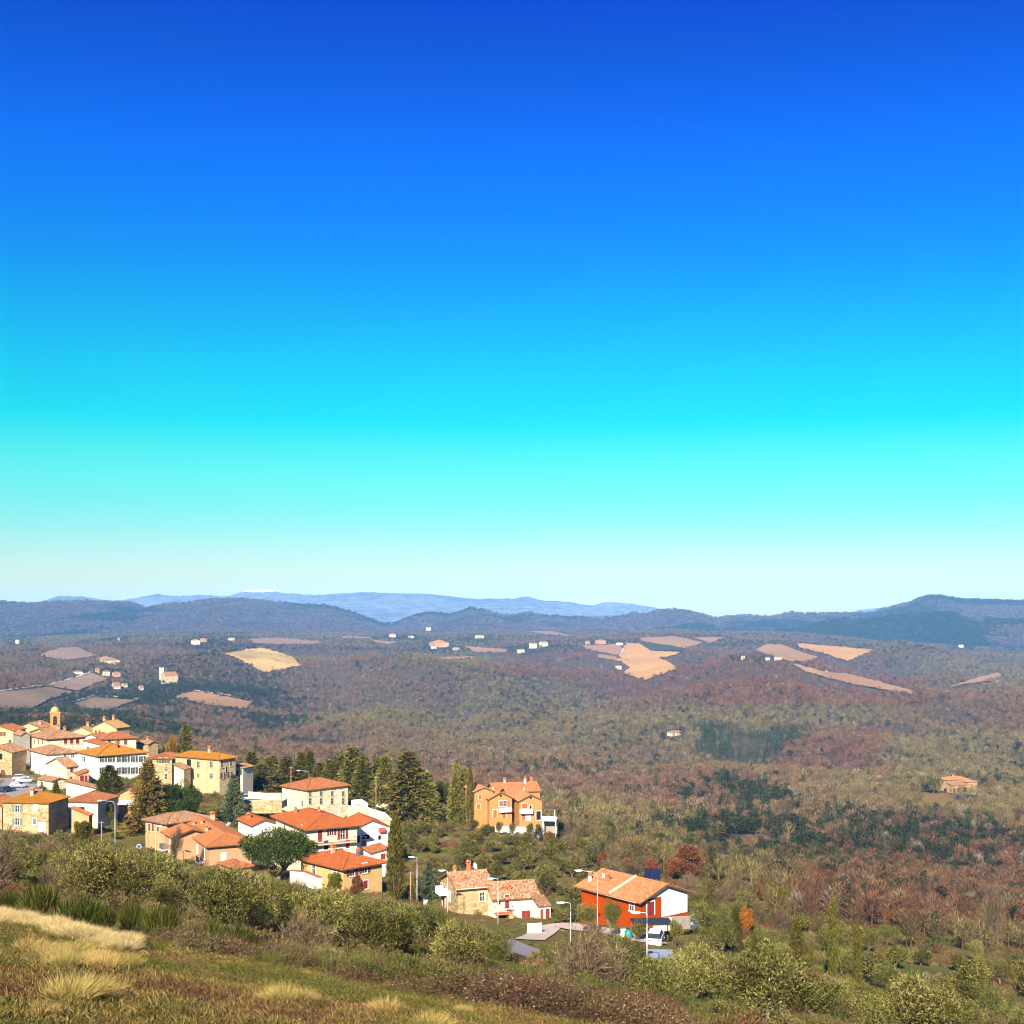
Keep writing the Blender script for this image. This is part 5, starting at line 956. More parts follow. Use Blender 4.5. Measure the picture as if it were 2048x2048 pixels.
# red house
h9 = house('red_house', 'red and white gabled house with salmon tiled roof on the right', 131, 1281, 1163, 1374, 52, 1799, 1836, 'gy', 19, 'red', 'clay', 0.75, shut='red', frame='white', base=2.2, wins=[('L', 1264, 1812, 0.75, 1.2, 'n'), ('R', 1301, 1817, 1.3, 1.75, 'g'), ('R', 1350, 1811, 0.75, 1.7, 'd', 'brown')], chim=[(0.22, 0.72, 0.5, 0.7, M_CBRICK), (0.30, 0.85, 0.35, 0.7, M_WPAINT), (0.12, 0.95, 0.3, 0.8, M_WPAINT)])
x0 = h9.r * 0.44; tn = math.tan(R(19))
MB().prism([(x0, -0.4), (h9.r + 0.02, -0.4), (h9.r + 0.02, h9.he - 0.06), (h9.r / 2, h9.he + h9.r / 2 * tn - 0.06), (x0, h9.he + x0 * tn - 0.06)], -0.05, -0.008, 'y').build('white_gable_render', WALL['white'], h9.root)
MB().prism([(0.3, h9.he - 0.1), (x0, h9.he - 0.1), (x0, h9.he + x0 * tn - 0.06)], -0.05, -0.008, 'y').build('gable_triangle', WALL['white'], h9.root)
pv = MB(); tnn = R(-19); ly = h9.l * 0.46
pv.add([(-0.55, ly - 0.13, h9.he - 0.55 * tn + 0.12), (h9.r / 2, ly - 0.13, h9.he + h9.r / 2 * tn + 0.12), (h9.r / 2, ly + 0.13, h9.he + h9.r / 2 * tn + 0.12), (-0.55, ly + 0.13, h9.he - 0.55 * tn + 0.12), (-0.55, ly - 0.13, h9.he - 0.55 * tn + 0.34), (h9.r / 2, ly - 0.13, h9.he + h9.r / 2 * tn + 0.34), (h9.r / 2, ly + 0.13, h9.he + h9.r / 2 * tn + 0.34), (-0.55, ly + 0.13, h9.he - 0.55 * tn + 0.34)], BF); pv.build('verge_wall', WALL['cream'], h9.roof)
MB().box(-0.75, 0.1, h9.he - 0.4, -0.6, h9.l, h9.he - 0.28).build('gutter', M_BRONZE, h9.roof)
sp_ = thing('solar_panel', 'dark solar panel on a stand on the red house roof', 'solar panel', h9.root.matrix_basis @ Vector((h9.r * 0.62, h9.l * 0.42, h9.he + h9.r * 0.33 * tn)), h9.root.rotation_euler.z + R(-50))
for k in (0, 1): 
    o = MB().add([(k * 1.1, 0, 0.25), (k * 1.1 + 1.04, 0, 0.25), (k * 1.1 + 1.04, 1.3, 1.3), (k * 1.1, 1.3, 1.3), (k * 1.1, -0.03, 0.31), (k * 1.1 + 1.04, -0.03, 0.31), (k * 1.1 + 1.04, 1.27, 1.36), (k * 1.1, 1.27, 1.36)], BF).build('panel', m_plain('solar_cell', (0.012, 0.018, 0.05), 0.15, 0.6), sp_)
MB().tube([(0.1, 1.2, -0.6), (0.1, 1.2, 1.2)], 0.03, 5).tube([(2.0, 1.2, -0.6), (2.0, 1.2, 1.2)], 0.03, 5).build('stand', M_STEEL, sp_)
# country villa in the right-hand woods and little sheds
VD = hit(1915, 1587, 420)
h10 = house('country_villa', 'cream country villa with low hip roof standing in the woods on the right', VD * 1.01, 1896, 1888, 1936, 66, 1560, 1588, 'hip', 18, 'ochre', 'clay', 0.6, l=10, cat='villa', wins=row('R', [1902, 1912, 1924], 1564, 1.2, 1.5, 'k') + row('R', [1901], 1575, 1.4, 2.2, 'n'), chim=[(0.5, 0.5, 0.9, 1.2)])
house('loggia_wing', 'front loggia wing with dark arches below the country villa roof', VD * 0.995, 1904, None, 1945, 70, 1571, 1590, 'sy', 14, 'pink', 'brown', 0.5, l=6, cat='villa', wins=[('R', 1909, 1581, 1.6, 3.2, 'k'), ('R', 1917, 1580, 1.8, 3.4, 'k'), ('R', 1930, 1579, 3.4, 3.2, 'k')])
house('villa_wing', 'right wing of the country villa with its own small roof', VD * 1.0, 1936, None, 1954, 70, 1564, 1589, 'hip', 18, 'ochre', 'clay', 0.5, l=9, cat='villa', wins=row('R', [1944], 1571, 1.2, 1.8, 'k'))
house('shed', 'cream tool shed right of the country villa', hit(1985, 1582, 420), 1978, None, 1993, 70, 1571, 1582, 'gx', 15, 'cream', 'brown', 0.4, l=6, cat='shed')
house('shed', 'small cream shed at the right picture edge', hit(2046, 1579, 420), 2040, None, 2062, 74, 1568, 1578, 'gx', 15, 'cream', 'brown', 0.4, l=6, cat='shed', wins=[('R', 2045, 1573, 1.4, 2.0, 'k')])
house('farmhouse', 'farmhouse roof half buried in bare woods left of the country villa', hit(1760, 1569, 420), 1752, None, 1768, 65, 1557, 1568, 'gx', 20, 'ochre', 'brown', 0.4, l=8, wins=[('R', 1757, 1562, 1.4, 1.8, 'k')])
house('farmhouse', 'yellow house seen between the conifers behind the terrace wall', 300, 781, None, 797, 72, 1553, 1585, 'gx', 18, 'yellow', 'clay', 0.4, l=6)
house('farmhouse', 'small orange house glimpsed between conifer and round pine', 300, 838, None, 866, 76, 1573, 1600, 'gx', 20, 'ochre', 'clay', 0.4, l=6)
# far hamlets: (name, label, d, px, width px, eave row, foot row, wall, tile)
FARH = [('castle_house', 'pale castle house below the square tower in the far left hamlet', 1500, 322, 34, 1352, 1366, 'yellow', 'brown'), ('farmhouse', 'pink farmhouse left of the olive rows in the far left hamlet', 1560, 224, 17, 1346, 1354, 'pink', 'brown'), ('farmhouse', 'cream farmhouse beside the pink one in the far left hamlet', 1580, 205, 15, 1343, 1353, 'cream', 'brown'),
        ('barn', 'small white roofed barn above the vine rows', 1620, 146, 20, 1344, 1349, 'white', 'brown'), ('farmhouse', 'red roofed house at the left end of the far left hamlet', 1600, 190, 9, 1338, 1346, 'pink', 'dull'), ('barn', 'long low barn below the far left hamlet', 1420, 223, 18, 1373, 1379, 'cream', 'brown'), ('barn', 'cream barn beside the long low barn', 1440, 243, 12, 1370, 1376, 'cream', 'brown'), ('barn', 'small cream barn left of the castle hedge', 1440, 277, 10, 1375, 1380, 'cream', 'brown'),
        ('long_house', 'long pale farm above the olive rows of the left hamlet', 1800, 192, 48, 1322, 1328, 'cream', 'brown'), ('farmhouse', 'white farmhouse above the golden stubble field', 2700, 382, 18, 1281, 1289, 'white', 'clay'), ('farmhouse', 'orange roofed farm right of the white farmhouse', 2750, 400, 13, 1278, 1284, 'ochre', 'clay'), ('farmhouse', 'low cream farm beyond the stubble field', 2900, 456, 14, 1277, 1281, 'cream', 'clay'), ('factory', 'white factory roofs at the foot of the far left hills', 4300, 362, 22, 1257, 1263, 'white', 'clay'),
        ('villa', 'white villa on the far left hillside', 4600, 139, 8, 1239, 1243, 'white', 'clay'), ('farmhouse', 'white house at the left edge of the far plain', 3500, 31, 7, 1281, 1288, 'white', 'clay'), ('farmhouse', 'pink house on the far left plain', 3600, 234, 6, 1277, 1282, 'pink', 'clay'),
        ('farmhouse', 'cream farm on the plateau left of centre', 3000, 778, 14, 1269, 1275, 'cream', 'clay'), ('farmhouse', 'cream farm with red roof right of the plateau vineyard', 3000, 816, 12, 1273, 1277, 'cream', 'clay'), ('villa', 'pale villa among dark trees on the central knoll', 3300, 852, 10, 1255, 1261, 'cream', 'clay'), ('manor', 'large ochre manor with rose walls in the centre of the plateau', 2500, 858, 40, 1286, 1295, 'ochre', 'clay'), ('farmhouse', 'white barn in front of the ochre manor', 2450, 862, 10, 1293, 1298, 'white', 'brown'), ('farmhouse', 'low yellow house right of the ochre manor', 2450, 905, 14, 1296, 1301, 'yellow', 'brown'), ('villa', 'cream villa with terrace right of the central knoll', 2800, 950, 18, 1272, 1278, 'cream', 'clay'),
        ('farmhouse', 'squat cream house on the crest right of centre', 2600, 1058, 16, 1288, 1298, 'cream', 'brown'), ('farmhouse', 'tall cream house on the crest right of centre', 2600, 1078, 18, 1285, 1294, 'cream', 'brown'), ('farmhouse', 'lone cream house on the wooded crest', 2500, 1034, 15, 1300, 1307, 'cream', 'brown'), ('farmhouse', 'ochre farm above the orange clay field', 2900, 1170, 10, 1283, 1289, 'ochre', 'clay'), ('farmhouse', 'rose farm with orange roof above the orange clay field', 2900, 1190, 22, 1282, 1289, 'pink', 'clay'), ('barn', 'white shed on the track above the orange clay field', 2850, 1232, 14, 1286, 1291, 'white', 'brown'), ('farmhouse', 'cream house among olives left of the orange clay field', 2150, 1231, 12, 1332, 1340, 'cream', 'brown'),
        ('farmhouse', 'white farmhouse with dark trees below the right vineyards', 2400, 1549, 15, 1315, 1321, 'white', 'brown'), ('farmhouse', 'cream farmhouse left of the right vineyards', 2400, 1530, 10, 1315, 1321, 'cream', 'clay'), ('farmhouse', 'small cream house on the wooded ridge', 2450, 1482, 8, 1312, 1319, 'cream', 'brown'), ('villa', 'white villa on the far right hillside', 4300, 1704, 9, 1261, 1266, 'white', 'clay'), ('farmhouse', 'white farmhouse at the far right valley edge', 3600, 2019, 12, 1290, 1295, 'white', 'clay'), ('farmhouse', 'white house in the far right valley', 3700, 1917, 10, 1290, 1295, 'white', 'clay'), ('farmhouse', 'second white house in the far right valley', 3700, 1930, 8, 1289, 1294, 'white', 'clay'), ('ruin', 'pale stone ruin on the bare wooded slope in the middle', 950, 1334, 30, 1466, 1474, 'cream', 'brown')]
for nm, lb, d_, px_, w_, pe_, pb_, wl_, tl_ in FARH:
    dd = min(max(hit(px_ + w_ / 2, pb_, 400, 5600), d_ * 0.6), d_ * 1.5)
    f = foot(px_ + w_ / 2, dd); pg = HY + (CZ - f.z) * 2048 / dd; hgt = (pb_ - pe_)
    house(nm, lb, dd, px_ + w_ * 0.3, px_, px_ + w_, random.uniform(50, 66), min(pb_, pg) - hgt, max(pg, pb_) + 0.5, random.choice(['gx', 'hip']), 20, wl_, tl_, 0.6, cat='house', base=4, wins=[('R', px_ + w_ * (0.4 + 0.3 * k), min(pb_, pg) - hgt * 0.55, 1.3, 1.8, 'k') for k in range(2)] if d_ < 3200 else ())
tw = thing('stone_tower', 'square pale stone tower of the far left hamlet', 'tower', foot(323, hit(323, 1367, 900)), R(30)); zt_ = P(323, 1336, hit(323, 1367, 900)).z - tw.location.z
MB().box(-3, -3, -4, 3, 3, zt_).build('shaft', WALL['pale'], tw); mb_ = MB()
for k in range(4):
    for s_ in ((-3.2, -3.2 + k * 1.8), (2.5, -3.2 + k * 1.8)): mb_.box(s_[0], s_[1], zt_ - 0.002, s_[0] + 0.7, s_[1] + 1.0, zt_ + 1.2)
mb_.build('battlements', WALL['pale'], tw)

# ------------------------------------------------------------------ walls, fences, street furniture, vehicles
def wall_run(name, label, pts, h, mat, thick=0.4, cat='wall', cop=None, group=None):
    """free-standing wall through (px, py_top, d) points, reaching down into the ground"""
    Ps = [P(*p) for p in pts]; o = thing(name, label, cat, Ps[0], 0, group); mb = MB(); cb = MB()
    for p, q in zip(Ps[:-1], Ps[1:]):
        p = p - Ps[0]; q = q - Ps[0]; n = Vector((-(q - p).y, (q - p).x, 0)).normalized() * thick / 2; zz = Vector((0, 0, 1))
        mb.add([tuple(v) for v in (p - n - zz * h, q - n - zz * h, q + n - zz * h, p + n - zz * h, p - n, q - n, q + n, p + n)], BF)
        if cop: m2 = n * 1.5; cb.add([tuple(v) for v in (p - m2, q - m2, q + m2, p + m2, p - m2 + zz * .12, q - m2 + zz * .12, q + m2 + zz * .12, p + m2 + zz * .12)], BF)
    mb.build('wall', mat, o)
    if cop: cb.build('coping', cop, o)
    return o
wall_run('retaining_wall', 'long stone retaining wall below the parked blue car', [(488, 1601, 240), (520, 1601, 240), (564, 1600, 240)], 3.0, WALL['stone'], cop=M_SFRAME)
wall_run('garden_wall', 'stone garden wall with gate piers beside the parked blue car', [(497, 1583, 250), (530, 1586, 250), (563, 1586, 250)], 1.6, WALL['pale'])
wall_run('retaining_wall', 'pale rendered retaining wall stepping down right of the stone villa', [(697, 1612, 246), (722, 1610, 242), (740, 1618, 238), (768, 1626, 236), (782, 1640, 232)], 3.0, WALL['cream'], cop=M_WFRAME)
wall_run('retaining_wall', 'ochre lower retaining wall behind the red roofs', [(712, 1630, 228), (740, 1634, 226), (782, 1644, 224)], 2.4, WALL['yellow'])
wall_run('garden_wall', 'low stone wall under the conifers right of the stone villa', [(752, 1604, 262), (790, 1612, 262), (812, 1618, 262)], 1.4, WALL['pale'])
wall_run('garden_wall', 'white garden wall with red coping in the shade of the big pine', [(582, 1741, 168), (612, 1744, 164), (642, 1756, 160)], 2.2, WALL['white'], cop=m_plain('red_coping', (0.42, 0.12, 0.05)))
wall_run('garden_wall', 'low cream wall below the white gabled house', [(704, 1600, 250), (722, 1598, 246), (734, 1606, 242)], 1.2, WALL['white'])
wall_run('garden_wall', 'buff garden wall at the foot of the red house', [(1306, 1838, 126), (1340, 1834, 126), (1378, 1832, 130)], 1.6, WALL['cream'])
M_LAMP = m_plain('lamp_grey', (0.55, 0.58, 0.60), 0.4, 0.5, 0.3); M_LGLASS = m_plain('lamp_glass', (0.85, 0.87, 0.88), 0.2, 0.6)
def lamp(px, top, d, label, arm=1.6, side=-1, curve=True, hmin=5.0):
    p = foot(px, d); H = max(hmin, P(px, top, d).z - p.z); t = thing('street_lamp', label, 'street lamp', p, 0, 'street lamps of the village')
    MB().tube([(0, 0, -0.4), (0, 0, 1.2), (0, 0, H - 1.0)], [0.075, 0.06, 0.045], 8).build('pole', M_LAMP, t, True)
    if curve: pts = [(0, 0, H - 1.0), (side * 0.12, 0, H - 0.55), (side * 0.45, 0, H - 0.2), (side * arm, 0, H)]
    else: pts = [(0, 0, H - 1.0), (0, 0, H - 0.1), (side * 0.25, 0, H), (side * arm * 0.5, 0, H)]
    MB().tube(pts, 0.038, 7).build('arm', M_LAMP, t, True); e = pts[-1]
    hd = MB().add([(e[0] + side * -0.1, -0.16, H - 0.06), (e[0] + side * 0.75, -0.13, H - 0.02), (e[0] + side * 0.75, 0.13, H - 0.02), (e[0] + side * -0.1, 0.16, H - 0.06), (e[0] + side * -0.1, -0.12, H + 0.10), (e[0] + side * 0.75, -0.08, H + 0.08), (e[0] + side * 0.75, 0.08, H + 0.08), (e[0] + side * -0.1, 0.12, H + 0.10)], BF).build('lamp_head', M_WPAINT, t)
    MB().box(e[0] + side * 0.05, -0.1, H - 0.10, e[0] + side * 0.6, 0.1, H - 0.055).build('lens', M_LGLASS, hd); return t
lamp(230, 1601, 198, 'curved street lamp in front of the dark cypress on the left', 2.6)
lamp(311, 1652, 188, 'straight street lamp in front of the long brick house', 0.8, 1, False)
lamp(834, 1714, 160, 'street lamp on the bank right of the tall cypress', 1.2, -1, False)
lamp(895, 1741, 143, 'street lamp at the left corner of the stone cottages', 1.0, -1, False)
lamp(996, 1757, 140, 'street lamp in front of the joint of the two stone cottages', 1.4, -1, False)
lamp(1141, 1810, 113, 'street lamp between the cottages and the red house', 1.6, -1, False)
lamp(1195, 1741, 124, 'tall curved street lamp in front of the red house', 2.0)
lamp(1294, 1883, 94, 'low street lamp left of the grey shelter', 1.5, -1, False)
lamp(618, 1541, 262, 'street lamp standing behind the square stone villa', 2.4)
def pole(px, top, d, label, r=0.11, hmin=4.0):
    p = foot(px, d); H = max(hmin, P(px, top, d).z - p.z); t = thing('utility_pole', label, 'pole', p)
    MB().tube([(0, 0, -0.4), (0, 0, H)], [r, r * 0.7], 7).build('shaft', m_plain('pole_wood', (0.36, 0.22, 0.12)), t, True)
    MB().box(-0.45, -0.05, H - 0.35, 0.45, 0.05, H - 0.25).tube([(-0.35, 0, H - 0.25), (-0.35, 0, H - 0.1)], 0.03, 5).tube([(0.35, 0, H - 0.25), (0.35, 0, H - 0.1)], 0.03, 5).build('crossarm', M_STEEL, t)
pole(582, 1533, 262, 'brown wooden pole left of the lamp behind the stone villa'); pole(203, 1642, 190, 'wooden pole in the olives left of the curved lamp'); pole(752, 1552, 258, 'thin pale pole in front of the conifers'); pole(821, 1742, 158, 'wooden pole on the bank left of the street lamp')
M_TYRE = m_plain('tyre', (0.02, 0.02, 0.02), 0.9)
def car(px, d, rz, paint, label, L=4.1, group='cars parked in the village', suv=0.0, dz=0.4):
    p = foot(px, d, dz); t = thing('parked_car', label, 'car', p, R(rz), group); W_ = 0.86; h = L / 2; z = suv
    prof = [(-h, 0.35), (-h + 0.05, 0.72 + z), (-h + 0.25, 0.85 + z), (h * 0.42, 0.88 + z), (h * 0.93, 0.74 + z), (h, 0.55), (h, 0.32), (-h, 0.30)]
    MB().prism(prof, -W_, W_, 'y').build('body', paint, t)
    cab = [(-h + 0.2, 0.84 + z), (-h + 0.55, 1.38 + z), (h * 0.12, 1.43 + z), (h * 0.52, 0.86 + z)]
    c = MB(); n = 4; c.add([(x, -W_ * (0.95 if zz < 1.1 + z else 0.76), zz) for x, zz in cab] + [(x, W_ * (0.95 if zz < 1.1 + z else 0.76), zz) for x, zz in cab], [(0, 1, 2, 3), (7, 6, 5, 4), (0, 4, 5, 1), (2, 6, 7, 3), (3, 7, 4, 0)]); c.build('window', M_GLASS, t)
    MB().box(-h + 0.5, -W_ * 0.77, 1.37 + z, h * 0.16, W_ * 0.77, 1.46 + z).build('roof', paint, t)
    for sx in (-1, 1):
        for sy in (-1, 1):
            w = MB().lathe([(0.0, -0.1), (0.2, -0.1), (0.31, -0.09), (0.33, 0.0), (0.31, 0.09), (0.2, 0.1), (0.0, 0.1)], 14).build('wheel', M_TYRE, t, loc=(sx * h * 0.62, sy * (W_ - 0.06), 0.33)); w.rotation_euler = (R(90), 0, 0)
            MB().lathe([(0.0, -0.115), (0.18, -0.115), (0.19, 0.0), (0.18, 0.115), (0.0, 0.115)], 10).build('rim', M_METAL, w)
    for sy in (-1, 1): MB().box(h * 0.94, sy * 0.5 - 0.16, 0.58 + z, h * 1.0, sy * 0.5 + 0.16, 0.70 + z).build('headlight', M_LGLASS, t); MB().box(-h - 0.01, sy * 0.6 - 0.12, 0.62 + z, -h + 0.08, sy * 0.6 + 0.12, 0.74 + z).build('taillight', m_plain('tail_lens', (0.4, 0.02, 0.02), 0.3), t)
    return t
PW = m_plain('white_car_paint', (0.80, 0.81, 0.82), 0.25, 0.5, 0, 0.04); PS = m_plain('silver_car_paint', (0.50, 0.52, 0.55), 0.3, 0.5, 0.4, 0.05); PB = m_plain('dark_car_paint', (0.03, 0.04, 0.08), 0.25, 0.5, 0, 0.05); PL = m_plain('pale_blue_car_paint', (0.45, 0.55, 0.68), 0.25, 0.5, 0.2, 0.05)
car(42, 281, 12, PW, 'white parked car nearest the white house', dz=0.45); car(48, 276, 8, PW, 'white parked car in front of the other white one', dz=0.45); car(36, 268, 5, PS, 'silver parked car on the near side of the square', dz=0.45); car(14, 262, 60, PB, 'dark parked car at the left edge of the square', dz=0.4)
car(497, 254, 20, PL, 'pale blue car parked behind the garden wall', dz=1.2)
car(1311, 118, 78, PW, 'white pick-up car under the dark carport by the red house', 4.3, suv=0.15, dz=0.05)
ct = thing('carport', 'dark flat carport roof over the white car', 'carport', foot(1309, 120), R(4)); MB().box(-2.6, -1.5, 2.2, 2.0, 1.8, 2.34).build('roof', m_plain('dark_felt', (0.03, 0.035, 0.04)), ct)
for x_ in (-2.5, 1.9):
    for y_ in (-1.4, 1.7): MB().box(x_ - 0.06, y_ - 0.06, -0.3, x_ + 0.06, y_ + 0.06, 2.2).build('post', M_EAVE, ct)
sh = thing('shelter', 'grey blue sheet roofed shelter on thin posts below the red house', 'shelter', foot(1322, 103), R(-6)); q_ = P(1322, 1900, 103).z - sh.location.z
MB().prism([(-1.3, q_ - 0.75), (0.0, q_), (1.3, q_ - 0.75), (1.3, q_ - 0.69), (0.0, q_ + 0.07), (-1.3, q_ - 0.69)], -1.4, 1.25, 'x').build('roof', m_plain('blue_grey_sheet', (0.16, 0.20, 0.28), 0.5, 0.4), sh)
for x_ in (-1.3, 0, 1.15):
    for y_ in (-1.2, 1.2): MB().box(x_ - 0.04, y_ - 0.04, -0.4, x_ + 0.04, y_ + 0.04, q_ - 0.68).build('post', M_STEEL, sh)
MB().box(-1.32, -0.9, -0.3, -1.28, 1.2, q_ - 0.9).build('side_panel', m_plain('slate_sheet', (0.10, 0.12, 0.16)), sh)
bn = thing('recycling_bin', 'dark blue bin with pale emblem beside the red house', 'bin', foot(1383, hit(1383, 1856, 60)), R(10)); bh = 1.5
MB().add([(-0.5, -0.4, 0), (0.5, -0.4, 0), (0.5, 0.4, 0), (-0.5, 0.4, 0), (-0.58, -0.48, bh * 0.8), (0.58, -0.48, bh * 0.8), (0.58, 0.48, bh * 0.8), (-0.58, 0.48, bh * 0.8)], BF).build('body', m_plain('blue_plastic', (0.02, 0.05, 0.20), 0.5), bn)
MB().prism([(-0.55, bh * 0.8), (0.55, bh * 0.8), (0.3, bh), (-0.3, bh)], -0.62, 0.62, 'x').build('lid', m_plain('navy_plastic', (0.015, 0.02, 0.06), 0.5), bn); MB().lathe([(0.18, 0), (0.18, 0.03), (0.0, 0.03)], 14).build('emblem', M_WPAINT, bn, loc=(-0.1, -0.46, bh * 0.5)).rotation_euler = (R(90), 0, 0)
cb_ = thing('cabinet', 'small white cabinet left of the carport', 'cabinet', foot(1246, 121)); MB().box(-0.3, -0.25, -0.2, 0.3, 0.25, 1.15).build('body', M_WPAINT, cb_); MB().box(-0.26, -0.27, 0.0, 0.26, -0.25, 1.05).build('door', M_WFRAME, cb_); MB().box(-0.36, -0.32, 1.15, 0.36, 0.3, 1.22).build('lid', M_STEEL, cb_)
tb_ = thing('water_tank', 'teal plastic water tank beside the white cabinet', 'tank', foot(1257, 120)); MB().lathe([(0.0, -0.2), (0.42, -0.2), (0.46, 0.2), (0.46, 0.9), (0.36, 1.05), (0.12, 1.1), (0.12, 1.2), (0.0, 1.2)], 14).build('body', m_plain('teal_plastic', (0.02, 0.22, 0.24), 0.4), tb_, True); MB().lathe([(0.14, 1.2), (0.14, 1.26), (0, 1.26)], 10).build('cap', M_DARK, tb_)
cl_ = thing('hanging_sheet', 'white sheet hung on a line between two posts by the cottages', 'sheet', foot(1069, 131), R(12)); tz = P(1069, 1846, 131).z - cl_.location.z; V_ = []; 
for k in range(13):
    for j in range(7): V_.append((-0.95 + k * 1.9 / 12, 0.06 * math.sin(k * 1.4) * (j / 6) , tz - j * 0.25 - 0.04 * math.sin(k * math.pi / 12)))
so = obj('sheet', mesh('sheet', V_, [(k * 7 + j, k * 7 + j + 1, k * 7 + j + 8, k * 7 + j + 7) for k in range(12) for j in range(6)], M_WPAINT, True), cl_); so.modifiers.new('thickness', 'SOLIDIFY').thickness = 0.01
MB().tube([(-1.0, 0, tz), (1.0, 0, tz)], 0.01, 4).build('line', M_STEEL, cl_)
for x_ in (-1.0, 1.0): MB().tube([(x_, 0, -0.4), (x_, 0, tz + 0.1)], 0.04, 6).build('post', M_EAVE, cl_)
bh_ = thing('bee_box', 'small white box on the bank behind the cottages', 'box', foot(851, 158)); MB().box(-0.35, -0.3, 0.2, 0.35, 0.3, 0.85).build('body', M_WPAINT, bh_); MB().box(-0.4, -0.35, 0.85, 0.4, 0.35, 0.92).build('lid', M_METAL, bh_); MB().box(-0.3, -0.25, -0.3, -0.22, 0.25, 0.2).box(0.22, -0.25, -0.3, 0.3, 0.25, 0.2).build('leg', M_EAVE, bh_)
sg = thing('road_sign', 'round blue road sign in front of the old farmhouse', 'sign', foot(278, 178), R(8)); z_ = max(2.0, P(278, 1693, 178).z - sg.location.z); MB().tube([(0, 0, -0.3), (0, 0, z_)], 0.035, 6).build('post', M_METAL, sg)
for rr_, mm_, nm_, yy_ in ((0.42, M_WPAINT, 'rim', 0), (0.36, m_plain('sign_blue', (0.03, 0.12, 0.55), 0.4), 'face', -0.015)): MB().lathe([(0.0, 0), (rr_, 0), (rr_, 0.02), (0, 0.02)], 18).build(nm_, mm_, sg, loc=(0, -0.05 + yy_, z_)).rotation_euler = (R(90), 0, 0)

# ------------------------------------------------------------------ planting helpers
def clear_of_houses(x, y, m=1.0):
    x = np.asarray(x, float); y = np.asarray(y, float); ok = np.ones(x.shape, bool)
    for C, a, b, l, r in HOUSES:
        dx = x - C.x; dy = y - C.y; s = dx * a[0] + dy * a[1]; t = dx * b[0] + dy * b[1]
        ok &= ~((s > -m) & (s < l + m) & (t > -m) & (t < r + m))
    return ok
def road_dist(x, y):
    best = np.full(np.shape(x), 1e9)
    for line in (ROAD, DRIVE, SQ):
        pts = [((p - HX) * d / 2048, K * d) for p, d in line]
        for (x1, y1), (x2, y2) in zip(pts[:-1], pts[1:]):
            t = np.clip(((x - x1) * (x2 - x1) + (y - y1) * (y2 - y1)) / ((x2 - x1) ** 2 + (y2 - y1) ** 2), 0, 1)
            best = np.minimum(best, np.hypot(x - x1 - t * (x2 - x1), y - y1 - t * (y2 - y1)))
    return best
LIM = [(-100, 1655), (0, 1660), (95, 1668), (130, 1655), (180, 1655), (250, 1655), (285, 1700), (340, 1722), (430, 1732), (510, 1742), (590, 1766), (690, 1788), (755, 1792), (800, 1806), (830, 1808), (880, 1818), (915, 1836), (985, 1858), (1020, 1915), (1060, 1925), (1085, 1880), (1110, 1878), (1160, 1876), (1185, 1840), (1235, 1840), (1250, 1872), (1290, 1900), (1350, 1925), (1372, 1866), (1420, 1850), (1480, 1865), (1560, 1868), (1700, 1868), (1900, 1905), (2148, 1925)]
def lim(px): return float(np.interp(px, [p[0] for p in LIM], [p[1] for p in LIM]))
PLACED = []
def spots(n, px0, px1, d0, d1, gap, seed, accept=None):
    g = np.random.default_rng(seed); out = []; tries = 0
    while len(out) < n and tries < n * 60:
        tries += 1; px = g.uniform(px0, px1); d = math.sqrt(g.uniform(d0 * d0, d1 * d1)); x = (px - HX) * d / 2048; y = K * d
        if accept and not accept(px, d, x, y): continue
        if not clear_of_houses(np.array([x]), np.array([y]), 1.6)[0] or road_dist(x, y) < 3.4: continue
        if any((x - a) ** 2 + (y - b) ** 2 < gap * gap for a, b in PLACED): continue
        PLACED.append((x, y)); out.append((px, d, x, y))
    return out
def capped(px, d, x, y, h):
    """height that keeps the plant below the houses seen behind it"""
    if d > 148: return h
    zt = CZ - (lim(px) - HY) * d / 2048; return min(h, zt - gz(x, y))

def near(px, d, marks):
    return marks[int(np.searchsorted([m[0] for m in marks], px).clip(0, len(marks) - 1))][1]
MK1 = [(110, 'the rubble stone house'), (280, 'the cream windowless house'), (430, 'the long brick house'), (600, 'the big pine'), (770, 'the buff brick house'), (900, 'the bank with street lamps'), (1130, 'the stone cottages')]
MK2 = [(1230, 'the gravel drive'), (1400, 'the grey shelter'), (1560, 'the orange autumn tree'), (1700, 'the slender cypresses'), (1860, 'the rightmost slender cypress'), (2200, 'the right picture edge')]
MK3 = [(880, 'the round bright green pine'), (990, 'the left block of the brick terrace'), (1090, 'the carport of the brick terrace'), (1230, 'the umbrella pines')]
def zone3(d): return 'front' if d < 70 else ('middle' if d < 108 else 'rear')
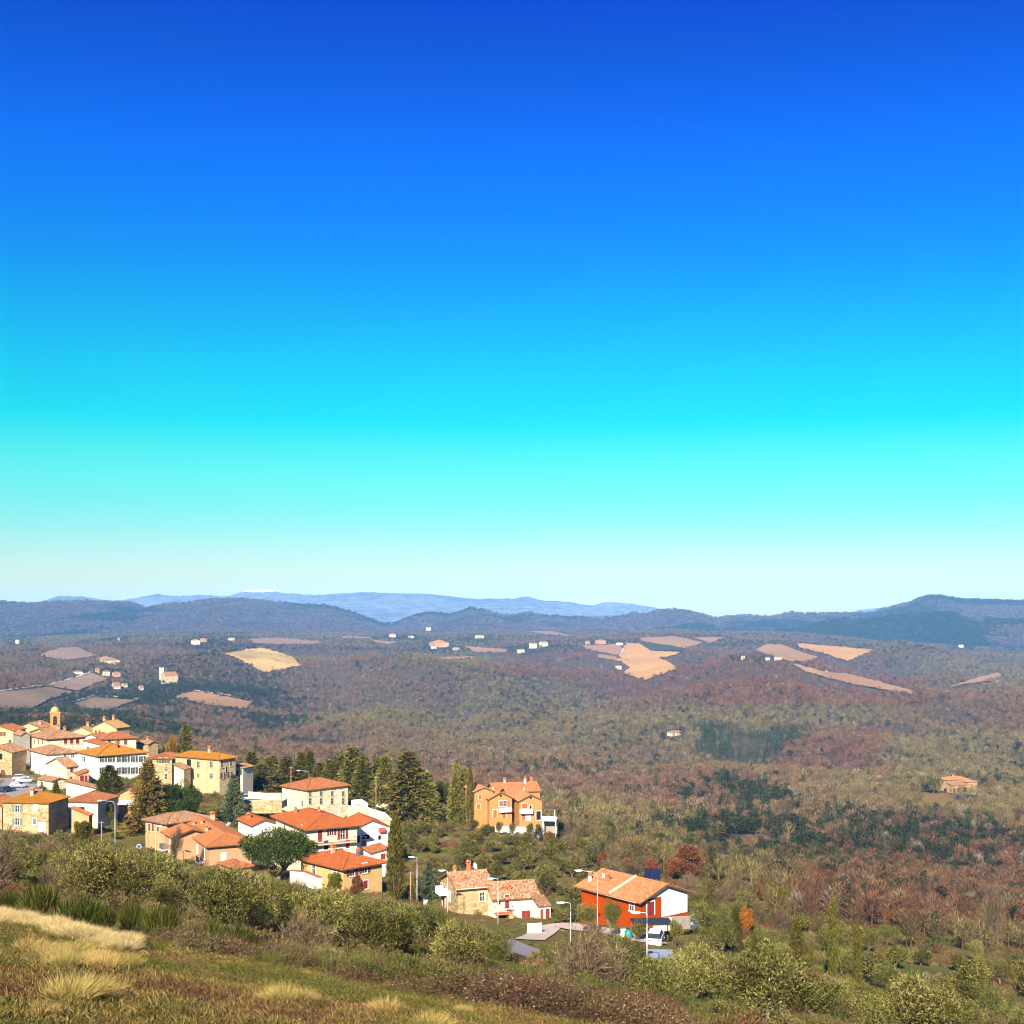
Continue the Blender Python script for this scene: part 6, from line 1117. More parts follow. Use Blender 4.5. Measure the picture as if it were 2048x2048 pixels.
# single trees, each where the photograph shows it
T_ = [('cypress', 790, 1622, 158, 34, 'tall dark cypress right of the buff brick house'), ('cypress', 219, 1531, 238, 54, 'broad dark cypress in front of the white palazzo'), ('cypress', 112, 1563, 224, 22, 'slender cypress left of the cream windowless house'),
      ('cedar', 296, 1521, 222, 92, 'yellowish layered cedar between palazzo and umbrella pine'), ('bluecedar', 467, 1550, 236, 58, 'grey green cedar in front of the ochre villa'), ('pine', 361, 1553, 226, 100, 'umbrella pine below the ochre villa'), ('pine', 549, 1643, 178, 160, 'big dark rounded pine between the red roofed houses'),
      ('round', 344, 1472, 292, 33, 'round golden tree on the ridge left of the ochre villa'), ('conifer', 371, 1450, 294, 27, 'dark pointed conifer beside the round golden tree'), ('pine', 886, 1551, 272, 50, 'round bright green pine among the conifers'), ('bluecedar', 858, 1722, 165, 48, 'pale green young cedar behind the street lamp on the bank'),
      ('cypress', 941, 1534, 258, 16, 'slim cypress beside the orange brick terrace'), ('conifer', 913, 1526, 264, 36, 'dark conifer left of the slim cypress'), ('conifer', 930, 1534, 266, 28, 'narrow conifer between dark conifer and slim cypress'), ('conifer', 815, 1504, 262, 62, 'biggest conifer of the row right of the stone villa'), ('conifer', 853, 1543, 262, 36, 'shorter conifer left of the round bright green pine'), ('spruce', 829, 1516, 268, 30, 'sunlit conifer behind the biggest one'),
      ('conifer', 705, 1496, 272, 46, 'tall conifer behind the right end of the stone villa'), ('conifer', 727, 1512, 268, 38, 'conifer right of the tall one behind the stone villa'), ('conifer', 770, 1512, 266, 36, 'conifer behind the thin pale pole'), ('spruce', 757, 1516, 272, 26, 'narrow conifer left of the thin pale pole'), ('spruce', 661, 1520, 282, 34, 'conifer above the stone villa roof'), ('conifer', 684, 1510, 284, 32, 'dark conifer between the conifers over the stone villa roof'),
      ('spruce', 603, 1505, 290, 26, 'left one of two pointed conifers above the stone villa'), ('spruce', 620, 1504, 290, 24, 'right one of two pointed conifers above the stone villa'), ('conifer', 573, 1514, 288, 34, 'conifer behind the brown wooden pole'), ('conifer', 542, 1512, 290, 38, 'conifer between ochre villa and wooden pole'), ('spruce', 503, 1503, 292, 32, 'pointed conifer right of the ochre villa'), ('conifer', 522, 1528, 280, 36, 'low conifer above the parked blue car'), ('conifer', 640, 1526, 286, 34, 'low conifer behind the stone villa roof ridge'),
      ('pine', 1207, 1634, 300, 46, 'left umbrella pine below the forest edge'), ('pine', 1252, 1649, 300, 44, 'middle umbrella pine below the forest edge'), ('pine', 1317, 1662, 298, 46, 'right umbrella pine below the forest edge'), ('cypress', 1248, 1655, 290, 10, 'tiny cypress among the umbrella pines'), ('rustoak', 1205, 1700, 205, 26, 'rust coloured conical tree above the red house'), ('rustoak', 1375, 1690, 215, 66, 'large rust leaved oak behind the red house'), ('rustoak', 1345, 1712, 205, 40, 'smaller rust leaved oak left of the large one'),
      ('cypress', 1428, 1843, 112, 13, 'thin young cypress right of the grey shelter'), ('cypress', 1470, 1817, 125, 30, 'broad cypress left of the orange tree'), ('orange', 1494, 1811, hit(1494, 1872, 60), 30, 'bright orange autumn tree beside the broad cypress'), ('cypress', 1509, 1868, 104, 15, 'thin cypress casting a round shadow'), ('cypress', 1593, 1838, 116, 26, 'bushy cypress in the lower right olives'), ('cypress', 1666, 1788, 108, 21, 'tallest slender cypress in the lower right olives'), ('cypress', 1714, 1842, 97, 17, 'rightmost slender cypress with dark base'), ('cypress', 1622, 1880, 110, 12, 'small cypress between bushy and tallest cypress'), ('conifer', 1816, 1752, 330, 24, 'dark conifer standing in the bare woods'),
      ('lime', 1562, 1770, 190, 40, 'yellow green evergreen at the edge of the bare woods'), ('lime', 1540, 1760, 200, 26, 'smaller yellow green evergreen at the wood edge'), ('lime', 250, 1700, 118, 34, 'upright yellow green bush below the brick houses'), ('lime', 205, 1716, 106, 40, 'yellow green bush left of the upright one'), ('lime', 165, 1633, 196, 40, 'bright green shrub below the cream windowless house'), ('hedge', 280, 1765, 82, 30, 'dark glossy shrub in the thicket'), ('hedge', 215, 1600, 228, 30, 'dark shrub at the foot of the broad cypress'), ('conifer', 265, 1480, 340, 14, 'dark treetop behind the tallest straw roofed house'),
      ('rustoak', 715, 1747, 158, 30, 'reddish bush at the right wall of the buff brick house'), ('lime', 668, 1738, 158, 34, 'rounded golden bush at the corner of the buff brick house'), ('bare', 350, 1660, 186, 30, 'pollarded bare tree in front of the old farmhouse'), ('bush', 1990, 1790, 190, 40, 'pale bare shrub in the woods at the right'), ('hedge', 1868, 1545, hit(1868, 1590, 420), 36, 'large dark evergreen left of the country villa'), ('hedge', 1966, 1562, hit(1966, 1590, 420), 24, 'dark evergreen right of the country villa'), ('round', 1983, 1550, hit(1983, 1590, 420), 16, 'golden bush behind the cream tool shed'), ('hedge', 1275, 1838, 119, 34, 'clipped dark hedge below the red house window'), ('hedge', 1352, 1838, 118, 30, 'dark leafy shrub in front of the white gable'), ('olive', 1225, 1795, 122, 52, 'olive tree against the wall of the red house'), ('olive', 1178, 1806, 128, 58, 'olive tree left of the tall curved street lamp'), ('hedge', 1120, 1818, 140, 42, 'dark shrub behind the gravel drive'), ('hedge', 1150, 1816, 141, 38, 'dark shrub left of the red house corner'), ('olive', 1412, 1800, 130, 78, 'large olive right of the red house bin'), ('olive', 1446, 1834, 116, 56, 'olive below the large one right of the red house'), ('bush', 1256, 1878, 106, 64, 'brown bramble bush left of the grey shelter'), ('rustoak', 1288, 1896, 107, 36, 'low rust bush behind the low street lamp'), ('bush', 1388, 1884, 106, 66, 'brown bush right of the grey shelter'), ('rustoak', 1415, 1892, 100, 44, 'low rust bush right of the grey shelter'),
      ('hedge', 1000, 1640, 246, 18, 'leftmost shrub in front of the white retaining wall'), ('hedge', 1024, 1643, 245, 16, 'second shrub in front of the white retaining wall'), ('hedge', 1060, 1644, 243, 20, 'third shrub in front of the white retaining wall'), ('hedge', 1078, 1648, 242, 22, 'rightmost shrub in front of the white retaining wall')]
for a_ in T_: plant(a_[0], a_[1], a_[2], a_[3], a_[4] * (1.15 if a_[1] in (913, 930) else 1.75 if a_[0] in ('conifer', 'spruce') else 1.2 if a_[0] == 'pine' else 1.0), a_[5], None, 1 if a_[0] == 'pine' else None); PLACED.append(((a_[1] - HX) * a_[3] / 2048, K * a_[3]))
for i_, (px_, tp_, d_, w_) in enumerate([(78, 1764, 35, 74), (160, 1790, 34, 80), (320, 1806, 34, 70), (205, 1806, 34, 50), (470, 1846, 33, 70), (425, 1842, 34, 54), (860, 1930, 31, 76), (20, 1778, 36, 60), (905, 1958, 29, 46), (265, 1800, 36, 48)]):
    plant('broom', px_, tp_, d_, w_, 'dark green broom shrub on the far edge of the dry meadow', 'broom shrubs along the meadow edge'); PLACED.append(((px_ - HX) * d_ / 2048, K * d_))
for px_, tp_, d_ in [(225, 1752, 36), (245, 1760, 37), (375, 1800, 36), (405, 1812, 34), (395, 1890, 31), (680, 1950, 24), (275, 1942, 17), (345, 1940, 17), (360, 1944, 16)]:
    plant('stalk', px_, tp_, d_, 26 if d_ > 30 else 10, 'tall dry weed stalks standing in front of the shrubs' if d_ > 20 else 'thin dry weed stalks in the short grass', 'dry weed stalks')
# tufts of blond grass: the belt along the meadow edge and single tufts
g_ = np.random.default_rng(5)
for k in range(84):
    px_ = g_.uniform(-20, 262); d_ = np.interp(px_, [0, 140, 260], [29.0, 27.6, 26.0]) + g_.uniform(-3.2, 1.6); p_ = foot(px_, d_, -0.03)
    plant_at('tuft', p_, g_.uniform(0.24, 0.46), g_.uniform(0.45, 0.8), 'blond grass tuft %s of the pale belt along the meadow edge' % ('at the left end' if px_ < 60 else 'in the middle' if px_ < 170 else 'at the right end'), 'blond grass belt on the left')
for k in range(22):
    px_ = g_.uniform(80, 250); py_ = g_.uniform(1905, 1945); d_ = hit(px_, py_, 9, 60); plant_at('ytuft', foot(px_, d_, -0.03), g_.uniform(0.2, 0.36), g_.uniform(0.35, 0.6), 'yellowish grass tuft below the %s half of the pale belt' % ('left' if px_ < 165 else 'right'), 'yellow grass tufts below the belt')
for px_, py_, w_, lb_ in [(145, 2008, 1.0, 'left of two big yellow tufts at the lower left'), (185, 2005, 0.95, 'right of two big yellow tufts at the lower left'), (60, 1910, 0.9, 'yellow tuft with dark base at the left'), (255, 1938, 0.8, 'yellow tuft right of the pale belt'), (370, 1898, 0.9, 'blond tuft in front of the broom shrubs'), (560, 2010, 0.9, 'left golden tuft at the lower centre'), (600, 2012, 0.8, 'golden tuft beside the left one at the lower centre'), (770, 2035, 0.95, 'golden tuft in the bottom centre of the meadow'), (865, 2065, 0.9, 'blond tuft at the bottom picture edge'), (925, 2030, 0.6, 'small orange tuft near the brambles'), (610, 1955, 0.5, 'small tuft on the green edge of the meadow'), (85, 2035, 0.5, 'low tuft at the bottom left')]:
    plant_at('ytuft', foot(px_, hit(px_, py_, 8, 40), -0.03), 0.42 * w_, 0.58 * w_, lb_ if 'tuft' in lb_.split()[:3] else lb_)
# brambles
def bacc(px, d, x, y): return True
for px_, d_, x_, y_ in spots(64, 300, 1330, 26.0, 36.0, 1.15, 31, lambda px, d, x, y: d > np.interp(px, [300, 500, 900, 1100, 1330], [30, 29, 26.5, 25.5, 26])):
    big = 1.25 if px_ > 850 else 0.8
    plant_at('bramble', (x_, y_, gz(x_, y_) - 0.05), random.uniform(0.5, 0.85) * big, random.uniform(1.5, 2.3) * big, 'dark red brown bramble thicket on the meadow edge below %s' % near(px_, d_, MK1 + MK2), 'bramble thickets')
for px_, py_ in [(215, 1985), (430, 1962), (495, 1962), (385, 2000), (290, 1905), (60, 1925), (345, 2030), (450, 1992), (575, 1968), (940, 2035)]:
    d_ = hit(px_, py_, 8, 40); plant_at('bramble', foot(px_, d_, -0.05), random.uniform(0.12, 0.2), random.uniform(0.5, 0.8), 'low withered bramble patch in the short grass', 'withered patches in the meadow')
# olives
def front(px, d, x, y):
    h = capped(px, d, x, y, 4.0); return h > 1.5 and (d > 40 or px > 1250)
for px_, d_, x_, y_ in spots(122, -70, 1130, 40, 146, 2.5, 41, front):
    h = capped(px_, d_, x_, y_, random.uniform(2.6, 4.2)); k_ = random.uniform(0.95, 1.25)
    plant_at('olive', (x_, y_, gz(x_, y_) - 0.1), h, max(2.4, h * k_), 'silvery olive in the %s rows of the thicket below %s' % (zone3(d_), near(px_, d_, MK1)), 'olive thicket below the houses')
for px_, d_, x_, y_ in spots(92, 1110, 2120, 34, 165, 2.7, 43, front):
    h = capped(px_, d_, x_, y_, random.uniform(2.6, 4.0)); plant_at('olive' if d_ < 90 or random.random() < 0.6 else 'grove', (x_, y_, gz(x_, y_) - 0.1), h, max(2.4, h * random.uniform(1.0, 1.25)), 'silvery olive in the %s rows at lower right near %s' % (zone3(d_), near(px_, d_, MK2)), 'olive trees of the lower right slope')
for px_, d_, x_, y_ in spots(84, 795, 1215, 158, 250, 3.0, 47, lambda px, d, x, y: not (d > 236 and px > 985 and px < 1120)):
    h = random.uniform(2.6, 3.9); plant_at('grove', (x_, y_, gz(x_, y_) - 0.1), h, h * random.uniform(1.05, 1.3), 'small olive in the %s grove below %s' % ('lower' if d_ < 190 else ('middle' if d_ < 222 else 'upper'), near(px_, d_, MK3)), 'olive grove below the brick terrace')
# leafless shrubs and rusty oaks on the right-hand slope, hedges round the houses
for px_, d_, x_, y_ in spots(64, 1090, 1560, 150, 270, 2.6, 53):
    k_ = random.choice(['bush', 'bush', 'bush', 'rustoak', 'grove', 'hedge', 'bare']); h = random.uniform(2.2, 4.2)
    plant_at(k_, (x_, y_, gz(x_, y_) - 0.1), h, h * random.uniform(0.8, 1.15), {'bush': 'bare brown shrub on the slope %s the red house' % ('above and left of' if px_ < 1240 else 'straight above' if px_ < 1400 else 'above and right of'), 'rustoak': 'rust leaved young oak on the slope above the red house', 'grove': 'greenish olive on the slope above the red house', 'hedge': 'dark evergreen shrub on the slope above the red house', 'bare': 'leafless young tree on the slope above the red house'}[k_], {'bush': 'bare shrubs above the red house', 'rustoak': 'young oaks above the red house', 'grove': 'olives above the red house', 'hedge': 'evergreen shrubs above the red house', 'bare': 'leafless trees above the red house'}[k_])
for px_, d_, x_, y_ in spots(58, -60, 1500, 38, 140, 2.0, 59, front):
    h = capped(px_, d_, x_, y_, random.uniform(1.6, 3.2)); plant_at('bush', (x_, y_, gz(x_, y_) - 0.1), h, h * random.uniform(0.8, 1.2), 'leafless brown shrub among the %s olives below %s' % (zone3(d_), near(px_, d_, MK1 + MK2)), 'leafless shrubs among the olives')
for px_, d_, x_, y_ in spots(46, 100, 800, 205, 300, 3.0, 61):
    if 480 < px_ < 790 and d_ < 226: continue
    k_ = random.choice(['hedge', 'grove', 'bush', 'lime']); h = random.uniform(1.0, 2.0)
    plant_at(k_, (x_, y_, gz(x_, y_) - 0.1), h, h * random.uniform(1.0, 1.4), {'hedge': 'low dark garden shrub between the village houses', 'grove': 'low olive in the village gardens', 'bush': 'low bare shrub in the village gardens', 'lime': 'low yellow green shrub in the village gardens'}[k_], 'garden shrubs of the village: ' + {'hedge': 'dark', 'grove': 'olives', 'bush': 'bare', 'lime': 'yellow green'}[k_])

# ------------------------------------------------------------------ woods, scrub and meadow grass (uncountable): points with instances
def scatter(name, label, cat, pts, scl, rot, tint, idx, meshes):
    me = bpy.data.meshes.new(name); n = len(pts); me.vertices.add(n); me.vertices.foreach_set('co', np.asarray(pts, np.float32).ravel())
    def at(nm, ty, arr, key):
        a = me.attributes.new(nm, ty, 'POINT'); a.data.foreach_set(key, np.asarray(arr).ravel())
    at('scl', 'FLOAT_VECTOR', np.asarray(scl, np.float32), 'vector'); at('rot', 'FLOAT_VECTOR', np.stack([np.zeros(n), np.zeros(n), rot], 1).astype(np.float32), 'vector')
    at('tint', 'FLOAT_COLOR', np.concatenate([tint, np.ones((n, 1))], 1).astype(np.float32), 'color'); at('idx', 'INT', np.asarray(idx, np.int32), 'value')
    o = obj(name, me, kind='stuff'); tag(o, label, cat)
    c = bpy.data.collections.new(name + '_kinds')
    for k, m in enumerate(meshes): c.objects.link(bpy.data.objects.new('%s_kind_%02d' % (name, k), m))
    ng = bpy.data.node_groups.new(name, 'GeometryNodeTree')
    ng.interface.new_socket('Geometry', in_out='INPUT', socket_type='NodeSocketGeometry'); ng.interface.new_socket('Geometry', in_out='OUTPUT', socket_type='NodeSocketGeometry')
    gi = ng.nodes.new('NodeGroupInput'); go = ng.nodes.new('NodeGroupOutput'); ip = ng.nodes.new('GeometryNodeInstanceOnPoints'); ci = ng.nodes.new('GeometryNodeCollectionInfo')
    ci.inputs['Collection'].default_value = c; ci.inputs['Separate Children'].default_value = True; ci.inputs['Reset Children'].default_value = True
    def na(nm, ty):
        q = ng.nodes.new('GeometryNodeInputNamedAttribute'); q.data_type = ty; q.inputs['Name'].default_value = nm; return [s for s in q.outputs if s.enabled and s.name == 'Attribute'][0]
    L = ng.links; L.new(gi.outputs[0], ip.inputs['Points']); L.new(ci.outputs[0], ip.inputs['Instance']); ip.inputs['Pick Instance'].default_value = True
    L.new(na('idx', 'INT'), ip.inputs['Instance Index']); L.new(na('scl', 'FLOAT_VECTOR'), ip.inputs['Scale']); L.new(na('rot', 'FLOAT_VECTOR'), ip.inputs['Rotation'])
    L.new(ip.outputs[0], go.inputs[0]); md = o.modifiers.new('scatter', 'NODES'); md.node_group = ng; return o
def wood_bare(k, lite):
    g = np.random.default_rng(100 + k); n = 58 if lite else 190; segs = []
    segs.append((np.zeros(3) - [0, 0, .8], np.array([0.1 * g.normal(), 0.1 * g.normal(), 4.2]), 0.16, 0.08, 0))
    for b in range(5):
        a = g.random() * 6.28; z = 1.6 + 2.2 * g.random(); e = np.array([math.cos(a) * 1.3, math.sin(a) * 1.3, z + 1.9 + g.random()]); segs.append((np.array([0, 0, z]), e, 0.08, 0.03, 1))
    q0 = seg_mesh(segs, g, 3); q0 = (q0[0], q0[1], np.full(len(q0[0]), 0.62))
    s = sphere_pts(n, g); s[:, 2] = s[:, 2] * 0.9; r_ = 0.45 + 0.55 * g.random((n, 1)) ** 0.7; base = np.array([0, 0, 3.4]) + s * r_ * [1.35, 1.35, 1.8]
    q1 = leaves(base, s * [0.8, 0.8, 0.6] + g.normal(size=(n, 3)) * 0.35 + [0, 0, 0.75], (1.2 if lite else 0.95) + 0.5 * g.random(n), 0.20 if lite else 0.085, g)
    q0f = np.concatenate([q0[1], ], 0); q = joinq([(q0[0], q0f, q0[2]), q1]); return qmesh('wood_bare', q[0], q[1], L_FOREST, q[2])
def wood_green(k, lite):
    g = np.random.default_rng(200 + k); n = 9; c = sphere_pts(n, g) * [1.2, 1.2, 1.3] * (0.4 + 0.6 * g.random((n, 1))) + [0, 0, 3.0]
    q = blobs(c, 0.75 + 0.5 * g.random(n), 16 if lite else 46, g, 0.8 if lite else 0.5, 0.42 if lite else 0.22, up=0.4); return qmesh('wood_green', q[0], q[1], L_FOREST, q[2])
def wood_con(k, lite):
    g = np.random.default_rng(300 + k); n = 90 if lite else 240; z = g.random(n) ** 0.8; a = g.random(n) * 6.28; r_ = (1 - z) ** 0.8 * 1.1 * (0.5 + 0.5 * g.random(n)) + 0.05
    pos = np.stack([r_ * np.cos(a), r_ * np.sin(a), 0.6 + z * 5.6], 1); q = leaves(pos, np.stack([np.cos(a), np.sin(a), np.full(n, 0.1)], 1) + g.normal(size=(n, 3)) * 0.3, 0.6, 0.32 if lite else 0.2, g); return qmesh('wood_conifer', q[0], q[1], L_FOREST, q[2])
KINDS = [wood_bare(k, False) for k in range(4)] + [wood_green(k, False) for k in range(3)] + [wood_con(k, False) for k in range(2)] + [wood_bare(k, True) for k in range(4)] + [wood_green(k, True) for k in range(3)] + [wood_con(k, True) for k in range(2)]
HB = [[(p - 3, e - 4), (p + w + 3, e - 4), (p + w + 3, f_ + 1), (p - 3, f_ + 1)] for _, _, _, p, w, e, f_, _, _ in FARH] + [[(1880, 1540), (1960, 1540), (1960, 1592), (1880, 1592)], [(1974, 1563), (2000, 1563), (2000, 1584), (1974, 1584)], [(314, 1330), (332, 1330), (332, 1368), (314, 1368)], [(1748, 1550), (1772, 1550), (1772, 1570), (1748, 1570)]]
HBD = [hit(r_[3] + r_[4] / 2, r_[6], 400, 5600) for r_ in FARH] + [VD, VD, 1500, 760]
def forest():
    g = np.random.default_rng(77); X = []; Y = []
    for d0, d1, sp in ((165, 420, 3.8), (420, 900, 4.8), (900, 1500, 6.0), (1500, 2300, 8.0), (2300, 3400, 11.0), (3400, 4700, 16.0)):
        n = int(0.5 * (d1 ** 2 - d0 ** 2) * K * (2048 + 520) / 2048 / sp ** 2); d = np.sqrt(g.uniform(d0 ** 2, d1 ** 2, n)); px = g.uniform(-260, 2308, n)
        X.append((px - HX) * d / 2048); Y.append(K * d)
    x = np.concatenate(X); y = np.concatenate(Y); d = y / K; px = HX + x / d * 2048
    dm = np.interp(px, [-260, 700, 1000, 1150, 1350, 1600, 2048, 2300], [405, 370, 335, 270, 225, 185, 172, 165]) + (fbm(x / 28, y / 28, 61, 3) - 0.5) * 130 + (g.random(len(x)) - 0.5) * 50
    ok = d > dm; x, y, d, px = x[ok], y[ok], d[ok], px[ok]; z = ground(x, y); n = len(x)
    py = HY + (CZ - z) * 2048 / d; hgt = (5.6 + 5.2 * g.random(n)) * np.where(d < 420, 0.62, np.where(d < 850, 0.95, 0.85)); top = py - hgt * 2048 / d
    ok = np.ones(n, bool)
    for k, poly in enumerate(FIELDS + HB):
        ins = inpoly(px, py, poly); tp = inpoly(px, top + 1, poly) | inpoly(px, (top + py) / 2, poly)
        nf = len(FIELDS); ok &= ~((ins | (tp & (d > 120) & (g.random(n) < np.where(d < 500, 0.9, 0.72)))) & ((k < nf) | (d < (HBD[k - nf] + 6 if k >= nf else 0))))
    ok &= clear_of_houses(x, y, 4.0)
    # glades
    gl = fbm(x / 60, y / 60, 91, 3); ok &= (gl < 0.70) | (g.random(n) < 0.3)
    x, y, z, d, px, py, hgt = [v[ok] for v in (x, y, z, d, px, py, hgt)]; n = len(x)
    n1 = fbm(x / 130, y / 200, 13, 3); n2 = fbm(x / 420, y / 620, 29, 3); n3 = fbm(x / 45, y / 60, 37, 2)
    wx = px + (n2 - 0.5) * 260 + (n3 - 0.5) * 120; wy = py + (n1 - 0.5) * 70 * np.clip(600 / d, 0.25, 1.0) + (n3 - 0.5) * 24
    def zone(x0, x1, y0, y1, sx=60, sy=14): return sstep(x0 - sx, x0, wx) * (1 - sstep(x1, x1 + sx, wx)) * sstep(y0 - sy, y0, wy) * (1 - sstep(y1, y1 + sy, wy))
    pe = 0.05 + 0.85 * zone(-300, 520, 1388, 1480, 160, 20) * sstep(0.28, 0.48, n1) + 0.5 * zone(1500, 2300, 1570, 1740, 120, 40) * sstep(0.50, 0.60, n1) + 0.32 * zone(-300, 2300, 1255, 1300, 10, 14) * sstep(0.4, 0.6, n1) + 0.9 * zone(1440, 1620, 1462, 1525, 30, 12) + 0.35 * zone(300, 520, 1300, 1400, 60, 20) * sstep(0.4, 0.6, n1) + 0.3 * zone(1040, 1560, 1560, 1700, 60, 20) * sstep(0.54, 0.64, n1) + 0.12 * sstep(0.55, 0.7, n1)
    for _, _, _, hp_, hw_, he_, hf_, _, _ in FARH: pe = pe + 0.5 * np.exp(-((px - hp_ - hw_ / 2) / 30) ** 2 - ((py - hf_) / 7) ** 2)
    ever = g.random(n) < pe; con = ever & ((g.random(n) < 0.15) | (zone(1440, 1620, 1462, 1525, 30, 12) > 0.3))
    red = np.clip(zone(1270, 1840, 1318, 1408, 70, 18) + zone(1060, 1250, 1296, 1352, 60, 14) + zone(1700, 2300, 1730, 1860, 120, 30) * 0.7 + 0.8 * zone(1620, 1800, 1470, 1540, 60, 20), 0, 1) * sstep(0.25, 0.6, n2 * 0.6 + n3 * 0.4) * 0.85
    gr = np.clip(sstep(0.46, 0.62, n2) + 0.5 * zone(700, 1700, 1420, 1540, 100, 30) - red, 0, 1)
    T = np.array([0.200, 0.118, 0.066])[None] * (1 - gr[:, None]) + np.array([0.205, 0.158, 0.058])[None] * gr[:, None]
    T = T * (1 - red[:, None]) + np.array([0.195, 0.080, 0.048])[None] * red[:, None]
    rs = g.random(n); T[rs < 0.03] = (0.24, 0.10, 0.04); T[rs > 0.97] = (0.26, 0.22, 0.15)
    T *= (0.6 + 0.8 * g.random(n))[:, None]; T *= np.where(d < 420, 0.72, 0.9)[:, None]
    T[ever] = np.array([0.032, 0.040, 0.015])[None] * (0.6 + 0.8 * g.random(ever.sum()))[:, None]; T[con] *= np.array([1.2, 1.5, 1.4]); hgt = np.where(con, hgt * 1.3, hgt)
    lite = d > 850
    idx = np.where(con, 7 + g.integers(0, 2, n), np.where(ever, 4 + g.integers(0, 3, n), g.integers(0, 4, n))) + np.where(lite, 9, 0)
    base_h = np.where(con, 6.2, np.where(ever, 4.7, 5.9)); s = hgt / base_h * np.where(ever & ~con, 0.85, 1.0); grow = np.where(d > 1500, 1.05, 1.0) * np.where(d > 2300, 1.2, 1.0) * np.where(d > 3400, 1.3, 1.0)
    sx = s * (0.85 + 0.35 * g.random(n)) * grow * np.where(con, 0.8, 1.0)
    scatter('winter_woods', 'leafless brown winter woods with dark evergreens covering the valley', 'woods', np.stack([x, y, z - 0.3], 1), np.stack([sx, sx, s], 1), g.random(n) * 6.28, T, idx, KINDS)
    return n
NF = forest()
def hill_woods():
    g = np.random.default_rng(66); X = []; T = []; I = []; S = []
    for nm, cnt, dk in (('far_hills', 40000, 0.0), ('conifer_hills', 9000, 0.35)):
        V = RIDGE_V[nm]; mk = V.shape[1]; vis = (V[45, :, 0] / V[45, :, 1] * FR + HX > -150) & (V[45, :, 0] / V[45, :, 1] * FR + HX < 2200); cols = np.nonzero(vis)[0]
        i = g.uniform(cols[0], cols[-1] - 1.01, cnt); k = g.uniform(8, 45.0, cnt); i0 = i.astype(int); k0 = np.minimum(k.astype(int), 44); a = (i - i0)[:, None]; b = (k - k0)[:, None]
        p = (V[k0, i0] * (1 - a) + V[k0, i0 + 1] * a) * (1 - b) + (V[k0 + 1, i0] * (1 - a) + V[k0 + 1, i0 + 1] * a) * b
        n1 = fbm(p[:, 0] / 520, p[:, 1] / 700, 7, 4) + dk * 0.35; gl = fbm(p[:, 0] / 260, p[:, 1] / 260, 9, 3); keep = gl < 0.66; p = p[keep]; n1 = n1[keep]; n = len(p)
        ev = g.random(n) < sstep(0.5, 0.62, n1); t = np.where(ev[:, None], np.array([[0.026, 0.036, 0.02]]), np.array([[0.15, 0.095, 0.08]])) * (0.5 + 1.0 * g.random(n))[:, None]
        X.append(p - [0, 0, 2]); T.append(t); I.append(g.integers(0, 3, n)); S.append(np.where(ev, 3.4, 2.8) * (0.7 + 0.7 * g.random(n)))
    X = np.concatenate(X); S = np.concatenate(S); n = len(X)
    scatter('hill_woods', 'purple brown and dark green woods covering the far hills', 'woods', X, np.stack([S * 1.3, S * 1.3, S * 0.8], 1), g.random(n) * 6.28, np.concatenate(T), np.concatenate(I), KINDS[13:16])
hill_woods()
def scrub_mesh(k):
    g = np.random.default_rng(400 + k)
    if k >= 4:
        if k < 6: c = sphere_pts(9, g) * [0.5, 0.5, 0.2] + [0, 0, 0.35]; q = blobs(c, 0.2 + 0.2 * g.random(9), 190, g, 0.085, 0.030, up=0.6)
        else:
            n = 420; a = g.random(n) * 6.28; r_ = 0.55 * g.random(n) ** 0.6; q = leaves(np.stack([r_ * np.cos(a), r_ * np.sin(a), np.zeros(n)], 1), np.stack([np.cos(a) * 0.4, np.sin(a) * 0.4, np.ones(n)], 1) + g.normal(size=(n, 3)) * 0.35, 0.25 + 0.5 * g.random(n), 0.010, g)
        return qmesh('scrub', q[0], q[1], L_GRASS, q[2])
    if k < 2: c = sphere_pts(6, g) * [0.5, 0.5, 0.2] + [0, 0, 0.35]; q = blobs(c, 0.25 + 0.2 * g.random(6), 42, g, 0.22, 0.07, up=0.6)
    else:
        n = 130; a = g.random(n) * 6.28; r_ = 0.6 * g.random(n) ** 0.6; q = leaves(np.stack([r_ * np.cos(a), r_ * np.sin(a), np.zeros(n)], 1), np.stack([np.cos(a) * 0.4, np.sin(a) * 0.4, np.ones(n)], 1) + g.normal(size=(n, 3)) * 0.3, 0.35 + 0.5 * g.random(n), 0.03, g)
    return qmesh('scrub', q[0], q[1], L_GRASS, q[2])
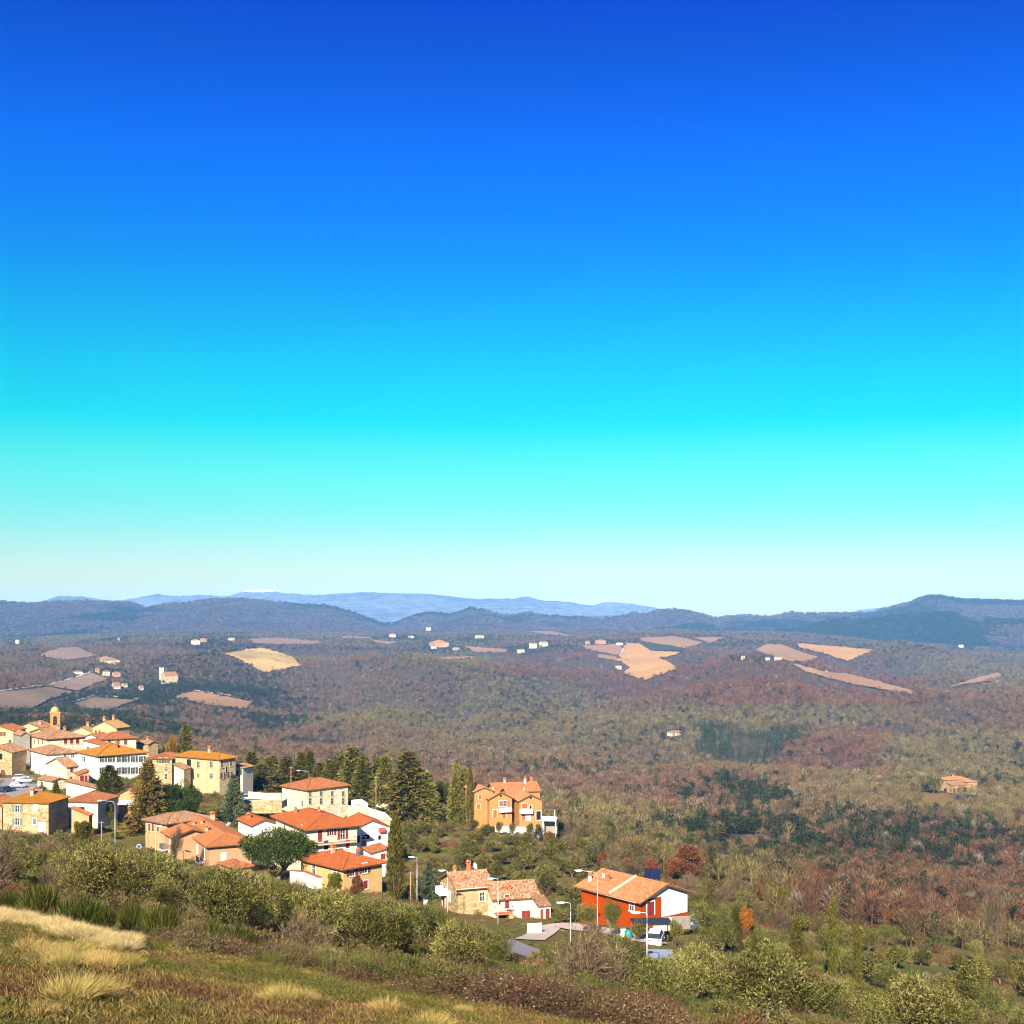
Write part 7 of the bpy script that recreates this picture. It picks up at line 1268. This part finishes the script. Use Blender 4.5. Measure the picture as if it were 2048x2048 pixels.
def scrub():
    g = np.random.default_rng(88); n = 30000; d = np.sqrt(g.uniform(28 ** 2, 330 ** 2, n)); d[:11000] = np.sqrt(g.uniform(28 ** 2, 120 ** 2, 11000)); px = g.uniform(-160, 2200, n); x = (px - HX) * d / 2048; y = K * d
    ok = clear_of_houses(x, y, 0.6) & (road_dist(x, y) > 3.2) & ~((px < 340) & (d < 33)) & ~((px < 1000) & (d < 29))
    nn = fbm(x / 9, y / 9, 71, 3); ok &= (nn > 0.36) & ~((d < 40) & (px < 520) & (g.random(n) < 0.75)); x, y, d, px, nn = [v[ok] for v in (x, y, d, px, nn)]; n = len(x); z = ground(x, y)
    py = HY + (CZ - z) * 2048 / d
    for poly in FIELDS: ok = ~inpoly(px, py, poly); x, y, z, d, px, py, nn = [v[ok] for v in (x, y, z, d, px, py, nn)]
    n = len(x); pal = np.array([(0.085, 0.10, 0.02), (0.13, 0.13, 0.03), (0.17, 0.13, 0.05), (0.15, 0.075, 0.035), (0.20, 0.16, 0.07), (0.06, 0.07, 0.02)])
    w = fbm(x / 22, y / 22, 73, 3); pick = np.clip((w - 0.25) / 0.5 * 4 + g.normal(size=n) * 1.1, 0, 5.4).astype(int); right = sstep(1100, 1400, px) * sstep(140, 180, d)
    pick = np.where(g.random(n) < right * 0.6, 3, pick); T = pal[pick] * (0.7 + 0.6 * g.random(n))[:, None]
    s = (0.45 + 0.75 * g.random(n)) * np.where(d > 120, 1.25, 1.0); zcap = np.array([1.0] * n)
    front_ = d < 98; s = np.where((d > 98) & (d < 148) & (px > 880) & (px < 1420), np.minimum(s, 0.42), s); lm = np.interp(px, [p[0] for p in LIM], [p[1] for p in LIM]); room = (CZ - (lm - HY) * d / 2048 - z); ok = (~front_) | (room > 0.12); s = np.where(front_, np.minimum(s, np.maximum(room, 0.1) * 1.1), s)
    scatter('undergrowth', 'low scrub and coarse grass between the trees of the slope', 'undergrowth', np.stack([x, y, z - 0.05], 1)[ok], np.stack([s, s, s * (0.7 + 0.6 * g.random(n))], 1)[ok], (g.random(n) * 6.28)[ok], T[ok], (g.integers(0, 4, n) + np.where(d < 62, 4, 0))[ok], [scrub_mesh(k) for k in range(8)])
scrub()
def grass_mesh(k):
    g = np.random.default_rng(500 + k); n = 46; b = g.normal(size=(n, 3)) * [0.13, 0.13, 0]; return qmesh('grass', *leaves(b, g.normal(size=(n, 3)) * [0.55, 0.55, 0.1] + [0.1, 0, 1.0], 0.06 + 0.11 * g.random(n), 0.011, g)[:2], L_GRASS, np.repeat(g.random(n), 4))
def meadow():
    g = np.random.default_rng(99); n = 34000; d = np.sqrt(g.uniform(7.5 ** 2, 34 ** 2, n)); px = g.uniform(-200, 1700, n); x = (px - HX) * d / 2048; y = K * d; z = ground(x, y)
    w = fbm(x / 1.6, y / 1.6, 81, 4); v = fbm(x / 5.0, y / 5.0, 83, 3); pal = np.array([(0.07, 0.082, 0.014), (0.105, 0.105, 0.02), (0.15, 0.118, 0.03), (0.22, 0.15, 0.048), (0.135, 0.072, 0.032), (0.08, 0.035, 0.022)])
    pick = np.clip((w * 0.55 + v * 0.45 - 0.28) / 0.44 * 5 + g.normal(size=n) * 0.8, 0, 5.4).astype(int); T = pal[pick] * (0.75 + 0.5 * g.random(n))[:, None]
    s = 0.7 + 0.8 * g.random(n); scatter('meadow_grass', 'short green and brown winter grass of the foreground meadow', 'grass', np.stack([x, y, z - 0.01], 1), np.stack([s, s, s * (0.22 + 0.55 * v)], 1), g.random(n) * 6.28, T, g.integers(0, 4, n), [grass_mesh(k) for k in range(4)])
meadow()
print('woods:', NF)
